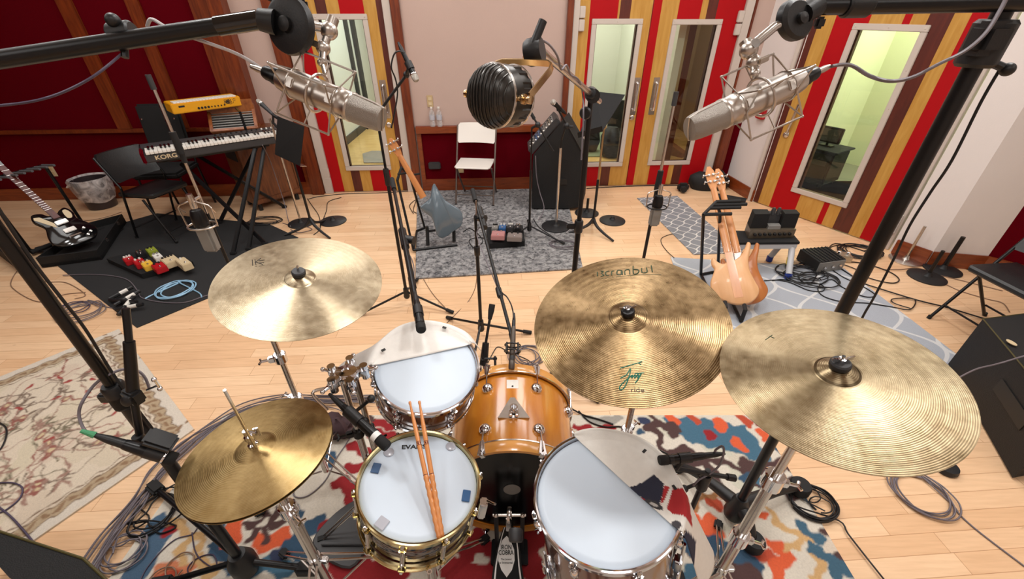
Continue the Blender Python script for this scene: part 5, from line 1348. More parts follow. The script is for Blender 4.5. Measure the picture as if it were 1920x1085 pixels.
    mb = MB(); w = J[1] + (J[0] - J[1]) * .3; mb.tube([w, w + Vector((.0, .016 * mirror, -.004))], .003, 8); mb.box((0, 0, 0), (.012, .004, .022), T(*(w + Vector((0, .02 * mirror, -.008)))), .002); mb.build('swivel_wing', 'nickel', t)
    return t, X
mL, XmL = big_mic('large silver studio microphone in a wire mount at upper left, grille pointing right', D(524, 146, .815), D(716, 224, .80), [D(617, 58, .83), D(606, 90, .83), D(604, 117, .825)], (0.2, -.2, 1), 1)
tubep(tA, 'ratchet_neck', [rA + (D(592, 47, .82) - rA) * .6, D(617, 55, .832)], .009, 'chrome_worn')
mR, XmR = big_mic('large silver studio microphone in a wire mount at upper right, grille pointing left', D(1503, 148, .80), D(1293, 242, .78), [D(1404, 94, .79), D(1413, 117, .79), D(1416, 138, .785)], (-.2, -.2, 1), -1)
tubep(tB, 'ratchet_end', [D(1428, 70, .768), D(1404, 92, .79)], .009, 'chrome_worn')
# ---- vintage ribbed microphone in the middle
C_b = P(1056, 728); C_b.z = .0
tC = thing('boom_stand', 'tall black stand behind the ride cymbal whose boom carries the round ribbed microphone', 'microphone stand', C_b, world=True)
tubep(tC, 'pole', [C_b + Vector((0, 0, .1)), on_pole(C_b, 420)], .013)
jC = on_pole(C_b, 176)
tubep(tC, 'pole_extension', [on_pole(C_b, 430), jC], .0105)
mb = MB(); clutch(mb, on_pole(C_b, 424), (0, 0, 1), .02, .06); mb.box((C_b.x - .03, C_b.y, on_pole(C_b, 424).z), (.05, .016, .025), None, .004); mb.build('pole_clutch', 'black', tC)
tripod_parts(tC, C_b, .012, .22, (70, 160, 330), .13)
eC = D(1006, 88, 1.02); jp = jC + Vector((0, -.02, 0)); dC = (eC - jp).normalized(); tail = D(1172, 210, dep(jC) + .1); tail = jp - dC * .16
mb = MB(); mb.tube([tail, eC + dC * .03], .0105, 14); bo = mb.build('boom', 'chrome_worn', tC)
mb = MB(); clutch(mb, jp, dC, .022, .07); mb.cyl(jp + Vector((0, -.03, 0)), jp + Vector((0, .03, 0)), .026); mb.lathe([(.02, 0), (.024, .01), (.02, .02)], 18, frame(jp + Vector((-.02, -.02, -.06)), (-.4, -1, 0))); mb.build('boom_clamp', 'black', tC)
cc = D(1002, 97, .99)
mb = MB(); mb.lathe([(0, -.02), (.026, -.02), (.03, -.012), (.03, .012), (.026, .02), (0, .02)], 28, frame(cc, (1, -.35, .25))); mb.tube([cc + dC * .02, cc + dC * .02 + Vector((.025, .02, .055))], .010, 12); mb.build('ratchet_joint', 'black', bo)
fx = Vector((-.72, 0, 0))
def camdir(r_, dn, de): return Vector((r_, de * _c - (-dn) * 0 + (-dn) * _s, -dn * _c - de * _s)).normalized()
ax = camdir(-.62, .30, -.66)                        # the way the front faces
pv = camdir(.80, .36, -.62)                          # pivot axis of the yoke
pv = (pv - ax * pv.dot(ax)).normalized()
mc_ = D(931, 181, .955); Xc = Matrix((pv, ax.cross(pv), ax)).transposed().to_4x4(); Xc.translation = mc_
tm = thing('microphone', 'dark round vintage microphone with a ribbed face in a brass yoke, hanging centre', 'microphone', X=Xc)
rm = .064
mb = MB(); n = 72
prof = [(rm, -.022), (rm, .012), (rm * .97, .022), (rm * .86, .036), (rm * .66, .048), (rm * .36, .055), (0.0001, .057)]
vs = []
for r_, z in prof:
    for i in range(n): a = 2 * pi * i / n; vs.append((r_ * cos(a), r_ * sin(a) * 1.04, z))
mb.add(vs, [(q_ * n + i, q_ * n + (i + 1) % n, (q_ + 1) * n + (i + 1) % n, (q_ + 1) * n + i) for q_ in range(len(prof) - 1) for i in range(n)]); mb.build('mic_face', 'ribbed', tm, 60)
mb = MB()                                            # vertical ribs over the dome
for x in np.linspace(-.055, .055, 12):
    h = sqrt(rm * rm - x * x) * 1.02; pts = []
    for s_ in np.linspace(-1, 1, 17):
        y = h * s_; rr_ = min(rm, sqrt(x * x + (y / 1.04) ** 2)); z = np.interp(-rr_, [-rm, -rm * .97, -rm * .86, -rm * .66, -rm * .36, 0], [.012, .022, .036, .048, .055, .057]); pts.append((x, y, z + .0012))
    mb.tube(pts, .0022, 6)
mb.build('face_rib', 'ribbed', tm, 60)
mb = MB(); mb.ring([(rm * 1.0, .006), (rm * 1.035, .007), (rm * 1.035, .011), (rm * 1.0, .012)], 60, Matrix.Diagonal((1, 1.04, 1, 1))); mb.ring([(rm * .99, -.058), (rm * 1.02, -.057), (rm * 1.02, -.054), (rm * .99, -.053)], 60, Matrix.Diagonal((1, 1.04, 1, 1))); mb.build('rim_band', 'chrome_worn', tm)
mb = MB(); out = []
for i in range(144): a = 2 * pi * i / 144; q_ = rm * (.985 if (i // 4) % 2 else .93); out.append((q_ * cos(a), q_ * sin(a) * 1.04))
mb.prism(out, -.056, .008); mb.build('fluted_case', 'ribbed', tm, 20)
mb = MB(); mb.lathe([(0, -.094), (.012, -.094), (.014, -.085), (.018, -.075), (.034, -.062), (rm * .96, -.056)], 30, caps=False); mb.lathe([(0, -.125), (.009, -.125), (.011, -.094), (0, -.094)], 18); mb.build('rear_cone', 'ribbed', tm)
mb = MB(); yk = .088; zt_ = -.118
path = [(yk, 0, -.012), (yk, 0, -.095), (yk - .006, 0, -.112), (yk - .02, 0, -.12), (0, 0, -.122), (-yk + .02, 0, -.12), (-yk + .006, 0, -.112), (-yk, 0, -.095), (-yk, 0, -.012)]
Yk = Matrix.Rotation(radians(-118), 4, 'X')
vs, fs = [], []
for i, p in enumerate(path):
    p = Vector(p); a = Vector(path[max(i - 1, 0)]); b = Vector(path[min(i + 1, 8)]); t_ = (b - a).normalized(); nn = t_.cross(Vector((0, 1, 0)))
    for sy, sn in ((-1, -1), (1, -1), (1, 1), (-1, 1)): vs.append(p + Vector((0, .0075 * sy, 0)) + nn * .0018 * sn)
for i in range(8):
    for k in range(4): fs.append((i * 4 + k, i * 4 + (k + 1) % 4, (i + 1) * 4 + (k + 1) % 4, (i + 1) * 4 + k))
fs += [(0, 1, 2, 3), (35, 34, 33, 32)]
# the yoke stands up towards the boom joint
loc = Xc.inverted() @ D(984, 116, .99); ang = atan2(loc.y, -loc.z); Yk = Matrix.Rotation(ang, 4, 'X'); sc = sqrt(loc.y ** 2 + loc.z ** 2) / .122
mb.add([Vector((v.x, v.y, v.z * sc)) for v in map(Vector, vs)], fs, Yk @ T(0, 0, 0) if True else None); yo = mb.build('yoke', 'brass', tm)
for s_ in (-1, 1):
    mb = MB(); mb.lathe([(0, 0), (.006, 0), (.006, .012), (.011, .014), (.011, .020), (.005, .022), (.005, .028), (.009, .030), (.009, .036), (0, .037)], 14, T(s_ * rm * .98, 0, -.02 * 0) @ R('Y', 90 * s_)); mb.build('pivot_screw', 'brass', tm)
mb = MB(); a_ = D(990, 113, .99); b_ = D(999, 99, .99); mb.tube([a_, a_.lerp(b_, .9)], [.015, .013], 18); mb.v = [Xc.inverted() @ v for v in mb.v]; mb.build('brass_coupling', 'brass', tm)
# ---------------------------------------------------------------- cymbal hardware
def chrome_legs(t, b, col_z, spread, ang, collar=True):
    for a in ang:
        d = Vector((cos(radians(a)), sin(radians(a)), 0)); mb = MB(); e = b + d * spread + Vector((0, 0, .014))
        for s_ in (-1, 1):
            n_ = Vector((-d.y, d.x, 0)) * .012 * s_
            mb.tube([b + d * .018 + n_ + Vector((0, 0, col_z)), e + n_ * .6], .0042, 8)
        mb.tube([b + d * spread * .5 + Vector((0, 0, col_z * .5)), b + d * .018 + Vector((0, 0, .07))], .004, 8)
        o = mb.build('leg', 'chrome_worn', t)
        mb = MB(); mb.box((0, 0, 0), (.045, .034, .024), frame(e, (0, 0, 1), d), .007); mb.build('rubber_foot', 'rubber', o)
    mb = MB(); mb.cyl(b + Vector((0, 0, col_z - .02)), b + Vector((0, 0, col_z + .025)), .021); mb.box(tuple(b + Vector((.03, 0, col_z))), (.03, .02, .02), None, .004); mb.build('leg_collar', 'chrome', t)
def wing_clamp(mb, p, ang, r=.017, l=.04):
    d = Vector((cos(radians(ang)), sin(radians(ang)), 0))
    clutch(mb, p, (0, 0, 1), r * 1.35, l); mb.box((0, 0, 0), (.034, .02, .026), frame(p + d * .025, (0, 0, 1), d), .004); mb.tube([p + d * .04, p + d * .065], .005, 8)
    w = p + d * .065; n_ = Vector((-d.y, d.x, 0)); mb.tube([w - n_ * .014 + d * .006, w, w + n_ * .014 + d * .006], .0045, 8)
Z = lambda z: Vector((0, 0, z))
# right
b = Vector((.748, .711, .009))
t = thing('cymbal_stand', 'thick chrome cymbal stand under the large golden cymbal at the right', 'cymbal stand', b, world=True)
tubep(t, 'lower_tube', [b + Z(.06), b + Z(.44)], .019, 'chrome_worn', 18); tubep(t, 'middle_tube', [b + Z(.44), b + Z(.76)], .0155, 'chrome_worn', 18)
tubep(t, 'upper_tube', [b + Z(.76), XC.translation - Vector((0, 0, .03))], .0115, 'chrome_worn', 16)
for z, a in ((.44, -20), (.76, -15)): mb = MB(); wing_clamp(mb, b + Z(z), a, .021, .06); mb.build('height_clamp', 'chrome', t)
chrome_legs(t, b, .22, .30, (60, 195, 300)); tilter(t, XC, ZC, big=1.15)
# ride
b = Vector((.45, 1.08, .009))
t = thing('cymbal_stand', 'chrome cymbal stand under the brown ride cymbal, behind the floor tom', 'cymbal stand', b, world=True)
tubep(t, 'lower_tube', [b + Z(.06), b + Z(.5)], .0135, 'chrome_worn', 16); tubep(t, 'middle_tube', [b + Z(.5), b + Z(.93)], .011, 'chrome_worn', 16); tubep(t, 'upper_tube', [b + Z(.93), XD.translation - Z(.035)], .008, 'chrome_worn', 14)
for z, a in ((.5, 40), (.93, 200)): mb = MB(); wing_clamp(mb, b + Z(z), a); mb.build('height_clamp', 'chrome', t)
chrome_legs(t, b, .2, .26, (20, 140, 265)); tilter(t, XD, ZD, 'black', 1.1)
# left
b = Vector((-.88, 1.2, .009))
t = thing('cymbal_stand', 'chrome cymbal stand under the pale cymbal at the left, behind the hi-hat', 'cymbal stand', b, world=True)
tubep(t, 'lower_tube', [b + Z(.06), b + Z(.55)], .0145, 'chrome_worn', 16); tubep(t, 'middle_tube', [b + Z(.55), b + Z(.9)], .0105, 'chrome_worn', 16); tubep(t, 'upper_tube', [b + Z(.9), XL.translation - Z(.04)], .008, 'chrome_worn', 14)
for z, a in ((.78, 200), (.55, 160), (.9, 30)): mb = MB(); wing_clamp(mb, b + Z(z), a); mb.build('height_clamp', 'chrome', t)
chrome_legs(t, b, .22, .3, (95, 215, 335)); tilter(t, XL, ZL, 'dark_grey', 1.15, False)
# hi-hat stand
b = Vector((-.679, .704, .009)); hx = XH.translation
t = thing('hi_hat_stand', 'chrome hi-hat stand with a tall pull rod and a black footboard below the cymbals', 'hi-hat stand', b, world=True)
tubep(t, 'lower_tube', [b + Z(.10), b + Z(.62)], .0165, 'chrome_worn', 18); tubep(t, 'upper_tube', [b + Z(.62), hx - Z(.04)], .0125, 'chrome_worn', 16)
tubep(t, 'pull_rod', [hx - Z(.04), D(421, 731, dep(hx) - .19)], .0034, 'chrome_worn', 8)
mb = MB(); wing_clamp(mb, b + Z(.62), -35, .019, .05); mb.build('height_clamp', 'chrome', t)
chrome_legs(t, b, .30, .30, (150, 270, 30))
zh = ZH(.006); mb = MB(); mb.lathe([(.0, zh - .004), (.013, zh - .004), (.013, zh + .006), (.0085, zh + .010), (.0085, zh + .022), (.011, zh + .024), (.011, zh + .036), (.007, zh + .04), (.007, zh + .055), (0, zh + .055)], 18, XH); mb.tube([(.0, 0, zh + .047), (.03, .0, zh + .05)], .0045, 8, X=XH); mb.box((.034, 0, zh + .05), (.008, .006, .03), XH, .002); mb.box((.026, .0, zh + .05), (.008, .006, .026), XH, .002); mb.build('clutch', 'chrome', t)
mb = MB(); mb.lathe([(0, -.045), (.022, -.045), (.025, -.035), (.018, -.03), (0, -.03)], 18, XH); mb.build('seat_cup', 'chrome_worn', t)
mb = MB(); f = [(-.045, -.1), (.045, -.1), (.05, .05), (.035, .16), (-.035, .16), (-.05, .05)]
mb.prism(f, 0, .010, frame(b + Vector((-.02, -.17, .055)), Vector((.0, -.25, 1)), (1, 0, 0)), .002); mb.build('footboard', 'black_gloss', t)
# stand with multi clamp holding the rack tom
b = Vector((-.56, 1.0, .009))
t = thing('tom_stand', 'chrome double stand with a cluster of clamps between the hi-hat and the rack tom', 'tom stand', b, world=True)
for nm, o_ in (('pole', Vector((0, 0, 0))), ('second_pole', Vector((.038, .012, 0)))):
    tubep(t, nm, [b + o_ + Z(.06), b + o_ + Z(.60)], .0135, 'chrome_worn', 14); tubep(t, nm + '_extension', [b + o_ + Z(.60), b + o_ + Z(.88)], .0105, 'chrome_worn', 14)
    mb = MB(); wing_clamp(mb, b + o_ + Z(.6), 200 if o_.x == 0 else 330, .015, .04); mb.build('height_clamp', 'black_metal', t)
k = b + Vector((.019, .006, .885))
mb = MB(); mb.lathe([(0, -.018), (.03, -.018), (.034, -.012), (.034, .012), (.03, .018), (.012, .02), (.012, .016), (0, .016)], 24, T(*k) @ Matrix.Diagonal((1.15, .9, 1, 1))); mb.build('clamp_hub', 'chrome', t)
for a in (20, 95, 165, 235, 300):
    d = Vector((cos(radians(a)), sin(radians(a)), 0)); mb = MB()
    mb.box((0, 0, 0), (.045, .03, .034), frame(k + d * .045, (0, 0, 1), d), .007); mb.cyl(k + d * .055 - Z(.03), k + d * .055 + Z(.025), .013); mb.tube([k + d * .07, k + d * .09], .0055, 8); mb.ball(k + d * .092, .008); mb.build('clamp_jaw', 'chrome', t)
mb = MB(); p0, p1, p2 = D(612, 727, dep(k) + .02), D(586, 737, dep(k)), D(614, 768, dep(k) + .03); mb.tube([k, p0] + catmull([p0, p1, p2], 5), .0055, 10); mb.build('bent_rod', 'chrome_worn', t)
rt = XR @ Vector((-.165, .02, -.07)); rt2 = XR @ Vector((-.178, .02, -.07))
mb = MB(); mb.tube([k + Vector((.05, .02, 0)), (k + rt2) / 2 + Z(.0), rt2], .0075, 10); mb.build('tom_arm', 'chrome', t)
mb = MB(); p0, p1 = D(668, 770, dep(k) - .02), D(696, 747, dep(k) - .05); mb.tube([b + Z(.7), p0, p1], .006, 10); mb.ball(p1, .013); mb.build('clamp_knob', 'black', t)
chrome_legs(t, b, .22, .26, (100, 200, 320))
# snare mic on its black arm
s0, s1 = D(639, 758, dep(Vector((-.54, .92, .86))) ), D(727, 838, dep(Vector((-.38, .81, .80))))
t2, _, _ = dyn_mic('microphone', 'black microphone with a white band leaning over the rim of the snare drum', s0.lerp(s1, .05), s1, .0155, band='white_ink')
mb = MB(); cpt = s0.lerp(s1, .3); mb.tube([s0.lerp(s1, .14), s0.lerp(s1, .42)], .019, 16); mb.tube([cpt, cpt + Vector((.01, .03, -.06)), b + Vector((.03, 0, .62))], .008, 10); mb.ball(cpt + Vector((.01, .03, -.06)), .016); mb.build('mic_clip', 'black', t)
# snare stand
b = Vector((-.30, .755, .009))
t = thing('snare_stand', 'chrome basket stand under the snare drum', 'snare stand', b, world=True)
tubep(t, 'pole', [b + Z(.05), b + Z(.40)], .0125, 'chrome_worn', 14); chrome_legs(t, b, .18, .24, (40, 160, 280))
bc = XS @ Vector((0, 0, -.155))
for a in (50, 170, 290):
    e = XS @ Vector((.165 * cos(radians(a)), .165 * sin(radians(a)), -.158)); e2 = XS @ Vector((.198 * cos(radians(a)), .198 * sin(radians(a)), -.135)); mb = MB(); mb.tube([b + Z(.40), e, e2], .005, 8); mb.tube([e, e2], .008, 8); mb.build('basket_arm', 'chrome_worn', t)
# ---------------------------------------------------------------- floor tom microphone and its short stand
b = Vector((.60, .775, .009))
t = thing('short_boom_stand', 'short black stand holding the microphone at the right rim of the floor tom', 'microphone stand', b, world=True)
round_base(t, b, .085, .02); tubep(t, 'pole', [b + Z(.03), b + Z(.71)], .0085)
pf = on_pole(b, 902)
mb = MB(); clutch(mb, pf, (0, 0, 1), .018, .075); mb.tube([pf, pf + Vector((-.05, -.0, -.04))], .006, 8); mb.ball(pf + Vector((-.05, 0, -.04)), .012); mb.build('boom_clutch', 'black', t)
m0, m1 = D(1330, 853, dep(Vector((.60, .80, .80)))), D(1236, 863, dep(Vector((.44, .77, .785))))
a0, a1 = D(1252, 876, dep(Vector((.47, .79, .755)))), D(1378, 896, dep(Vector((.72, .80, .74))))
mb = MB(); mb.tube([a0, a1], .0075, 10); mb.tube([a1 - (a1 - a0) * .12, a1], .011, 10); mb.tube([a0, a0.lerp(a1, .1)], .012, 10); mb.tube([a0.lerp(a1, .45), pf + Z(.01)], .009, 10); bo = mb.build('boom', 'black', t)
mb = MB(); mp_ = m0.lerp(m1, .5); mb.tube([mp_ + (m1 - m0) * .12, mp_ - (m1 - m0) * .12], .0165, 14); mb.tube([mp_, a0.lerp(a1, .12)], .009, 10); mb.build('mic_clip', 'black', bo)
ftm, XFm, _ = dyn_mic('microphone', 'black microphone lying level over the right rim of the floor tom', m0.lerp(m1, .1), m1, .0135, band='black', headm='rubber')
# ---------------------------------------------------------------- kick microphone, its stand, a small gooseneck stand
b = P(903, 634); b.z = .0
t = thing('boom_stand', 'black tripod stand in front of the bass drum, its boom slanting down', 'microphone stand', b, world=True)
jt = on_pole(b, 408)
tubep(t, 'pole', [b + Z(.13), on_pole(b, 470)], .0115); tubep(t, 'pole_extension', [on_pole(b, 475), jt], .0085)
mb = MB(); clutch(mb, on_pole(b, 470), (0, 0, 1), .018, .06); mb.build('pole_clutch', 'black', t)
tripod_parts(t, b, .0115, .34, (8, 140, 262), .12)
k_end = D(958, 625, 1.92); k_top = D(886, 356, 2.60); kd = (k_end - k_top).normalized()
jb = D(903, 408, 2.47)
mb = MB(); mb.tube([k_top, k_end], .0085, 12); bo = mb.build('boom', 'black_metal', t)
mb = MB(); mb.tube([k_top, k_top + kd * .11], .0145, 12); mb.build('boom_grip', 'rubber', bo)
mb = MB(); mb.tube([jb - kd * .09, jb + kd * .09], [.019, .019], 14); mb.tube([jt, jb], .014, 10); mb.cyl(jb + Vector((.02, -.02, 0)), jb + Vector((-.03, .02, 0)), .024); mb.build('boom_clutch', 'black', t)
mb = MB(); p_ = D(936, 548, 2.08); clutch(mb, p_, kd, .015, .06); mb.build('boom_clutch', 'black', bo)
ka, kb = D(963, 612, 1.90), D(959, 692, 1.82)
km, Xkm, Lk = dyn_mic('microphone', 'slim brown grey microphone in a black ring mount above the front of the bass drum', ka, kb, .0125, band='dark_grey', m='mic_brown', headm='mic_brown')
mb = MB(); zc = Lk * .52
for z in (zc - .014, zc + .014): mb.tube([(.034 * cos(a), .034 * sin(a), z) for a in np.linspace(0, 2 * pi, 25)[:-1]], .0032, 8, True)
for q_ in range(4): a = pi / 4 + q_ * pi / 2; mb.tube([(.034 * cos(a), .034 * sin(a), zc - .02), (.036 * cos(a), .036 * sin(a), zc + .02)], .0042, 8); mb.tube([(.034 * cos(a), .034 * sin(a), zc), (.013 * cos(a + .6), .013 * sin(a + .6), zc)], .0018, 6)
mb.build('shock_mount', 'black', km)
mb = MB(); mb.tube([k_end, ka.lerp(kb, .45) + Vector((-.0, .034, 0))], .011, 10); mb.build('mount_arm', 'black', bo)
b = P(897, 662) + Vector((0, -.35, 0)); b = Vector((-.115, 1.62, 0))
pz = D(922, 585, 1.98)
t = thing('mini_stand', 'small black stand with a stubby round top left of the bass drum microphone', 'microphone stand', b, world=True)
q0, q1, q2 = D(921, 582, 2.0), D(913, 630, 1.99), D(906, 672, 1.97)
round_base(t, b, .05, .02)
tubep(t, 'lower_arm', [b + Z(.02), q2], .009); mb = MB(); mb.tube([q2 + Z(-.04), q1.lerp(q2, .3)], [.02, .016], 12); mb.build('swivel_joint', 'black', t)
tubep(t, 'upper_arm', [q2, q0], .0065); mb = MB(); mb.tube([q0 + (q1 - q0) * .35, q0, q0 - (q1 - q0) * .25], [.009, .0145, .0145], 14); mb.build('capsule_head', 'rubber', t)
mb = MB(); mb.tube([q2, q2 + Vector((.05, 0, .0))], .005, 8); mb.ball(q2 + Vector((.055, 0, .0)), .01); mb.tube([q2 + Vector((.055, 0, -.04)), q2 + Vector((.055, 0, .012))], .006, 8); mb.build('clamp_lever', 'black', t)
# ---------------------------------------------------------------- tom microphone boom (near) and the talkback stand (far)
b = Vector((-.53, 1.875, 0))
t = thing('boom_stand', 'black stand behind the rack tom with a boom dipping over the towel', 'microphone stand', b, world=True)
jg = on_pole(b, 447); E0, A0 = PY(735, 336, 2.5), PY(785, 588, 1.31)
gd = (A0 - E0).normalized(); jc = PY(757, 447, 1.87)
tubep(t, 'pole', [b + Z(.13), on_pole(b, 520)], .0125); tubep(t, 'pole_extension', [on_pole(b, 525), jg], .009)
tripod_parts(t, b, .012, .30, (60, 185, 300), .12)
mb = MB(); mb.tube([E0, A0], .0095, 12); bo = mb.build('boom', 'black_metal', t)
mb = MB(); mb.tube([E0, E0 + gd * .14], .015, 12); mb.build('boom_grip', 'rubber', bo)
mb = MB(); mb.tube([jc - gd * .08, jc + gd * .08], .0195, 14); mb.cyl(jc + Vector((.0, -.0, 0)), jc + Vector((.055, -.02, 0)), .02); mb.build('boom_clutch', 'black', t)
mb = MB(); mb.tube([jc + gd * .08, jc + gd * .40], .0135, 12); mb.build('boom_sleeve', 'black', bo)
u0, u1 = PY(781, 566, 1.33), PY(790, 619, 1.17)
dyn_mic('microphone', 'black microphone pointing down at the white towel on the rack tom', u0, u1, .0165, 'pencil', band='black', headm='rubber')
mb = MB(); mb.tube([A0, u0.lerp(u1, .35)], .012, 10); mb.tube([u0.lerp(u1, .2), u0.lerp(u1, .5)], .019, 14); mb.build('mic_clip', 'black', bo)
b = P(766, 574); b.z = 0
t = thing('boom_stand', 'thin black tripod stand left of the blue grey bass, its short boom raised', 'microphone stand', b, world=True)
jf = on_pole(b, 216)
tubep(t, 'pole', [b + Z(.14), on_pole(b, 335)], .0115); tubep(t, 'pole_extension', [on_pole(b, 340), jf], .008)
mb = MB(); clutch(mb, on_pole(b, 332), (0, 0, 1), .018, .11); mb.build('pole_clutch', 'black', t)
tripod_parts(t, b, .0115, .36, (200, 345, 90), .13)
f1 = PY(762, 140, b.y + .02); f0 = jf - (f1 - jf).normalized() * .10
mb = MB(); mb.tube([f0, f1], .008, 10); bo = mb.build('boom', 'black_metal', t)
mb = MB(); mb.cyl(jf + Vector((-.02, 0, 0)), jf + Vector((.03, -.03, 0)), .02); clutch(mb, jf, f1 - jf, .016, .07); mb.build('boom_clutch', 'black', t)
g0, g1 = PY(757, 101, b.y), PY(782, 153, b.y - .06)
tk, Xt, _ = dyn_mic('microphone', 'black handheld microphone with a pale grille on the raised boom near the pink wall', g0, g1, .018, 'ball', headm='mic_head')
mb = MB(); mb.tube([g0.lerp(g1, .3), g0.lerp(g1, .55)], .021, 14); mb.tube([g0.lerp(g1, .45), f1], .011, 10); mb.ball(f1, .018); mb.build('mic_clip', 'black', bo)
# ---------------------------------------------------------------- pair of room microphones on vertical stands
def room_mic(base, label, mlabel, pts, k=1.0, hang=1):
    """pts: pixel rows of tube top, clutch, mount, mic bottom; the pole is vertical"""
    t = thing('straight_stand', label, 'microphone stand', base, world=True)
    top, cl_, mn, bt = [on_pole(base, y) for y in pts]
    round_base(t, base, .13)
    tubep(t, 'pole', [base + Z(.04), mn], .0105)
    tubep(t, 'upper_tube', [mn, top], .0085, 'chrome_worn'); mb = MB(); mb.tube([top - Z(.07), top], .0135, 12); mb.build('end_grip', 'dark_grey', t)
    mb = MB(); mb.tube([cl_ - Z(.06), cl_ + Z(.06)], [.02, .017], 14); mb.tube([cl_ - Z(.06), cl_ - Z(.11)], .014, 12); mb.build('pole_clutch', 'rubber', t)
    X = frame(mn + Vector((.0, -.055 * k, 0)), (0, 0, 1), (1, 0, 0)) @ Matrix.Scale(k, 4)
    m = thing('microphone', mlabel, 'microphone', X=X)
    mb = MB(); mb.lathe([(0, .11), (.011, .11), (.013, .095), (.013, .055), (.011, .045), (0, .045)], 16); mb.build('connector', 'chrome_worn', m)
    mb = MB(); mb.lathe([(.012, .045), (.022, .04), (.029, .02), (.031, -.005), (.031, -.03), (0, -.03)], 24); mb.build('mic_head', 'black_metal', m)
    mb = MB(); mb.box((0, 0, -.095), (.062, .046, .12), None, .010); mb.build('mic_body', 'grey_plastic', m)
    mb = MB(); mb.tube([(.058 * cos(a), .046 * sin(a), -.032) for a in np.linspace(0, 2 * pi, 33)[:-1]], .0042, 8, True)
    sm = mb.build('shock_mount', 'black_metal' if hang > 0 else 'nickel', m)
    mb = MB(); 
    for s_ in (-1, 1): mb.tube([(.066 * s_, 0, -.035), (.070 * s_, 0, .05), (.060 * s_, 0, .062), (.02 * s_, 0, .075), (0, .02, .078)], .0032, 8); mb.tube([(.07 * s_, 0, .05), (.064 * s_, .02, .02)], .0028, 6)
    mb.tube([(0, .02, .078), (0, .055, .078)], .006, 8); mb.build('mount_frame', 'chrome_worn' if hang > 0 else 'nickel', sm)
    return t, m
room_mic(Vector((.887, 2.5, 0)), 'straight stand behind the ride cymbal with a long grey tube and rubber clutch', 'dark microphone with a grey box body in a ring mount beside the trellis runner', (172, 338, 372, 485))
room_mic(Vector((-1.88, 2.44, 0)), 'straight stand behind the pale left cymbal with a long grey tube and rubber clutch', 'dark microphone with a grey box body in a wire mount above the charcoal carpet', (140, 268, 400, 480), 1.4, -1)
# ================================================================ left side of the room
# waste bin with liner
t = thing('waste_bin', 'small waste bin with a clear plastic liner folded over its rim, by the red wall', 'waste bin', (-4.655, 4.56, 0))
mb = MB(); mb.lathe([(0, .0), (.125, 0), (.132, .006), (.16, .31), (.164, .312), (.164, .318), (.156, .318), (.127, .012), (0, .012)], 36); mb.build('bin_body', 'bin_plastic', t) if 'bin_plastic' in M else mb.build('bin_body', 'bowl_black', t)
mb = MB(); prof = [(.15, .20), (.163, .335), (.172, .338), (.178, .32), (.176, .24), (.168, .16), (.15, .09)]
n = 40; vs = [((r_ + .006 * sin(5 * 2 * pi * k / n + i) + (.03 if i in (3, 4) and 20 < k < 26 else 0)) * cos(2 * pi * k / n), (r_ + .006 * sin(5 * 2 * pi * k / n + i)) * sin(2 * pi * k / n), z + .012 * sin(3 * 2 * pi * k / n) * (i > 2)) for i, (r_, z) in enumerate(prof) for k in range(n)]
mb.add(vs, [(i * n + k, i * n + (k + 1) % n, (i + 1) * n + (k + 1) % n, (i + 1) * n + k) for i in range(len(prof) - 1) for k in range(n)]); lin = mb.build('bin_liner', 'bag_film', t, 60)
mb = MB(); mb.tube([(-.165, -.05, .27), (-.19, -.07, .262), (-.215, -.075, .245)], [.012, .016, .008], 8); mb.build('liner_knot', 'white_plastic', lin)
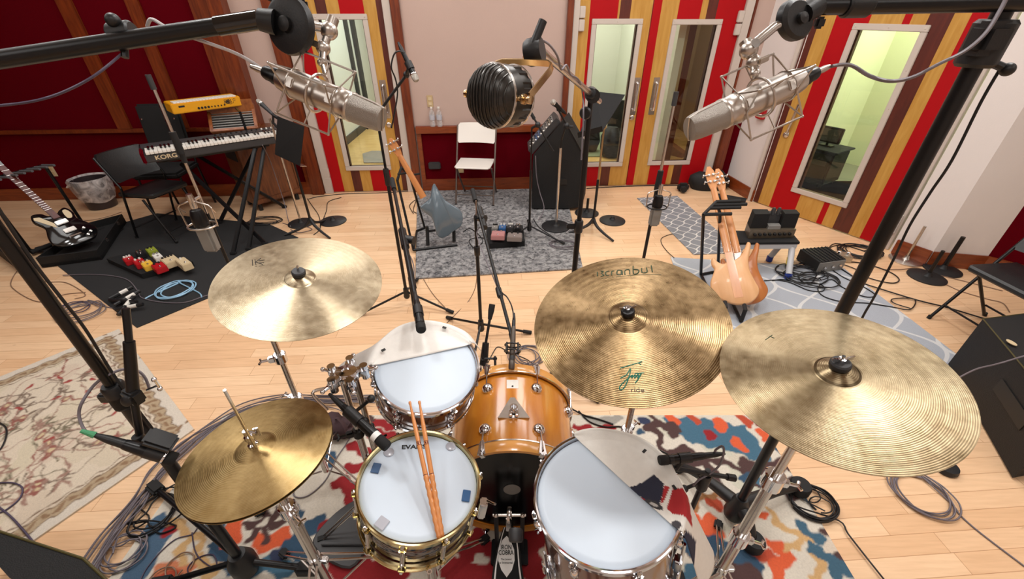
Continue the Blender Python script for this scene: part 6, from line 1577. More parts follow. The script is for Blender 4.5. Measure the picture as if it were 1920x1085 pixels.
# chairs
def folding_chair(label, X, m_pad, m_fr, front_foot=.20, rear_foot=-.24, top=.80, back=(.60, .80), padded=False, group=None):
    t = thing('folding_chair', label, 'chair', X=X, group=group)
    w = .215
    for s in (-1, 1):
        mb = MB(); mb.tube([(s * w, front_foot, .0), (s * w, -.07, .52), (s * w, -.21, top - .02)], .0105, 10); o = mb.build('leg', m_fr, t)
        mb = MB(); mb.cyl((s * w, front_foot, .0), (s * w, front_foot - .005, .025), .0135); mb.build('rubber_foot', 'rubber', o)
        mb = MB(); mb.tube([(s * (w - .02), rear_foot, .0), (s * (w - .02), .10, .42)], .0105, 10); o = mb.build('leg', m_fr, t)
        mb = MB(); mb.cyl((s * (w - .02), rear_foot, .0), (s * (w - .02), rear_foot + .008, .025), .0135); mb.build('rubber_foot', 'rubber', o)
    mb = MB(); mb.cyl((-w, front_foot * .75, .12), (w, front_foot * .75, .12), .007, n=8); mb.build('stretcher', m_fr, t)
    mb = MB(); mb.cyl((-w + .02, rear_foot * .75, .10), (w - .02, rear_foot * .75, .10), .007, n=8); mb.build('stretcher', m_fr, t)
    o2 = [(x, y) for x, y in ((-.2, -.19), (.2, -.19), (.195, .17), (.17, .205), (-.17, .205), (-.195, .17))]
    mb = MB(); mb.prism(o2, -.03 if padded else -.018, .012 if padded else 0.0, T(0, .02, .455) @ R('X', 2), .012 if padded else .006); mb.build('seat', m_pad, t)
    b0, b1 = back; n = 12; vs = []; rows = [(b0, .0, .195), (b0 + .02, .0, .21), (b1 - .03, .0, .213), (b1, .0, .19)]
    th = .028 if padded else .016
    mb = MB()
    for side in (0, 1):
        for z, _, hw in rows:
            for i in range(n + 1):
                u = -1 + 2 * i / n; y = -.07 - .14 * (z - .52) / .28 - .03 * (1 - u * u) + (th / 2 if side else -th / 2); vs.append((hw * u, y, z))
    N_ = len(rows) * (n + 1); fs = []
    for q_ in range(3):
        for i in range(n):
            a = q_ * (n + 1) + i; fs.append((a, a + 1, a + n + 2, a + n + 1)); fs.append((N_ + a + n + 1, N_ + a + n + 2, N_ + a + 1, N_ + a))
        fs.append((q_ * (n + 1), (q_ + 1) * (n + 1), N_ + (q_ + 1) * (n + 1), N_ + q_ * (n + 1))); a = q_ * (n + 1) + n; fs.append((a, N_ + a, N_ + a + n + 1, a + n + 1))
    for i in range(n): fs.append((i, N_ + i, N_ + i + 1, i + 1)); a = 3 * (n + 1) + i; fs.append((a, a + 1, N_ + a + 1, N_ + a))
    mb.add(vs, fs); mb.build('backrest', m_pad, t)
    return t
def facing(x, y, dx, dy): return T(x, y, 0) @ Matrix.Rotation(atan2(dy, dx) - pi / 2, 4, 'Z')
folding_chair('white folding chair standing alone on the grey shag rug', facing(-.41, 4.72, -.10, -1), 'chair_white', 'chair_frame', .17, -.27, .82, (.63, .82))
bc = folding_chair('black vinyl folding chair at the near end of the keyboard', T(0, 0, .007) @ facing(-3.42, 3.90, .966, -.26), 'seat_black', 'black_metal', -.20, .26, .80, (.56, .80), True)
t = thing('high_back_chair', 'tall black padded chair behind the keyboard against the dark red wall', 'chair', X=facing(-3.62, 4.45, .12, -1))
mb = MB(); mb.box((0, .06, .47), (.44, .44, .06), None, .02); mb.build('seat', 'black_matte', t)
mb = MB(); mb.box((0, 0, 0), (.41, .045, .50), T(0, -.19, .82) @ R('X', 8), .03); bk = mb.build('backrest', 'black_matte', t)
for s in (-1, 1):
    mb = MB(); mb.lathe([(.010, 0), (.008, .004), (0, .005)], 10, T(s * .155, -.155, .935) @ R('X', -82)); mb.build('back_rivet', 'chrome', bk)
    mb = MB(); mb.tube([(s * .2, .24, 0), (s * .2, .22, .44)], .011, 8); mb.build('leg', 'black_metal', t); mb = MB(); mb.tube([(s * .2, -.2, 0), (s * .2, -.14, .47), (s * .2, -.2, .7)], .011, 8); mb.build('leg', 'black_metal', t)
# keyboard with white keys on its stand
K0, K1 = P(262, 290, .85), P(505, 255, .85); K0.z = K1.z = 0
ku = (K1 - K0).normalized(); XKb = Matrix((ku, Vector((-ku.y, ku.x, 0)), Vector((0, 0, 1)))).transposed().to_4x4(); XKb.translation = K0 + Vector((0, 0, .77))
t = thing('keyboard', 'long black stage keyboard with white keys and a maker name on its near face', 'keyboard', X=XKb)
KL = 1.22
mb = MB(); mb.box((KL / 2, .17, .035), (KL, .33, .07), None, .008); mb.box((KL / 2, .255, .08), (KL, .16, .03), None, .006); mb.build('case', 'dark_grey', t)
mb = MB(); mb.box((.012, .16, .045), (.026, .345, .10), None, .01); mb.build('end_cheek', 'fabric_red', t); mb = MB(); mb.box((KL - .012, .16, .045), (.026, .345, .10), None, .01); mb.build('end_cheek', 'fabric_red', t)
nk = 38; kw = (KL - .08) / nk
for i in range(nk):
    mb = MB(); mb.box((.04 + kw * (i + .5), .085, .080), (kw - .0022, .175, .022), None, .002); mb.build('white_key', 'white_plastic', t)
for i in range(nk):
    if i % 7 in (0, 1, 3, 4, 5): mb = MB(); mb.box((.04 + kw * (i + 1), .125, .097), (kw * .55, .10, .016), None, .002); mb.build('black_key', 'black_gloss', t)
mb = MB(); mb.text('KORG', .05, T(.17, -.0005, .034) @ R('X', 90), bold=.0012, sx=1.15); mb.build('maker_name', 'cream', t, 0)
for i in range(12): mb = MB(); mb.lathe([(.009, 0), (.007, .014), (0, .015)], 12, T(.6 + .045 * i, .26, .094)); mb.build('control_knob', 'white_plastic' if i > 8 else 'black', t)
t = thing('keyboard_stand', 'black crossed keyboard stand with two tiers under the keyboards', 'keyboard stand', XKb @ Vector((.6, .17, -.77)) + Z(.007), world=True)
fl = .012
def W_(u, v, z): q_ = XKb @ Vector((u, v, 0)); return Vector((q_.x, q_.y, z))
bars = []
for u, v in ((.72, .02), (.72, .30)): pass
for a, b_ in ((P(437, 474, .02), W_(.86, .0, .755)), (P(466, 466, .02), W_(.95, .03, .755)), (P(497, 456, .02), W_(.25, .12, .70)), (W_(.36, .3, .02), W_(.95, .3, .74)), (W_(1.0, .33, .02), W_(.36, .33, .74))):
    mb = MB(); d = b_ - a; mb.box((0, 0, d.length / 2), (.035, .022, d.length), frame(a, d, (1, 0, 0)), .004); o = mb.build('stand_bar', 'black_metal', t)
    mb = MB(); mb.box((0, 0, .012), (.05, .035, .03), T(a.x, a.y, .006 - .0), .006); mb.build('rubber_foot', 'rubber', o)
mb = MB(); mb.box((.55, .06, -.012), (.9, .03, .022), XKb, .004); mb.box((.55, .28, -.012), (.9, .03, .022), XKb, .004); mb.box((.95, .17, -.012), (.03, .25, .02), XKb); mb.box((.15, .17, -.012), (.03, .25, .02), XKb); mb.build('support_rail', 'black_metal', t)
for u in (.28, .88):
    mb = MB(); mb.tube([W_(u, .36, .74), W_(u, .36, 1.03), W_(u, .55, 1.035)], .012, 8); mb.tube([W_(u, .30, .75), W_(u, .36, .75)], .012, 8); mb.build('upper_arm', 'black_metal', t)
Y0, Y1 = P(320, 200, 1.12), P(450, 184, 1.12)
yu = (Y1 - Y0); yu.z = 0; yl = yu.length; yu.normalize(); XY = Matrix((yu, Vector((-yu.y, yu.x, 0)), Vector((0, 0, 1)))).transposed().to_4x4(); XY.translation = Vector((Y0.x, Y0.y, 1.05))
t = thing('synthesizer', 'small bright yellow synthesizer on the upper tier of the keyboard stand', 'synthesizer', X=XY)
mb = MB(); mb.box((yl / 2, .12, .045), (yl, .24, .09), None, .006); mb.build('case', 'yellow', t)
for i in range(9): mb = MB(); mb.lathe([(.011 if i < 4 else .007, 0), (.009 if i < 4 else .006, .006), (0, .006)], 12, T(yl * (.36 + .047 * i), 0, .028) @ R('X', 90)); mb.build('rear_socket', 'black', t)
mb = MB()
for k in range(18):
    c = (yl * .83 + rr.uniform(-.045, .045), -.0008, .052 + rr.uniform(-.016, .016)); pts = [(c[0] + .013 * cos(q_ * 1.3 + k), c[1], c[2] + .010 * sin(q_ * 1.3 + k)) for q_ in range(5)]; mb.tube(pts, .0018, 4)
mb.build('case_print', 'ink', t)
mb = MB(); mb.box((yl * .14, -.0005, .06), (.05, .001, .016)); mb.build('case_label', 'ink', t)
for i in range(20): mb = MB(); mb.box((.03 + (yl - .06) * (i + .5) / 20, .06, .094), ((yl - .06) / 20 - .002, .11, .012), None, .002); mb.build('white_key', 'white_plastic', t)
# wooden speaker cabinet and the slatted wooden box on it
c0, c1 = Vector((-2.80, 4.37, 0)), Vector((-2.47, 4.77, 0))
u_ = (c1 - c0).normalized(); v_ = Vector((-u_.y, u_.x, 0)); XL_ = Matrix((u_, v_, Vector((0, 0, 1)))).transposed().to_4x4(); XL_.translation = c0
t = thing('speaker_cabinet', 'brown wooden organ speaker cabinet behind the keyboard stand', 'speaker cabinet', X=XL_)
mb = MB(); mb.box((.27, .19, .45), (.54, .38, .74), None, .012); mb.build('cabinet_body', 'cabinet_wood', t)
mb = MB(); mb.box((.27, -.004, .12), (.54, .02, .045), None, .004); mb.box((.27, -.004, .80), (.54, .02, .035), None, .004); mb.box((.018, -.004, .45), (.036, .02, .62), None, .004); mb.box((.522, -.004, .45), (.036, .02, .62), None, .004); mb.build('face_moulding', 'cabinet_wood', t)
mb = MB(); mb.box((-.003, .19, .62), (.006, .28, .14)); mb.build('vent', 'ink', t)
for q_ in ((.06, .05), (.48, .05), (.06, .33), (.48, .33)): mb = MB(); mb.lathe([(0, 0), (.022, 0), (.022, .05), (.014, .08), (0, .08)], 12, T(q_[0], q_[1], 0)); mb.build('caster', 'black', t)
Xs = XL_ @ T(.10, .12, .822) @ R('Z', -28)
t = thing('slatted_box', 'small oak box with grey slats on top of the wooden speaker cabinet', 'box', X=Xs)
mb = MB(); fr = [(-.20, -.02), (.20, -.02)]
mb.box((0, .12, .012), (.42, .26, .024), None, .004)
tilt = R('X', -38)
mb.box((0, .13, .155), (.42, .03, .26), None, .004) 
for q_ in ((0, .0, .006, .42, .03, .03), (0, .28, .006, .42, .03, .03), (-.2, .14, .006, .03, .3, .03), (.2, .14, .006, .03, .3, .03)): mb.box((q_[0], q_[1], q_[2]), (q_[3], q_[4], q_[5]), T(0, -.03, .03) @ R('X', 42), .003)
mb.build('box_frame', 'box_wood', t)
mb = MB()
for k in range(9): mb.box((0, .025 + .029 * k, .0), (.37, .012, .012), T(0, -.03, .03) @ R('X', 42))
mb.build('slats', 'grey_plastic', t)
mb = MB(); mb.box((0, .14, -.012), (.37, .25, .006), T(0, -.03, .03) @ R('X', 42)); mb.build('slat_backing', 'ink', t)
# music stand and its neighbours
def quad_panel(mb, q4, th):
    a, b_, c_, d_ = [Vector(v) for v in q4]; n_ = (b_ - a).cross(d_ - a).normalized() * th
    mb.hexa([a, b_, c_, d_], [a + n_, b_ + n_, c_ + n_, d_ + n_])
b = Vector((-2.0, 3.89, 0))
t = thing('music_stand', 'black music stand with a solid desk in front of the wooden speaker cabinet', 'music stand', b, world=True)
tl, tr, br, bl = P(521, 218, 1.07), P(571, 237, 1.07), P(563, 311, .73), P(516, 289, .73)
mb = MB(); quad_panel(mb, (bl, br, tr, tl), .004); dk = mb.build('desk', 'black_matte', t, 0)
nrm = (br - bl).cross(tl - bl).normalized()
mb = MB(); quad_panel(mb, (bl - nrm * .055, br - nrm * .055, br, bl), .004); mb.build('desk_ledge', 'chrome_worn', dk, 0)
mc2 = (tl + br) / 2 
mb = MB(); mb.tube([b + Z(.14), b + Z(.5)], .0125, 10); mb.tube([b + Z(.5), Vector((b.x, b.y, .86)), mc2.lerp(bl.lerp(br, .5), .3)], .009, 10); mb.build('pole', 'black_metal', t)
for a in (-35, 200, 85):
    d = Vector((cos(radians(a)), sin(radians(a)), 0)); mb = MB(); mb.tube(catmull([b + Z(.15), b + d * .05 + Z(.09), b + d * .15 + Z(.045), b + d * .27 + Z(.012)], 5), [.018 - .0005 * k for k in range(16)], 10); mb.build('leg', 'iron', t)
mb = MB(); mb.tube([tl + Vector((.02, 0, -.02)), tl + Vector((-.05, .02, .01)), tl + Vector((-.07, .02, -.06)), tl + Vector((-.03, .02, -.12))], .012, 8); solo(mb, 'headphones', 'black', 'black headphones hooked over the left corner of the music stand desk', 'headphones')
def rod_stand(base, label, px_top, m='chrome_worn', r=.010, rb=.13, name='round_base_stand', bm='iron'):
    t = thing(name, label, 'microphone stand', base, world=True); round_base(t, base, rb, m=bm); tp = on_pole(base, px_top)
    tubep(t, 'pole', [base + Z(.04), tp], r, m); return t, tp
b = P(565, 419)
t, tp = rod_stand(b, 'chrome pole on a round black base rising beside the music stand desk', 222, 'chrome_worn')
dyn_mic('microphone', 'grey microphone on the chrome pole above the music stand', D(511, 214, dep(tp) - .02), D(482, 187, dep(tp) - .02), .022, 'ball', headm='mic_head', m='dark_grey')
t = thing('stand_foot', 'bare round black stand base right of the music stand, no pole', 'stand base', P(625, 415), world=True); round_base(t, P(625, 415), .135)
# guitar rack and guitars
def rail(mb, a, b_, r=.014): mb.tube([a, b_], r, 10)
rk0, rk1 = Vector((-4.34, 3.95, 0)), Vector((-4.47, 3.48, 0))
t = thing('guitar_rack', 'black guitar rack with grey padded prongs at the far left', 'guitar rack', (rk0 + rk1) / 2, world=True)
mb = MB(); rail(mb, rk0 + Z(.0), rk0 + Vector((-.03, 0, .66))); mb.build('post', 'black_metal', t); mb = MB(); rail(mb, rk1, rk1 + Vector((-.03, 0, .66))); mb.build('post', 'black_metal', t)
mb = MB(); rail(mb, rk0 + Vector((-.03, 0, .66)), rk1 + Vector((-.03, 0, .66))); mb.build('top_bar', 'black_metal', t)
for r_ in (rk0, rk1):
    mb = MB(); rail(mb, r_ + Vector((-.16, .04, .02)), r_ + Vector((.24, -.06, .02)), .013); mb.build('foot_bar', 'black_metal', t)
for o_ in (.10, .22): mb = MB(); mb.tube([rk0 + Vector((o_, -.04 - .06 * o_ / .2 * 0, .035)), rk1 + Vector((o_, -.08, .035))], .021, 10); mb.build('foam_rail', 'rubber', t)
for k in range(8):
    a = rk0.lerp(rk1, (k + .3) / 8.5) + Vector((-.03, 0, .665)); mb = MB(); mb.tube([a, a + Vector((.15, -.035, .012))], .011, 8); mb.build('neck_prong', 'grey_foam', t)
def solve_len(px, py, B, L, far=True):
    r = Vector(ray(px, py)).normalized(); o = Vector((0, 0, CAM_H)) - B
    b_ = o.dot(r); c_ = o.dot(o) - L * L; dsc = b_ * b_ - c_
    if dsc < 0: return Vector((0, 0, CAM_H)) + r * (-b_)
    return Vector((0, 0, CAM_H)) + r * (-b_ + (sqrt(dsc) if far else -sqrt(dsc)))
def guitar(name, label, B, Nn, body_px, yaw, mats, th=.036, head_len=.19, neck_w=(.060, .044), front=None, cat='guitar', neck_from=None, through=False, headpx=None, closed_pts=6):
    """body outline traced on the instrument's own plane; B bottom, Nn nut; visible face towards the camera"""
    d = (Nn - B).normalized(); toc = (Vector((0, 0, CAM_H)) - (B + Nn) / 2); toc = (toc - d * toc.dot(d)).normalized()
    n_ = Matrix.Rotation(radians(yaw), 3, d) @ toc; l_ = d.cross(n_)
    X = Matrix((l_, d, n_)).transposed().to_4x4(); X.translation = B
    t = thing(name, label, cat, X=X); L = (Nn - B).length
    pts = []
    for p in body_px:
        v = on_head(X, p[0], p[1], 0) if p[0] is not None else None; pts.append((v.x, v.y, 0))
    out = [(v.x, v.y) for v in catmull(pts, closed_pts, True)]
    ar = sum(out[i - 1][0] * out[i][1] - out[i][0] * out[i - 1][1] for i in range(len(out)))
    if ar < 0: out = out[::-1]
    mb = MB(); mb.prism(out, -th, 0, None, .008); mb.build('body', mats['body'], t, 50)
    hy = neck_from if neck_from else max(p[1] for p in out) - .06
    w0, w1 = neck_w
    mb = MB(); prof = []
    for y, w in ((hy, w0), (L, w1)):
        for k in range(9): a = pi * k / 8; prof.append((w / 2 * cos(a), y, -.008 + (.014 * sin(a) if front is None else -.014 * sin(a))))
    mb.add(prof, [(k, k + 1, 9 + k + 1, 9 + k) for k in range(8)] + [(8, 0, 9, 17), tuple(range(8, -1, -1)), tuple(range(9, 18))]); mb.build('neck', mats['neck'], t, 50)
    mb = MB(); mb.prism([(-w1 / 2, L - .005), (w1 / 2, L - .005), (w1 * .8, L + .05), (w1 * .72, L + head_len * .75), (w1 * .25, L + head_len), (-w1 * .3, L + head_len), (-w1 * .8, L + head_len * .7), (-w1 * .75, L + .05)], -.014, 0.0, None, .003); hd = mb.build('headstock', mats['neck'], t)
    for k in range(2 if head_len < .5 else 2):
        for s in (-1, 1):
            mb = MB(); y = L + .055 + .06 * k; mb.lathe([(.010, 0), (.010, .012), (0, .013)], 10, T(s * w1 * .35, y, 0)); mb.cyl((s * w1 * .5, y, .006), (s * w1 * 1.15, y, .006), .004, n=6); mb.lathe([(.015, -.004), (.015, .004)], 12, T(s * w1 * 1.25, y, .006) @ R('Y', 90) @ R('X', 25)); mb.build('tuning_peg', 'chrome_worn', hd)
    if through:
        mb = MB(); mb.prism([(-.03, .01), (.03, .01), (.026, hy + .05), (-.026, hy + .05)], .0, .0015); mb.build('centre_strip', mats['neck'], t)
    return t, X, L, out
# black guitar in the rack: front towards the camera
gB, gN = Vector((-3.86, 3.42, .13)), Vector((-4.44, 3.66, .74))
d = (gN - gB).normalized(); toc = Vector((.75, -.35, .75)); n_ = (toc - d * toc.dot(d)).normalized(); l_ = d.cross(n_); Xg = Matrix((l_, d, n_)).transposed().to_4x4(); Xg.translation = gB
t = thing('electric_guitar', 'black electric guitar with cream pickguards leaning in the rack at the far left', 'guitar', X=Xg)
gl = (gN - gB).length
o_ = [(0, .0), (.11, .015), (.165, .08), (.15, .16), (.115, .23), (.13, .30), (.11, .36), (.06, .35), (.03, .33), (-.03, .33), (-.06, .37), (-.12, .38), (-.145, .32), (-.12, .24), (-.155, .16), (-.17, .08), (-.11, .015)]
mb = MB(); mb.prism([(v.x, v.y) for v in catmull([(a, b_, 0) for a, b_ in o_], 5, True)], -.04, 0, None, .007); mb.build('body', 'black_gloss', t, 50)
mb = MB(); mb.box((0, (gl + .28) / 2, .006), (.05, gl - .28, .012), None, .003); nk_ = mb.build('fretboard', 'stripe_brown', t)
for k in range(16): mb = MB(); y = .34 + (gl - .36) * (1 - .5 ** (k / 9)) / .71; mb.box((0, gl - (y - .34), .013), (.05, .002, .002)); mb.build('fret', 'chrome_worn', nk_)
mb = MB(); mb.prism([(-.03, gl), (.03, gl), (.045, gl + .17), (-.01, gl + .19), (-.045, gl + .14)], -.012, .003, None, .003); mb.build('headstock', 'black_gloss', t)
mb = MB(); mb.prism([(-.055, .20), (-.135, .33), (-.125, .35), (-.09, .34), (-.045, .25)], .0, .003, None, .001); mb.build('pickguard', 'cream', t)
mb = MB(); mb.prism([(v.x, v.y) for v in catmull([(.06, .26, 0), (.09, .25, 0), (.11, .29, 0), (.10, .335, 0), (.07, .33, 0)], 4, True)], 0, .003, None, .001); mb.build('pickguard', 'cream', t)
for y in (.235, .145): mb = MB(); mb.box((0, y, .008), (.085, .042, .016), None, .004); mb.build('pickup', 'chrome_worn', t)
mb = MB(); mb.box((0, .085, .008), (.09, .012, .014), None, .003); mb.build('bridge', 'chrome', t)
for x, y in ((.09, .12), (.11, .07), (.075, .05)): mb = MB(); mb.lathe([(.012, 0), (.010, .012), (0, .013)], 12, T(x, y, 0)); mb.build('control_knob', 'chrome_worn', t)
# flat black case on the floor and a gig bag
mb = MB(); q4 = [P(80, 503), P(193, 488), P(238, 418), P(172, 436)]; q4 = [v + Z(.008) for v in q4]
t = thing('guitar_case', 'flat open black guitar case on the charcoal carpet below the guitar rack', 'case', sum(q4, Vector()) / 4, world=True)
ce = sum(q4, Vector()) / 4
mb.hexa(q4, [v + Z(.03) for v in q4]); mb.build('case_floor', 'black_carpet', t, 0)
mb = MB()
for i in range(4):
    a, b_ = q4[i], q4[(i + 1) % 4]; ia, ib = a.lerp(ce, .05), b_.lerp(ce, .05); mb.hexa([a, b_, ib, ia], [v + Z(.095) for v in (a, b_, ib, ia)])
mb.build('case_wall', 'tolex', t, 0)
for u in (.3, .75): mb = MB(); p = q4[1].lerp(q4[2], u); mb.box((p.x, p.y, .085), (.03, .03, .03), None, .004); mb.build('case_latch', 'chrome_worn', t)
q4 = [P(-45, 445), P(42, 512), P(64, 494), P(-20, 425)]
mb = MB(); b4 = [v + Z(.0) for v in q4]; mb.hexa(b4, [v + Z(.13) for v in b4]); solo(mb, 'gig_bag', 'bag', 'long black padded bag on the wood floor at the left edge', 'bag', smooth=0)
# effects pedals
def pedal_box(px, py, size, yaw, m, label, z0=.0, knobs=2, group=None, knob_m='black'):
    c = P(px, py, z0 + size[2]); c.z = z0
    t = thing('effects_pedal', label, 'effects pedal', c, (0, 0, radians(yaw)), group)
    mb = MB(); mb.box((0, 0, size[2] / 2), size, None, .005, .94); mb.build('case', m, t)
    for k in range(knobs): mb = MB(); mb.lathe([(.009, 0), (.007, .012), (0, .013)], 10, T(size[0] * ((k + .5) / knobs - .5) * .8, size[1] * .32, size[2])); mb.build('knob', knob_m, t)
    mb = MB(); mb.lathe([(.008, 0), (.008, .008), (.005, .012), (0, .012)], 10, T(0, -size[1] * .3, size[2])); mb.build('footswitch', 'chrome', t)
    return t
pbq = [P(205, 494), P(270, 524), P(366, 500), P(300, 472)]
mb = MB(); q4 = [v + Z(.009) for v in pbq]; mb.hexa(q4, [v + Z(.045) for v in q4]); solo(mb, 'pedalboard', 'black_matte', 'black pedalboard on the charcoal carpet, covered with coloured pedals', 'pedalboard', smooth=0)
G = 'effects pedals on the left board'; zb = .055
for a in ((240, 484, (.07, .11, .045), 50, 'red', 'small red pedal with white knobs at the left end of the left board', 3, 'white_plastic'), (260, 489, (.075, .12, .05), 50, 'red', 'second red pedal with white knobs on the left board, beside the yellow one', 2, 'white_plastic'),
          (275, 493, (.075, .12, .05), 50, 'yellow_pedal', 'orange yellow pedal between two red ones on the left board', 2, 'cream'), (297, 497, (.085, .13, .05), 52, 'red', 'dark red pedal at the near edge of the left board', 2, 'black'),
          (283, 467, (.07, .12, .05), 50, 'green_pedal', 'olive green pedal at the back of the left board', 2, 'black'), (294, 478, (.06, .11, .045), 50, 'white_plastic', 'small white pedal near the middle of the left board', 2, 'grey_plastic'),
          (317, 485, (.11, .15, .055), 52, 'cream', 'wide cream pedal with a dark panel on the left board', 4, 'black'), (343, 489, (.075, .17, .06), 52, 'cream', 'long cream pedal at the right end of the left board', 1, 'white_plastic'), (262, 473, (.06, .1, .045), 50, 'black', 'black pedal with chrome knobs at the back left of the left board', 2, 'chrome')):
    pedal_box(a[0], a[1], a[2], a[3], a[4], a[5], zb, a[6], None, a[7])
# folded stand with white tape lying at the carpet corner
t = thing('folded_stand', 'bundle of folded black stand legs with white tape strips on the carpet corner', 'folded stand', P(232, 568), world=True)
for (a, b_), tp_ in ((((205, 560), (248, 538)), 1), (((215, 572), (262, 545)), 1), (((222, 590), (250, 556)), 1), (((206, 562), (256, 566)), 0), (((218, 580), (268, 570)), 1)):
    pa, pb_ = P(a[0], a[1], .03), P(b_[0], b_[1], .05); mb = MB(); mb.tube([pa, pb_], .014, 8); o = mb.build('leg', 'black', t)
    if tp_: mb = MB(); mb.tube([pa.lerp(pb_, .45), pa.lerp(pb_, .78)], .0152, 8); mb.build('tape', 'white_plastic', o, label='white tape')
# black box with rounded edges at the bottom left corner
zt = .36
q4 = [P(-60, 1100, zt), P(196, 1083, zt) + Vector((0, -.06, 0)), P(157, 1047, zt), P(0, 996, zt)]
a_, b_, c_ = P(0, 996, zt), P(157, 1047, zt), P(199, 1086, zt)
e1, e2 = (a_ - b_), (c_ - b_)
back = b_ + e1 * 1.6; side = b_ + e2 * 3.2
top4 = [back + e2 * 3.2, side, b_, back]
t = thing('floor_monitor', 'black loudspeaker box cut off at the bottom left corner', 'loudspeaker', Vector((b_.x, b_.y, 0)), world=True)
mb = MB(); mb.hexa([Vector((v.x, v.y, .012)) for v in top4], top4); bmv = mb; mb.build('speaker_body', 'tolex', t, 0)
mb = MB(); mb.tube([back + Z(.002), b_ + Z(.002), side + Z(.002)], .004, 6); mb.build('edge_piping', 'cable_piping', t)
# ================================================================ middle of the room
# slate blue bass on its stand, back towards us
bB = P(836, 444, .13); bN = solve_len(749, 291, bB, .80)
sb, Xsb, Ls, _o = guitar('bass_guitar', 'slate blue bass guitar seen from behind, leaning on a stand on the shag rug', bB, bN,
    [(815.6, 345), (822, 356), (833, 373), (845, 382), (862, 393), (868, 408), (864, 424), (850, 434), (838, 443), (827, 446), (819, 439), (815, 424), (809, 408), (796, 398), (788, 389), (794, 382), (806, 372), (809, 357), (812, 347)],
    0, {'body': 'slate_paint', 'neck': 'neck_wood'}, .04, .15)
def floor_under(px, py): return P(px, py)
t = thing('guitar_stand', 'black tubular guitar stand holding the slate blue bass', 'guitar stand', P(800, 470), world=True)
f0, f1 = P(776, 474), P(858, 464); k0 = P(790, 440) 
yk_ = (bB + (bN - bB) * .93); nb = Xsb.to_3x3() @ Vector((0, 0, 1))
tp0, tp1 = P(745, 338, .60), P(768, 328, .60)
zz = .02 + .01
for a_, b_, nm in ((f0 + Z(zz), tp0, 'upright'), (P(797, 432) + Z(zz), tp1, 'upright')):
    mb = MB(); mb.tube([a_, b_], .011, 10); mb.build(nm, 'black_metal', t)
mb = MB(); mb.tube([f0 + Z(zz), f1 + Z(zz)], .012, 10); mb.build('base_bar', 'black_metal', t)
mb = MB(); mb.tube([P(797, 432) + Z(zz), P(782, 438) + Z(zz), f0 + Z(zz)], .011, 10); mb.build('base_bar', 'black_metal', t)
mb = MB(); mb.tube([tp0, P(752, 314, .68), tp1], .012, 10); mb.build('yoke', 'rubber', t)
for s_ in (0, 1): p = tp0.lerp(tp1, s_ * .8 + .1) + Z(.05 * (1 - s_)); mb = MB(); mb.tube([p, p + Vector((.11, -.01, .02))], .009, 8); mb.build('yoke_prong', 'rubber', t)
for px, py in ((803, 465), (852, 458)):
    a_ = P(px, py) + Z(zz); b_ = a_ + Vector((-.0, .05, .13)); mb = MB(); mb.tube([a_ + Z(0), b_, b_ + Vector((0, .0, .04))], .016, 10); mb.build('body_rest', 'rubber', t)
mb = MB(); mb.tube([P(803, 465) + Vector((0, .05, .15)), P(852, 458) + Vector((0, .05, .15))], .012, 8); mb.build('rest_bar', 'black_metal', t)
# speaker cabinet with the mixer on its slope
prof = [PY(997, 400, 4.42), PY(1066, 403, 4.42), PY(1090, 392, 4.42), PY(1097, 297, 4.42), PY(1056, 226, 4.42), PY(1000, 290, 4.42)]
cb = Vector((prof[0].x, 4.42, 0)); dz = prof[0].z - .02
pts2 = [(p.x, p.z) for p in prof]; pts2[0] = (pts2[0][0], .03); pts2[1] = (pts2[1][0], .03); pts2[2] = (pts2[2][0], .05)
t = thing('speaker_cabinet', 'large black speaker cabinet with a sloped top on the shag rug by the double doors', 'speaker cabinet', Vector((.45, 4.6, 0)), world=True)
XPc = Matrix(((1, 0, -.16, 0), (0, 0, -.40, 0), (0, 1, 0, 0), (0, 0, 0, 1)))
out = [Vector((x, 4.42, z)) for x, z in pts2]; bk = [v + Vector((.10, .40, .0)) for v in out]; n = len(out)
mb = MB(); mb.add(out + bk, [tuple(range(n))] + [tuple(range(2 * n - 1, n - 1, -1))] + [(i, n + i, n + (i + 1) % n, (i + 1) % n) for i in range(n)]); mb.build('cabinet_body', 'tolex', t, 0)
mb = MB(); ins = [v.lerp(sum(out, Vector()) / n, .1) + Vector((0, -.004, 0)) for v in out[:4]]; cx = sum((v.x for v in out)) / n
mb.box((cx + .02, 4.414, .34), (.10, .012, .07), None, .004); mb.build('recessed_handle', 'ink', t)
for s_ in (pts2[0][0] + .05, pts2[1][0] - .03): 
    for y_ in (4.46, 4.76): mb = MB(); mb.box((s_ + (.08 if y_ > 4.6 else 0), y_, .0245), (.06, .05, .013), None, .004); mb.build('rubber_foot', 'rubber', t)
mb = MB(); mb.box((pts2[0][0] + .005, 4.47, .30), (.012, .09, .5), None, .004); mb.build('corner_strip', 'black', t)
a_, b_ = Vector((pts2[5][0], 0, pts2[5][1])), Vector((pts2[4][0], 0, pts2[4][1])); dd = (b_ - a_); Lm = dd.length
Xm = frame(Vector((a_.x, 4.43, a_.z)), Vector((-dd.z, 0, dd.x)), dd); Xm = Xm @ T(0, 0, .003)
t = thing('mixing_desk', 'small mixing desk with blue and grey strips lying on the slope of the black cabinet', 'mixer', X=Xm)
mb = MB(); mb.box((Lm / 2 - .02, .18, .03), (Lm * .96, .33, .06), None, .006); mb.build('case', 'dark_grey', t)
cols = ['grey_plastic', 'grey_plastic', 'blue_gel', 'slate_gel', 'blue_gel', 'grey_plastic', 'grey_plastic', 'panel_silver']
for k in range(9): mb = MB(); mb.box((.04 + (Lm - .10) * k / 8.6, .16, .0615), ((Lm - .1) / 11, .24, .003)); mb.build('channel_strip', cols[k % 8], t)
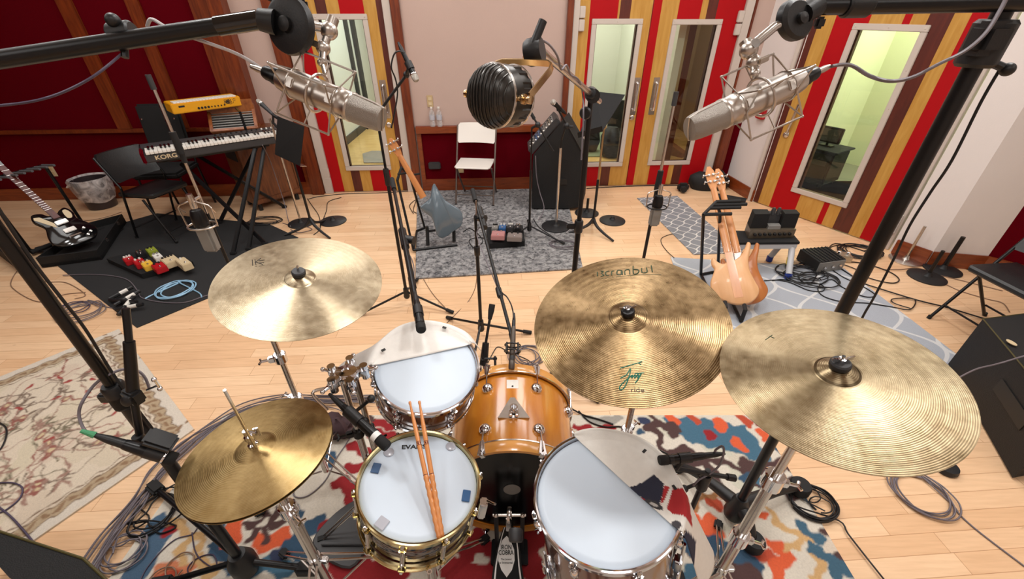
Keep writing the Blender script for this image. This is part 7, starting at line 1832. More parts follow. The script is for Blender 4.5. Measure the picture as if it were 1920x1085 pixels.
for k in range(9):
    for y in (.04, .10, .20): mb = MB(); mb.lathe([(.008, 0), (.006, .014), (0, .015)], 8, T(.04 + (Lm - .10) * k / 8.6, y, .063)); mb.build('knob', 'white_plastic' if y < .05 else 'black', t)
# chrome microphone pole with a round base and a black boom on it
b = P(1042, 428) + Z(.019)
t, tp = rod_stand(b, 'chrome pole on a round base in front of the black cabinet, boom microphone on top', 277, 'chrome_worn', .0125, .145)
tq = on_pole(b, 262); g0, g1 = PY(1047, 206, tq.y - .02), PY(1096, 296, tq.y - .06)
mb = MB(); mb.tube([tp, tq], .008, 8); mb.tube([tq, PY(1061, 236, tq.y - .03)], .008, 8); mb.build('top_rod', 'black_metal', t)
mb = MB(); mb.tube([g0, g1], .009, 10); bo = mb.build('boom', 'black_metal', t); mb = MB(); c_ = PY(1062, 236, tq.y - .03); mb.ball(c_, .03); mb.tube([c_, c_ + Vector((.06, -.02, .0))], .012, 8); mb.build('boom_clutch', 'black', bo)
mk, _, _ = dyn_mic('microphone', 'black microphone with a silver head on the boom above the black cabinet', PY(1052, 205, tq.y - .03), PY(1034, 189, tq.y - .06), .024, 'ball', headm='mic_head')
mb = MB(); mb.tube([g0, PY(1046, 200, tq.y - .04)], .017, 10); mb.build('mic_clip', 'black', bo)
# thin tripod stand left of it
b = P(992, 448) + Z(.019)
t = thing('boom_stand', 'thin black tripod stand on the shag rug, short boom beside the mixing desk', 'microphone stand', b, world=True)
jt = on_pole(b, 240); tubep(t, 'pole', [b + Z(.13), on_pole(b, 320)], .011); tubep(t, 'pole_extension', [on_pole(b, 322), jt], .007)
tripod_parts(t, b, .011, .36, (215, 335, 90), .12)
mb = MB(); a_, b_ = PY(986, 196, jt.y - .02), PY(1038, 284, jt.y - .10); mb.tube([a_, b_], .008, 8); bo = mb.build('boom', 'black_metal', t); mb = MB(); mb.ball(a_.lerp(b_, .42), .024); mb.tube([jt, a_.lerp(b_, .42)], .011, 8); mb.build('boom_clutch', 'black', bo)
mb = MB(); mb.tube([a_, a_.lerp(b_, .3)], .014, 8); mb.build('boom_grip', 'rubber', bo)
# right music stand and bare bases
b = P(1110, 436)
t = thing('music_stand', 'black music stand with a tilted desk in front of the double doors', 'music stand', b, world=True)
tm_ = on_pole(b, 238); dm = dep(tm_)
tl, tr, br, bl = D(1116, 172, dm + .12), D(1172, 178, dm + .10), D(1130, 246, dm - .12), D(1084, 258, dm - .08)
mb = MB(); quad_panel(mb, (bl, br, tr, tl), .004); dk = mb.build('desk', 'black_matte', t, 0); nrm = (br - bl).cross(tl - bl).normalized()
mb = MB(); quad_panel(mb, (bl, br, br + nrm * .06, bl + nrm * .06), .004); mb.build('desk_ledge', 'black_matte', dk, 0)
mb = MB(); mb.tube([b + Z(.14), b + Z(.55)], .0125, 10); mb.build('pole', 'black_metal', t); mb = MB(); mb.tube([b + Z(.55), tm_], .009, 10); mb.ball(tm_, .022); mb.build('pole_extension', 'brass_worn', t)
for a in (-50, 190, 80):
    d = Vector((cos(radians(a)), sin(radians(a)), 0)); mb = MB(); mb.tube(catmull([b + Z(.15), b + d * .05 + Z(.09), b + d * .15 + Z(.045), b + d * .27 + Z(.012)], 5), [.018 - .0005 * k for k in range(16)], 10); mb.build('leg', 'iron', t)
b = P(1100, 400); t, tp = rod_stand(b, 'short black pole on a round base behind the right music stand', 372, 'black_metal', .014)
t = thing('stand_foot', 'bare round black stand base right of the right music stand, no pole', 'stand base', P(1148, 414), world=True); round_base(t, P(1148, 414), .135)
# pedalboard in the middle
q4 = [P(918, 470) + Z(.02), P(984, 465) + Z(.02), P(980, 438) + Z(.02), P(912, 442) + Z(.02)]
mb = MB(); mb.hexa(q4, [v + Z(.055 + .02 * (i > 1)) for i, v in enumerate(q4)]); solo(mb, 'pedalboard', 'black_matte', 'black pedalboard on the grey shag rug, pedals on top', 'pedalboard', smooth=0)
for a in ((934, 437, (.13, .12, .045), -4, 'pink', 'pale pink pedal at the front of the middle pedalboard', 2, 'chrome'), (965, 440, (.14, .11, .045), -4, 'panel_grey', 'grey metal pedal at the front right of the middle pedalboard', 2, 'black'),
          (942, 424, (.07, .10, .05), -4, 'blue_gel', 'small blue pedal at the back of the middle pedalboard', 2, 'white_plastic'), (928, 424, (.06, .1, .05), -4, 'grey_plastic', 'small grey pedal at the back left of the middle pedalboard', 3, 'black'),
          (957, 423, (.06, .1, .05), -4, 'dark_grey', 'small dark pedal right of the blue one on the middle pedalboard', 3, 'white_plastic'), (971, 424, (.06, .1, .05), -4, 'black', 'small black pedal at the back right of the middle pedalboard', 2, 'chrome')):
    pedal_box(a[0], a[1], a[2], a[3], a[4], a[5], .105, a[6], None, a[7])
# ================================================================ right side of the room
# two natural basses on a double stand
def bass(label, B, Nn, px, yaw, front, mats): return guitar('bass_guitar', label, B, Nn, px, yaw, mats, .036, .20, through=True)
nB = P(1386, 560, .15); nN = solve_len(1338, 352, nB, .92)
shape = [(1334.6, 485), (1340, 483), (1346, 490), (1357, 494), (1366, 488), (1377, 487), (1389, 478), (1397, 464), (1402, 453), (1408, 456), (1407, 468), (1404, 486), (1406, 504), (1414, 522), (1424, 541), (1420, 556), (1408, 566), (1392, 570), (1376, 569), (1352, 560), (1336, 545), (1333, 528), (1338, 512), (1340, 503), (1335, 495)]
b1, Xb1, L1_, o1 = bass('natural maple bass guitar seen from behind on the double stand, the front one', nB, nN, shape, 14, None, {'body': 'bass_wood', 'neck': 'neck_pale'})
off = (Xb1.to_3x3() @ Vector((0, 0, -1))) * .11 + (Xb1.to_3x3() @ Vector((1, 0, 0))) * (.075 if (Xb1.to_3x3() @ Vector((1, 0, 0))).x > 0 else -.075) + Vector((0, 0, .03))
shape2 = [(p[0], p[1]) for p in shape]
b2 = copy_thing(b1, 'amber bass guitar right behind the natural maple one on the double stand', X=T(*off) @ Xb1)
for ch in b2.children:
    if ch.name.startswith('body'):
        ch.data = ch.data.copy(); ch.data.materials[0] = M['bass_back']
t = thing('guitar_stand', 'black double guitar stand holding the two wooden bass guitars', 'guitar stand', P(1325, 520), world=True)
zz = .02
l0, l1 = P(1313, 518) + Z(zz), P(1345, 512) + Z(zz); h0, h1 = P(1319, 402, .62), P(1350, 400, .60)
mb = MB(); mb.tube([l0, h0], .012, 10); mb.build('upright', 'black_metal', t); mb = MB(); mb.tube([l1, h1], .012, 10); mb.build('upright', 'black_metal', t)
mb = MB(); top_ = P(1343, 378, .70); mb.tube([h0, top_], .012, 10); mb.tube([h1, top_], .012, 10); mb.build('yoke', 'black_metal', t)
for p, L_p in ((h0, .20), (h0.lerp(top_, .5), .22), (h0.lerp(top_, .75), .24), (top_, .17)): mb = MB(); mb.tube([p, p + Vector((L_p, -.01, .01))], .013, 10); mb.build('yoke_prong', 'rubber', t)
fr_, fl_ = P(1388, 606) + Z(zz), P(1352, 600) + Z(zz)
for a_, b_ in ((l0, fl_), (l1, fr_), (l0, l1)): mb = MB(); mb.tube([a_, b_], .012, 10); mb.build('base_bar', 'black_metal', t)
for p in (fl_, fr_): mb = MB(); mb.tube([p, p + Z(.10), p + Vector((.02, .06, .10))], .014, 10); mb.build('body_rest', 'rubber', t)
# amplifier on a low stool
zt = .27
c4 = [P(1386, 456, zt), P(1497, 455, zt), P(1482, 437, zt), P(1380, 434, zt)]
t = thing('step_stool', 'low pale stool with blue feet under the amplifier', 'stool', sum(c4, Vector()) / 4 - Z(zt), world=True)
mb = MB(); mb.hexa([v - Z(.055) for v in c4], [v - Z(.012) for v in c4]); mb.build('stool_top', 'panel_pale', t, 0)
cc4 = sum(c4, Vector()) / 4
legs = [P(1475, 523), P(1441, 490), P(1345, 512) + Vector((.12, .12, 0)), P(1372, 486)]
for i, g in enumerate(legs):
    tpv = c4[(1, 2, 0, 3)[i]].lerp(cc4, .12) - Z(.055); g = g.copy(); g.z = .009
    mb = MB(); mb.tube([g + Z(.04), tpv], .024, 12); o = mb.build('leg', 'panel_pale', t)
    mb = MB(); mb.tube([g, g + Z(.045)], .027, 12); mb.build('rubber_foot', 'blue', o)
    if i == 0: mb = MB(); d = (tpv - g); mb.tube([g + d * .45, g + d * .68], .0252, 12, X=None); mb.build('label', 'yellow_label', o, label='yellow label')
sh = [v.lerp(cc4, -.04) for v in c4]
mb = MB(); mb.hexa([v - Z(.0115) for v in sh], [v + Z(.008) for v in sh]); solo(mb, 'base_board', 'black_matte', 'flat black board between the amplifier and the pale stool', 'board', smooth=0)
a4 = [P(1402, 447, zt + .01), P(1487, 445, zt + .01), P(1477, 433, zt + .01), P(1396, 432, zt + .01)]
t = thing('amplifier', 'black valve amplifier head with a row of knobs on the low pale stool', 'amplifier', sum(a4, Vector()) / 4, world=True)
mb = MB(); mb.hexa(a4, [v + Z(.075) for v in a4]); mb.build('chassis', 'panel_amp', t, 0)
fx_ = (a4[1] - a4[0]); fn = Vector((fx_.y, -fx_.x, 0)).normalized()
for k in range(8): p = a4[0].lerp(a4[1], .12 + .76 * k / 7) + Z(.038); mb = MB(); mb.lathe([(.013, 0), (.011, .016), (0, .017)], 12, frame(p, fn)); mb.build('knob', 'black', t)
up = [v + Z(.076) for v in a4]; cu_ = sum(up, Vector()) / 4
def sub(u0, u1, v0, v1, h, nm, m):
    f = lambda u, v: up[0].lerp(up[1], u).lerp(up[3].lerp(up[2], u), v)
    q_ = [f(u0, v0), f(u1, v0), f(u1, v1), f(u0, v1)]; mb = MB(); mb.hexa(q_, [w.lerp(sum(q_, Vector()) / 4, .06) + Z(h) for w in q_]); return mb.build(nm, m, t, 0)
sub(.0, .36, .25, .98, .125, 'transformer', 'black_matte'); sub(.66, 1.0, .25, .98, .125, 'transformer', 'black_matte'); sub(.38, .64, .55, .98, .11, 'rear_cover', 'dark_grey'); sub(.37, .65, .05, .5, .03, 'valve_deck', 'grey_plastic')
for u in (.44, .56): p = up[0].lerp(up[1], u).lerp(up[3].lerp(up[2], u), .6) + Z(.10); mb = MB(); mb.lathe([(.016, 0), (.017, .04), (.010, .06), (0, .062)], 14, T(*p)); mb.build('valve', 'dark_grey', t)
# rack unit, steel box, bases, chair, wedge, bag
q4 = [P(1528, 513) + Z(.009), P(1576, 506) + Z(.009), P(1543, 482) + Z(.009), P(1492, 487) + Z(.009)]
t = thing('power_unit', 'finned black power unit with a grey end plate on the pale trellis rug', 'amplifier', sum(q4, Vector()) / 4, world=True)
mb = MB(); mb.hexa(q4, [v + Z(.10) for v in q4]); mb.build('case', 'black_matte', t, 0)
mb = MB(); e = (q4[0] - q4[3]).normalized() * .008; mb.hexa([q4[0] + e, q4[1] + e, q4[1] + e * .1, q4[0] + e * .1], [v + Z(.095) for v in (q4[0] + e, q4[1] + e, q4[1] + e * .1, q4[0] + e * .1)]); mb.build('end_plate', 'grey_plastic', t, 0)
for k in range(7):
    u = .1 + .8 * k / 6; a_, b_ = q4[0].lerp(q4[1], u) + Z(.103), q4[3].lerp(q4[2], u) + Z(.103); mb = MB(); mb.tube([a_, b_], .005, 4); mb.build('fin', 'black', t)
for u in (.25, .55, .82): mb = MB(); mb.lathe([(.014, 0), (.013, .012), (0, .013)], 12, frame(q4[0].lerp(q4[1], u) + e + Z(.05), e)); mb.build('socket', 'chrome_worn', t)
t = thing('steel_box', 'small pale steel box with two round knobs beside the coiled black cable', 'box', P(1576, 487), (0, 0, radians(-15)))
mb = MB(); mb.box((0, 0, .032), (.13, .1, .06), None, .006); mb.build('case', 'panel_silver', t)
for s_ in (-.035, .035): mb = MB(); mb.lathe([(.02, 0), (.018, .02), (.012, .026), (0, .026)], 16, T(s_, 0, .062)); mb.build('knob', 'chrome', t)
b = P(1697, 488); t, tp = rod_stand(b, 'chrome round base with a short chrome pole by the right skirting board', 424, 'chrome_worn', .0115, .125, bm='chrome_worn')
b = P(1737, 520); t, tp = rod_stand(b, 'round black base with a short black pole, the nearer of two at the right wall', 470, 'black_metal', .013, .135)
b = P(1766, 506); t, tp = rod_stand(b, 'round black base with a tall stub pole, the farther of two at the right wall', 444, 'black_metal', .016, .135)
folding_chair('black folding chair at the right edge, cut off by the picture side', facing(3.27, 2.28, -1, -.12), 'seat_black', 'black_metal', .20, -.24, .80, (.56, .80), True)
c0, c1 = P(1776, 684), Vector((2.41, 1.20, 0)); back_ = P(1920, 588, .37); bx_ = Vector((back_.x, back_.y, 0)) - P(1839, 598, .37); bx_.z = 0; bx_ = bx_.normalized() * .62
t = thing('floor_monitor', 'big black wedge loudspeaker with a side slot on the floor at the right edge', 'loudspeaker', (c0 + c1) / 2, world=True)
bq4 = [c1 + Z(.01), c1 + bx_ + Z(.01), c0 + bx_ + Z(.01), c0 + Z(.01)]; tq4 = [c1 + bx_ * .0 + Z(.40), c1 + bx_ + Z(.40), c0 + bx_ + Z(.37), c0 + Z(.37)]
mb = MB(); mb.hexa(bq4, tq4); mb.build('speaker_body', 'tolex', t, 0)
sn = Vector((-(c0 - c1).y, (c0 - c1).x, 0)).normalized()
def onside(u, z): return c1.lerp(c0, u) + Z(z) + sn * .002
mb = MB(); quad_panel(mb, (onside(.18, .18), onside(.52, .18), onside(.52, .26), onside(.18, .26)), -.003); mb.build('side_slot', 'ink', t, 0)
tpc = sum(tq4, Vector()) / 4
mb = MB(); mb.tube([tq4[0], tq4[3], tq4[2]], .0035, 6); mb.build('edge_piping', 'cable_piping', t)
mb = MB(); p = P(1895, 644, .385); mb.lathe([(0, 0), (.022, 0), (.022, .003), (0, .004)], 20, T(p.x, p.y, .3915) @ Matrix.Diagonal((.7, 1.2, 1, 1))); mb.build('badge', 'cream', t)
mb = MB(); c_ = P(1325, 352); pr = [(0, .0), (.17, .0), (.20, .05), (.19, .12), (.12, .17), (.05, .185), (0, .185)]
mb.lathe([(r_, z) for r_, z in pr], 26, T(c_.x, c_.y - .02, 0) @ Matrix.Diagonal((1.25, .6, 1.2, 1))); mb.v = [v + Vector((.012 * sin(31 * v.y + 17 * v.z), 0, .02 * sin(19 * v.x + 3) * (v.z > .05))) for v in mb.v]
solo(mb, 'backpack', 'bag', 'lumpy black backpack on the floor at the end of the double doors', 'bag', smooth=60)
mb = MB(); p = P(1279, 358); mb.box((p.x, p.y, .05), (.13, .09, .10), None, .025); mb.cyl((p.x - .02, p.y - .05, .05), (p.x - .02, p.y - .10, .05), .035); solo(mb, 'camera_bag', 'bag', 'small black pouch lying left of the lumpy black backpack', 'pouch')
mb = MB(); mb.tube(catmull([P(1340, 367, .03), P(1370, 372, .035), P(1398, 377, .03)], 6), .035, 8); solo(mb, 'umbrella', 'bag', 'rolled black umbrella on the floor right of the lumpy backpack', 'umbrella')
# seen through the glass: booth chair and desk, bags in the lounge
def inroom(u, w, z=0): return bx.at(u, -w, z)
t = thing('equipment_case', 'black equipment case on the carpet of the green room behind the far right door', 'case', inroom(.0, 1.30), (0, 0, -1.0))
mb = MB(); mb.box((0, 0, .23), (.40, .42, .40), None, .02); mb.build('case_body', 'tolex', t); mb = MB(); mb.box((.0, .0, .44), (.46, .46, .02), None, .006); mb.build('case_lid', 'black_matte', t)
mb = MB(); mb.box((0, -.212, .3), (.3, .008, .06), None, .002); mb.build('case_latch_plate', 'dark_grey', t)
for q_ in ((-.15, -.15), (.15, -.15), (-.15, .15), (.15, .15)): mb = MB(); mb.cyl((q_[0], q_[1], .0), (q_[0], q_[1], .035), .025); mb.build('caster', 'rubber', t)
t = thing('small_monitor', 'small dark screen standing on the black case in the green room', 'screen', inroom(-.02, 1.33, .45), (0, 0, -1.0))
mb = MB(); mb.box((0, 0, .13), (.26, .05, .18), None, .008); mb.build('screen_housing', 'black_matte', t); mb = MB(); mb.box((0, -.027, .13), (.22, .004, .14)); mb.build('screen_panel', 'dark_grey', t); mb = MB(); mb.box((0, 0, .005), (.14, .1, .01)); mb.cyl((0, 0, .01), (0, 0, .05), .015); mb.build('screen_foot', 'black', t)
mb = MB()
p = bx.at(.35, -2.585, .30); mb.box((0, 0, 0), (.08, .012, .12), frame(p, (0, 0, 1), bx.u), .002); solo(mb, 'outlet_plate', 'beige_plastic', 'brown outlet plate low on the pale green wall seen through the far right door', 'outlet')
for k, (x, y, s_, h_, lb) in enumerate(((-.2, .0, .30, .55, 'black gig bag behind the glass of the left double door, the left one'), (.18, .1, .28, .7, 'tallest black gig bag behind the glass of the left double door'), (.05, -.15, .32, .42, 'low black gig bag in front of the others behind the double door glass'))):
    mb = MB(); mb.lathe([(0, 0), (s_ * .5, 0), (s_ * .62, h_ * .25), (s_ * .56, h_ * .7), (s_ * .3, h_), (0, h_ * 1.02)], 14, T(1.42 + x * 1.1, 6.75 + y * 1.9, .013) @ Matrix.Diagonal((.8, .6, 1, 1))); mb.v = [v + Vector((.02 * sin(9 * v.z + k), .015 * sin(11 * v.x), .0)) for v in mb.v]
    solo(mb, 'gig_bag', 'bag', lb, 'bag', smooth=60)
# ================================================================ cables
def cable(px, m, label, r=.0032, z=.004, group=None, n=6, name='cable', raw=False):
    pts = []
    for p in px:
        if raw: pts.append(Vector(p)); continue
        zz = (p[2] if len(p) > 2 else z) + r; pts.append(P(p[0], p[1], zz))
    mb = MB(); mb.tube(catmull(pts, n), r, 6)
    return solo(mb, name, m, label, 'cable', group, 60)
def coil(cx, cy, rx, loops, m, label, r=.0032, z=.004, tail=(), lead=(), jit=.035, asp=1.0, seed=1, group=None, ang=0.0, part=1.0):
    """loops of cable lying on the floor round the floor point under (cx, cy); rx in metres"""
    q_ = random.Random(seed); c = P(cx, cy, z); pts = [P(p[0], p[1], z + r) for p in lead]
    k = int(14 * loops)
    dx, dy, rr_ = 0, 0, rx
    for i in range(k + 1):
        if i % 14 == 0: dx, dy, rr_ = q_.uniform(-jit, jit), q_.uniform(-jit, jit), rx * q_.uniform(1 - jit * 3, 1 + jit * 2)
        a = 2 * pi * i / 14 + seed; u, v = rr_ * cos(a), rr_ * asp * sin(a)
        pts.append(Vector((c.x + dx + u * cos(ang) - v * sin(ang), c.y + dy + u * sin(ang) + v * cos(ang), z + r + .0024 * (i / 14) + .002 * (i % 3))))
    pts += [P(p[0], p[1], z + r) for p in tail]
    mb = MB(); mb.tube(catmull(pts, 4), r, 6); return solo(mb, 'cable', m, label, 'cable', group, 60)
RZ_ = .0105
base_path = [(770, 735), (700, 748), (620, 752), (545, 750), (470, 768), (400, 803), (345, 845), (302, 890), (262, 945), (214, 1010), (160, 1090)]
q_ = random.Random(11)
for k in range(11):
    o = q_.uniform(-1, 1); px = []
    for i, p in enumerate(base_path):
        t_ = i / 10; o2 = o + q_.uniform(-.35, .35)
        px.append((p[0] + o2 * (4 + 18 * t_), p[1] + o2 * (6 + 4 * (1 - t_)) + q_.uniform(-2, 2)))
    cable(px[q_.randint(0, 2):], ['cable_grey', 'cable_grey', 'cable_violet', 'cable_brown'][k % 4] if k % 4 < 2 else 'cable_grey', 'grey cable in the thick bundle running past the hi-hat to the bottom left', .0036, .0105 + .0018 * k, 'cables in the bundle past the hi-hat')
coil(236, 1045, .075, 4, 'cable_grey', 'grey cable coil at the foot of the cable bundle, bottom left', .0034, .0105, seed=3, asp=.9)
coil(305, 955, .085, 5, 'cable_black', 'black cable coil on the rug edge under the left side of the hi-hat', .0036, .0105, seed=4, asp=1.2, lead=((262, 930), (260, 950), (280, 972)), tail=((330, 985), (300, 1000), (283, 985)))
cable([(375, 978), (362, 1000), (330, 1010), (300, 1035), (275, 1065), (262, 1090)], 'cable_violet', 'thin dark cable curving down the colourful rug at bottom left', .0026, RZ_)
cable([(360, 998), (365, 1030), (378, 1050), (405, 1065), (400, 1040), (372, 1045), (352, 1065), (360, 1090)], 'cable_violet', 'thin dark cable looping beside the foot of the left overhead stand', .0026, RZ_)
coil(322, 1072, .05, 2, 'cable_brown', 'brown cable loops at the very bottom left of the colourful rug', .003, RZ_, seed=6)
coil(329, 545, .125, 3, 'cable_blue', 'pale blue cable coil on the charcoal carpet', .0055, .008, seed=2, asp=1.0, jit=.02, lead=((272, 560), (285, 553)), tail=((372, 548), (378, 557)))
cable([(118, 516), (165, 514), (210, 517), (240, 525), (258, 545), (266, 558), (300, 566), (345, 567), (380, 556), (400, 550)], 'cable_grey', 'grey cable snaking over the charcoal carpet past the blue coil', .0042, .008)
cable([(62, 490), (35, 505), (20, 530), (30, 545), (60, 562), (85, 565), (120, 552), (160, 548)], 'cable_brown', 'tan cable curving over the bare floor at the far left', .0034, .001)
cable([(60, 495), (68, 520), (90, 528), (125, 530), (160, 552), (140, 560)], 'cable_brown', 'second tan cable ending by the grey coil at the far left', .0034, .001)
coil(150, 585, .15, 4, 'cable_grey', 'grey cable coil on the floor behind the left overhead pole', .0036, .001, seed=8, asp=.8, tail=((200, 575), (225, 580)))
coil(140, 575, .11, 2, 'cable_violet', 'dark violet cable loops beside the grey coil at the left', .0036, .003, seed=9, asp=.7)
cable([(228, 397), (205, 405), (175, 412), (150, 415), (165, 420), (190, 412), (230, 404)], 'cable_brown', 'thin tan cable on the floor right of the waste bin', .003, .001)
cable([(578, 373), (600, 368), (650, 363), (720, 361), (790, 357), (830, 360)], 'cable_black', 'black cable along the skirting below the left striped door', .0045, .001)
cable([(588, 440), (600, 428), (598, 405), (585, 385), (576, 372)], 'cable_black', 'black cable beside the foot of the left music stand', .004, .001)
cable([(603, 418), (612, 395), (616, 378), (640, 370)], 'cable_black', 'black cable rising from the bare round base towards the left door', .004, .001)
cable([(545, 430), (560, 436), (585, 430), (570, 424), (545, 422), (530, 418)], 'cable_grey', 'grey cable round the foot of the chrome pole at the left', .0036, .001)
coil(500, 415, .16, 3, 'cable_black', 'black cable heap on the floor in front of the wooden speaker cabinet', .0045, .004, seed=12, asp=.5)
cable([(492, 272, .83), (506, 300, .6), (520, 340, .35), (533, 380, .12), (540, 410, .012), (545, 425, .008)], 'cable_grey', 'pale cable hanging from the keyboard end in front of the wooden cabinet', .004)
# cables that hang in the air
def air(pts, m, label, r=.0035): return cable(pts, m, label, r, raw=True)
air([D(494, 131, .825), D(470, 115, .82), D(440, 99, .815), D(400, 84, .80), D(350, 67, .79), D(310, 50, .785), D(284, 36, .78), D(276, 50, .79)], 'cable_pale', 'pale cable from the upper left silver microphone to its boom', .0032)
air([D(1560, 124, .80), D(1580, 121, .80), D(1600, 124, .80), D(1630, 142, .80), D(1668, 152, .79), D(1710, 145, .78), D(1760, 120, .77), D(1810, 95, .765), D(1848, 62, .76), D(1875, 20, .755), D(1890, -10, .75)], 'cable_grey', 'grey cable swinging from the upper right silver microphone up to the boom', .0034)
air([D(-20, 200, .9), D(60, 190, .92), D(120, 172, .94), D(180, 140, .96), D(235, 95, .98), D(250, 78, .80)], 'cable_violet', 'thin violet cable drooping across the dark red wall at upper left', .0028)
air([PY(1882, 118, 1.0), PY(1840, 190, 1.0), PY(1785, 300, 1.0), PY(1745, 360, 1.01), PY(1706, 422, 1.01), PY(1676, 485, 1.01), PY(1640, 555, 1.01), PY(1612, 605, 1.01), PY(1560, 720, 1.0)], 'cable_black', 'black cable hanging beside the right overhead pole', .0034)
air([PY(-10, 380, .80), PY(60, 487, .80), PY(116, 560, .80), PY(160, 617, .80), PY(205, 690, .80), PY(236, 735, .79), PY(262, 772, .79), PY(290, 808, .79)], 'cable_black', 'black cable hanging beside the left overhead pole', .0034)
pl_ = dep(hh0)
air([D(166, 815, pl_ - .0), D(154, 798, pl_), D(148, 775, pl_), D(155, 752, pl_), D(178, 720, pl_ + .02), D(205, 702, pl_ + .03), D(232, 692, pl_ + .04), D(258, 695, pl_ + .05), D(272, 708, pl_ + .06), D(280, 728, pl_ + .07)], 'cable_grey', 'grey cable looping from the green taped plug round the left overhead pole', .0036)
yb = 2.46
air([PY(757, 99, yb), PY(749, 96, yb), PY(741, 99, yb), PY(736, 110, yb), PY(734, 128, yb), PY(742, 150, yb + .02), PY(745, 180, yb + .04), PY(734, 240, yb + .05)], 'cable_black', 'black cable looping behind the handheld microphone at the pink wall', .004)
air([D(963, 598, 1.905), D(962, 585, 1.93), D(958, 570, 1.96), D(950, 556, 2.0), D(941, 548, 2.05), D(932, 530, 2.10)], 'cable_black', 'black cable from the bass drum microphone to its boom', .0034)
air([D(900, 425, 2.44), D(894, 440, 2.44), D(908, 480, 2.32), D(925, 520, 2.17), D(939, 556, 2.06)], 'cable_grey', 'pale grey cable wound along the boom in front of the bass drum', .003)
air([Vector((-.2, 2.24, 1.0)), P(893, 470, .6), P(893, 530, .2), P(880, 562, .01), P(855, 588, .004), P(838, 605, .004)], 'cable_brown', 'thin brown cable dropping to the floor beside the bass drum microphone stand', .003)
air([Xg @ Vector((.1, .06, .02)), P(160, 448, .1), P(185, 455, .012), P(215, 440, .012), P(232, 428, .012)], 'cable_black', 'black cable from the black electric guitar over its case', .0035)
fm = dep(m0)
air([XFm @ Vector((0, 0, -.06)), D(1340, 846, fm), D(1354, 836, fm - .02), D(1357, 848, fm - .02), D(1350, 870, fm), D(1334, 886, fm + .02), D(1312, 898, fm + .03), D(1300, 910, fm + .05)], 'cable_grey', 'grey cable arching from the floor tom microphone', .0034)
t_ = [D(735, 338, 2.9), D(742, 400, 2.62), PY(772, 520, 1.85), PY(780, 545, 1.65), PY(778, 562, 1.5)]
air([PY(757, 468, 1.83), PY(768, 478, 1.79), PY(776, 500, 1.72), PY(776, 530, 1.60), PY(782, 556, 1.40)], 'cable_grey', 'grey cable along the boom that dips over the rack tom', .003)
# middle and right
coil(988, 670, .085, 5, 'cable_grey', 'grey cable coil on the wood floor just behind the bass drum', .0034, .001, seed=5, tail=((1030, 655), (1015, 640)), asp=1.0)
cable([(905, 700), (925, 660), (935, 650), (955, 660), (985, 672), (1005, 685)], 'cable_black', 'thin black cable on the floor under the bass drum microphone', .003, .001)
coil(1060, 458, .13, 3, 'cable_grey', 'pale grey cable loops on the shag rug in front of the chrome pole', .0036, .02, seed=7, asp=.6)
cable([(1062, 412), (1080, 420), (1078, 432), (1062, 436), (1075, 425)], 'cable_pale', 'pale cable loops on the floor at the corner of the black cabinet', .0034, .02)
cable([(1000, 410), (1010, 425), (1025, 436), (1040, 446)], 'cable_black', 'short black cable on the shag rug between the tripod and the chrome pole', .004, .02)
air([PY(1004, 292, 4.38), PY(1006, 330, 4.36), PY(1012, 360, 4.34), P(1020, 390, .1), P(1010, 412, .024)], 'cable_grey', 'grey cable hanging down the face of the black cabinet', .005)
cable([(868, 435), (880, 428), (895, 437), (905, 452), (890, 465), (880, 450), (900, 445), (915, 450)], 'cable_black', 'black cable tangle between the slate bass and the middle pedalboard', .004, .02)
cable([(775, 400), (768, 385), (780, 375), (775, 395), (790, 402), (800, 410)], 'cable_black', 'black coiled lead on the floor left of the slate bass', .004, .004)
cable([(1100, 353), (1150, 350), (1210, 348), (1275, 347)], 'cable_black', 'black cable lying along the foot of the double doors', .006, .001)
cable([(1264, 483, .012), (1250, 470), (1240, 455), (1242, 445), (1262, 438), (1270, 440)], 'cable_black', 'thin black cable between the runner and the pale trellis rug', .0032, .002)
w7 = lambda l: [(1360 + .2211 * x, 360 + .2212 * y) for x, y in l]
z7 = .0095
cable(w7([(880, 640), (1000, 720), (1150, 790), (1270, 870), (1180, 885), (1000, 810), (900, 740), (800, 790), (790, 840), (850, 890), (1000, 930), (1200, 940), (1400, 970), (1560, 995), (1615, 930), (1570, 900), (1420, 905), (1430, 940), (1570, 985)]), 'cable_black', 'long black cable looping over the pale trellis rug to a small end loop', .0042, z7)
cable(w7([(960, 600), (1100, 650), (1200, 720), (1400, 770), (1475, 745), (1420, 690), (1300, 640), (1150, 600), (1050, 590)]), 'cable_black', 'wide black cable loop on the floor right of the power unit', .0045, .003)
cable(w7([(960, 635), (1060, 700), (1170, 770), (1300, 815), (1628, 915)]) + [(1775, 576), (1845, 597)], 'cable_black', 'thick black cable running right towards the black folding chair', .0055, .008)
cable(w7([(330, 750), (440, 745), (560, 770), (700, 830), (820, 840), (835, 800), (760, 770), (600, 760), (480, 740), (400, 750)]), 'cable_black', 'black cable on the trellis rug between the basses and the stool', .0042, z7)
for k, lb in enumerate(('black cable tangle round the front leg of the pale stool', 'second black cable in the tangle by the pale stool, reaching the power unit', 'third black cable in the tangle by the pale stool, its loops the widest')):
    coil(1497 + 8 * k, 508 + 6 * k, .13 + .03 * k, 3.4, 'cable_black', lb, .0042, z7 + .004 * k, seed=20 + k, jit=.07, asp=.75, tail=((1530 + 5 * k, 520 + 3 * k),))
coil(1610, 472, .17, 6, 'cable_black', 'black cable coil on the wood floor behind the steel box', .0048, .001, seed=31, jit=.03, asp=.8, lead=((1560, 470), (1556, 462), (1575, 457)))
cable([(1583, 457), (1560, 462), (1552, 470), (1565, 480), (1580, 474)], 'cable_black', 'black cable loop left of the coil behind the steel box', .004, .002)
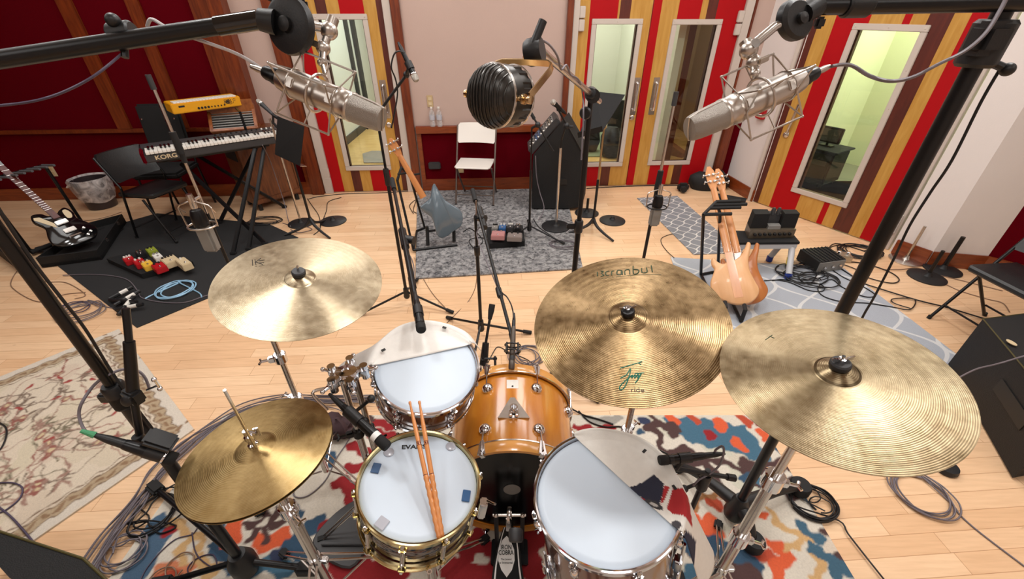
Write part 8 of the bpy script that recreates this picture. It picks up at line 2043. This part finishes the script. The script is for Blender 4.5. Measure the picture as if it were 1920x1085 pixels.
cable([(1620, 470), (1645, 462), (1665, 455), (1660, 462)], 'cable_black', 'thin black cable reaching the right jamb of the striped door', .003, .001)
cable([(1655, 505), (1690, 505), (1720, 502), (1760, 515), (1800, 525), (1840, 535), (1880, 545)], 'cable_brown', 'tan cable crossing the floor behind the two black stand bases', .0036, .001)
cable([(1768, 530), (1800, 545), (1850, 560), (1880, 568), (1893, 585)], 'cable_brown', 'tan cable ending in a black plug under the black folding chair', .0036, .001)
coil(1522, 944, .098, 7, 'cable_black', 'black cable coil on the right edge of the colourful rug', .0036, RZ_, seed=41, jit=.012, tail=((1572, 975), (1590, 1000), (1625, 1045), (1665, 1095)), asp=.85)
coil(1526, 934, .05, 2, 'cable_black', 'small inner black loops within the coil at the rug edge', .003, RZ_ + .002, seed=42, asp=.8)
coil(1727, 925, .115, 5, 'cable_grey', 'grey violet cable coil on the wood floor under the large golden cymbal', .0036, .001, seed=45, jit=.02, tail=((1785, 945), (1800, 965), (1840, 1000), (1930, 1068)), asp=1.0)
mb = MB(); p = P(1778, 873, .03); mb.lathe([(0, 0), (.045, 0), (.05, .01), (.045, .03), (0, .032)], 20, T(p.x, p.y, 0)); solo(mb, 'rubber_puck', 'iron', 'dark round weight on the wood floor just beyond the large golden cymbal', 'weight')
air([P(1790, 712, .415), P(1830, 692, .42), P(1870, 682, .42), P(1930, 664, .42)], 'cable_grey', 'grey cable lying over the wedge loudspeaker at the right edge', .004)
cable([(-5, 905), (25, 905), (42, 915), (36, 935), (12, 955), (-5, 962)], 'cable_violet', 'dark violet cable loop on the beige rug at the left edge', .0036, .0105)
cable([(-5, 948), (20, 968), (45, 995), (72, 1028), (85, 1045)], 'cable_violet', 'dark violet cable running to the black box at the bottom left', .0042, .0105)
cable([(-5, 790), (10, 800), (12, 815), (5, 835), (-6, 848)], 'cable_black', 'short black cable end on the beige rug at the left edge', .004, .0105)
cable([(1085, 770), (1105, 790), (1135, 800), (1165, 800), (1185, 815), (1215, 835), (1250, 850), (1275, 868)], 'cable_black', 'black cable on the colourful rug from the bass drum to the floor tom stand', .004, RZ_)
cable([(1070, 765), (1095, 778), (1120, 785), (1150, 795)], 'cable_black', 'short black cable at the right spur of the bass drum', .0045, RZ_)
cable([(600, 760), (640, 770), (665, 800), (650, 830), (630, 860), (610, 900), (575, 930), (550, 925), (570, 880), (600, 850)], 'cable_grey', 'grey cable curling over the rug between the hi-hat and the snare', .003, RZ_)
mb = MB(); p = P(520, 760); pts = catmull([P(620, 790, .02), P(632, 805, .07), P(645, 800, .06), P(650, 818, .03)], 6); mb.tube(pts, [.05 + .012 * sin(k * 1.7) for k in range(len(pts))], 10)
solo(mb, 'cloth_bag', 'dark_red_cloth', 'crumpled dark brown cloth on the rug right of the hi-hat', 'cloth', smooth=60)
mb = MB(); p = P(655, 1000); mb.prism([(v.x, v.y) for v in catmull([(-.10, -.10, 0), (.10, -.12, 0), (.11, .03, 0), (.04, .13, 0), (-.05, .13, 0), (-.11, .02, 0)], 5, True)], .012, .03, T(p.x, p.y, 0) @ R('Z', -20), .006); mb.box((p.x, p.y - .06, .038), (.18, .012, .012), None, .003)
solo(mb, 'pedal_plate', 'dark_grey', 'dark grey pedal plate on the rug left of the snare drum', 'pedal')
dj = dep(jC)
air([D(1004, 84, 1.0), D(1014, 76, 1.02), D(1030, 84, 1.05), D(1045, 105, 1.10), D(1052, 130, 1.16), D(1062, 122, 1.2), D(1070, 140, 1.25), D(1085, 150, 1.32), D(1092, 175, dj - .04), D(1094, 215, dj - .03), D(1090, 300, dj + .02)], 'cable_grey', 'grey cable wound along the boom of the round ribbed microphone', .003)
cable([(776, 482, .02), (784, 500), (797, 528), (815, 555), (842, 584)], 'cable_brown', 'thin brown cable on the bare floor running to the bass drum microphone stand', .003, .001)
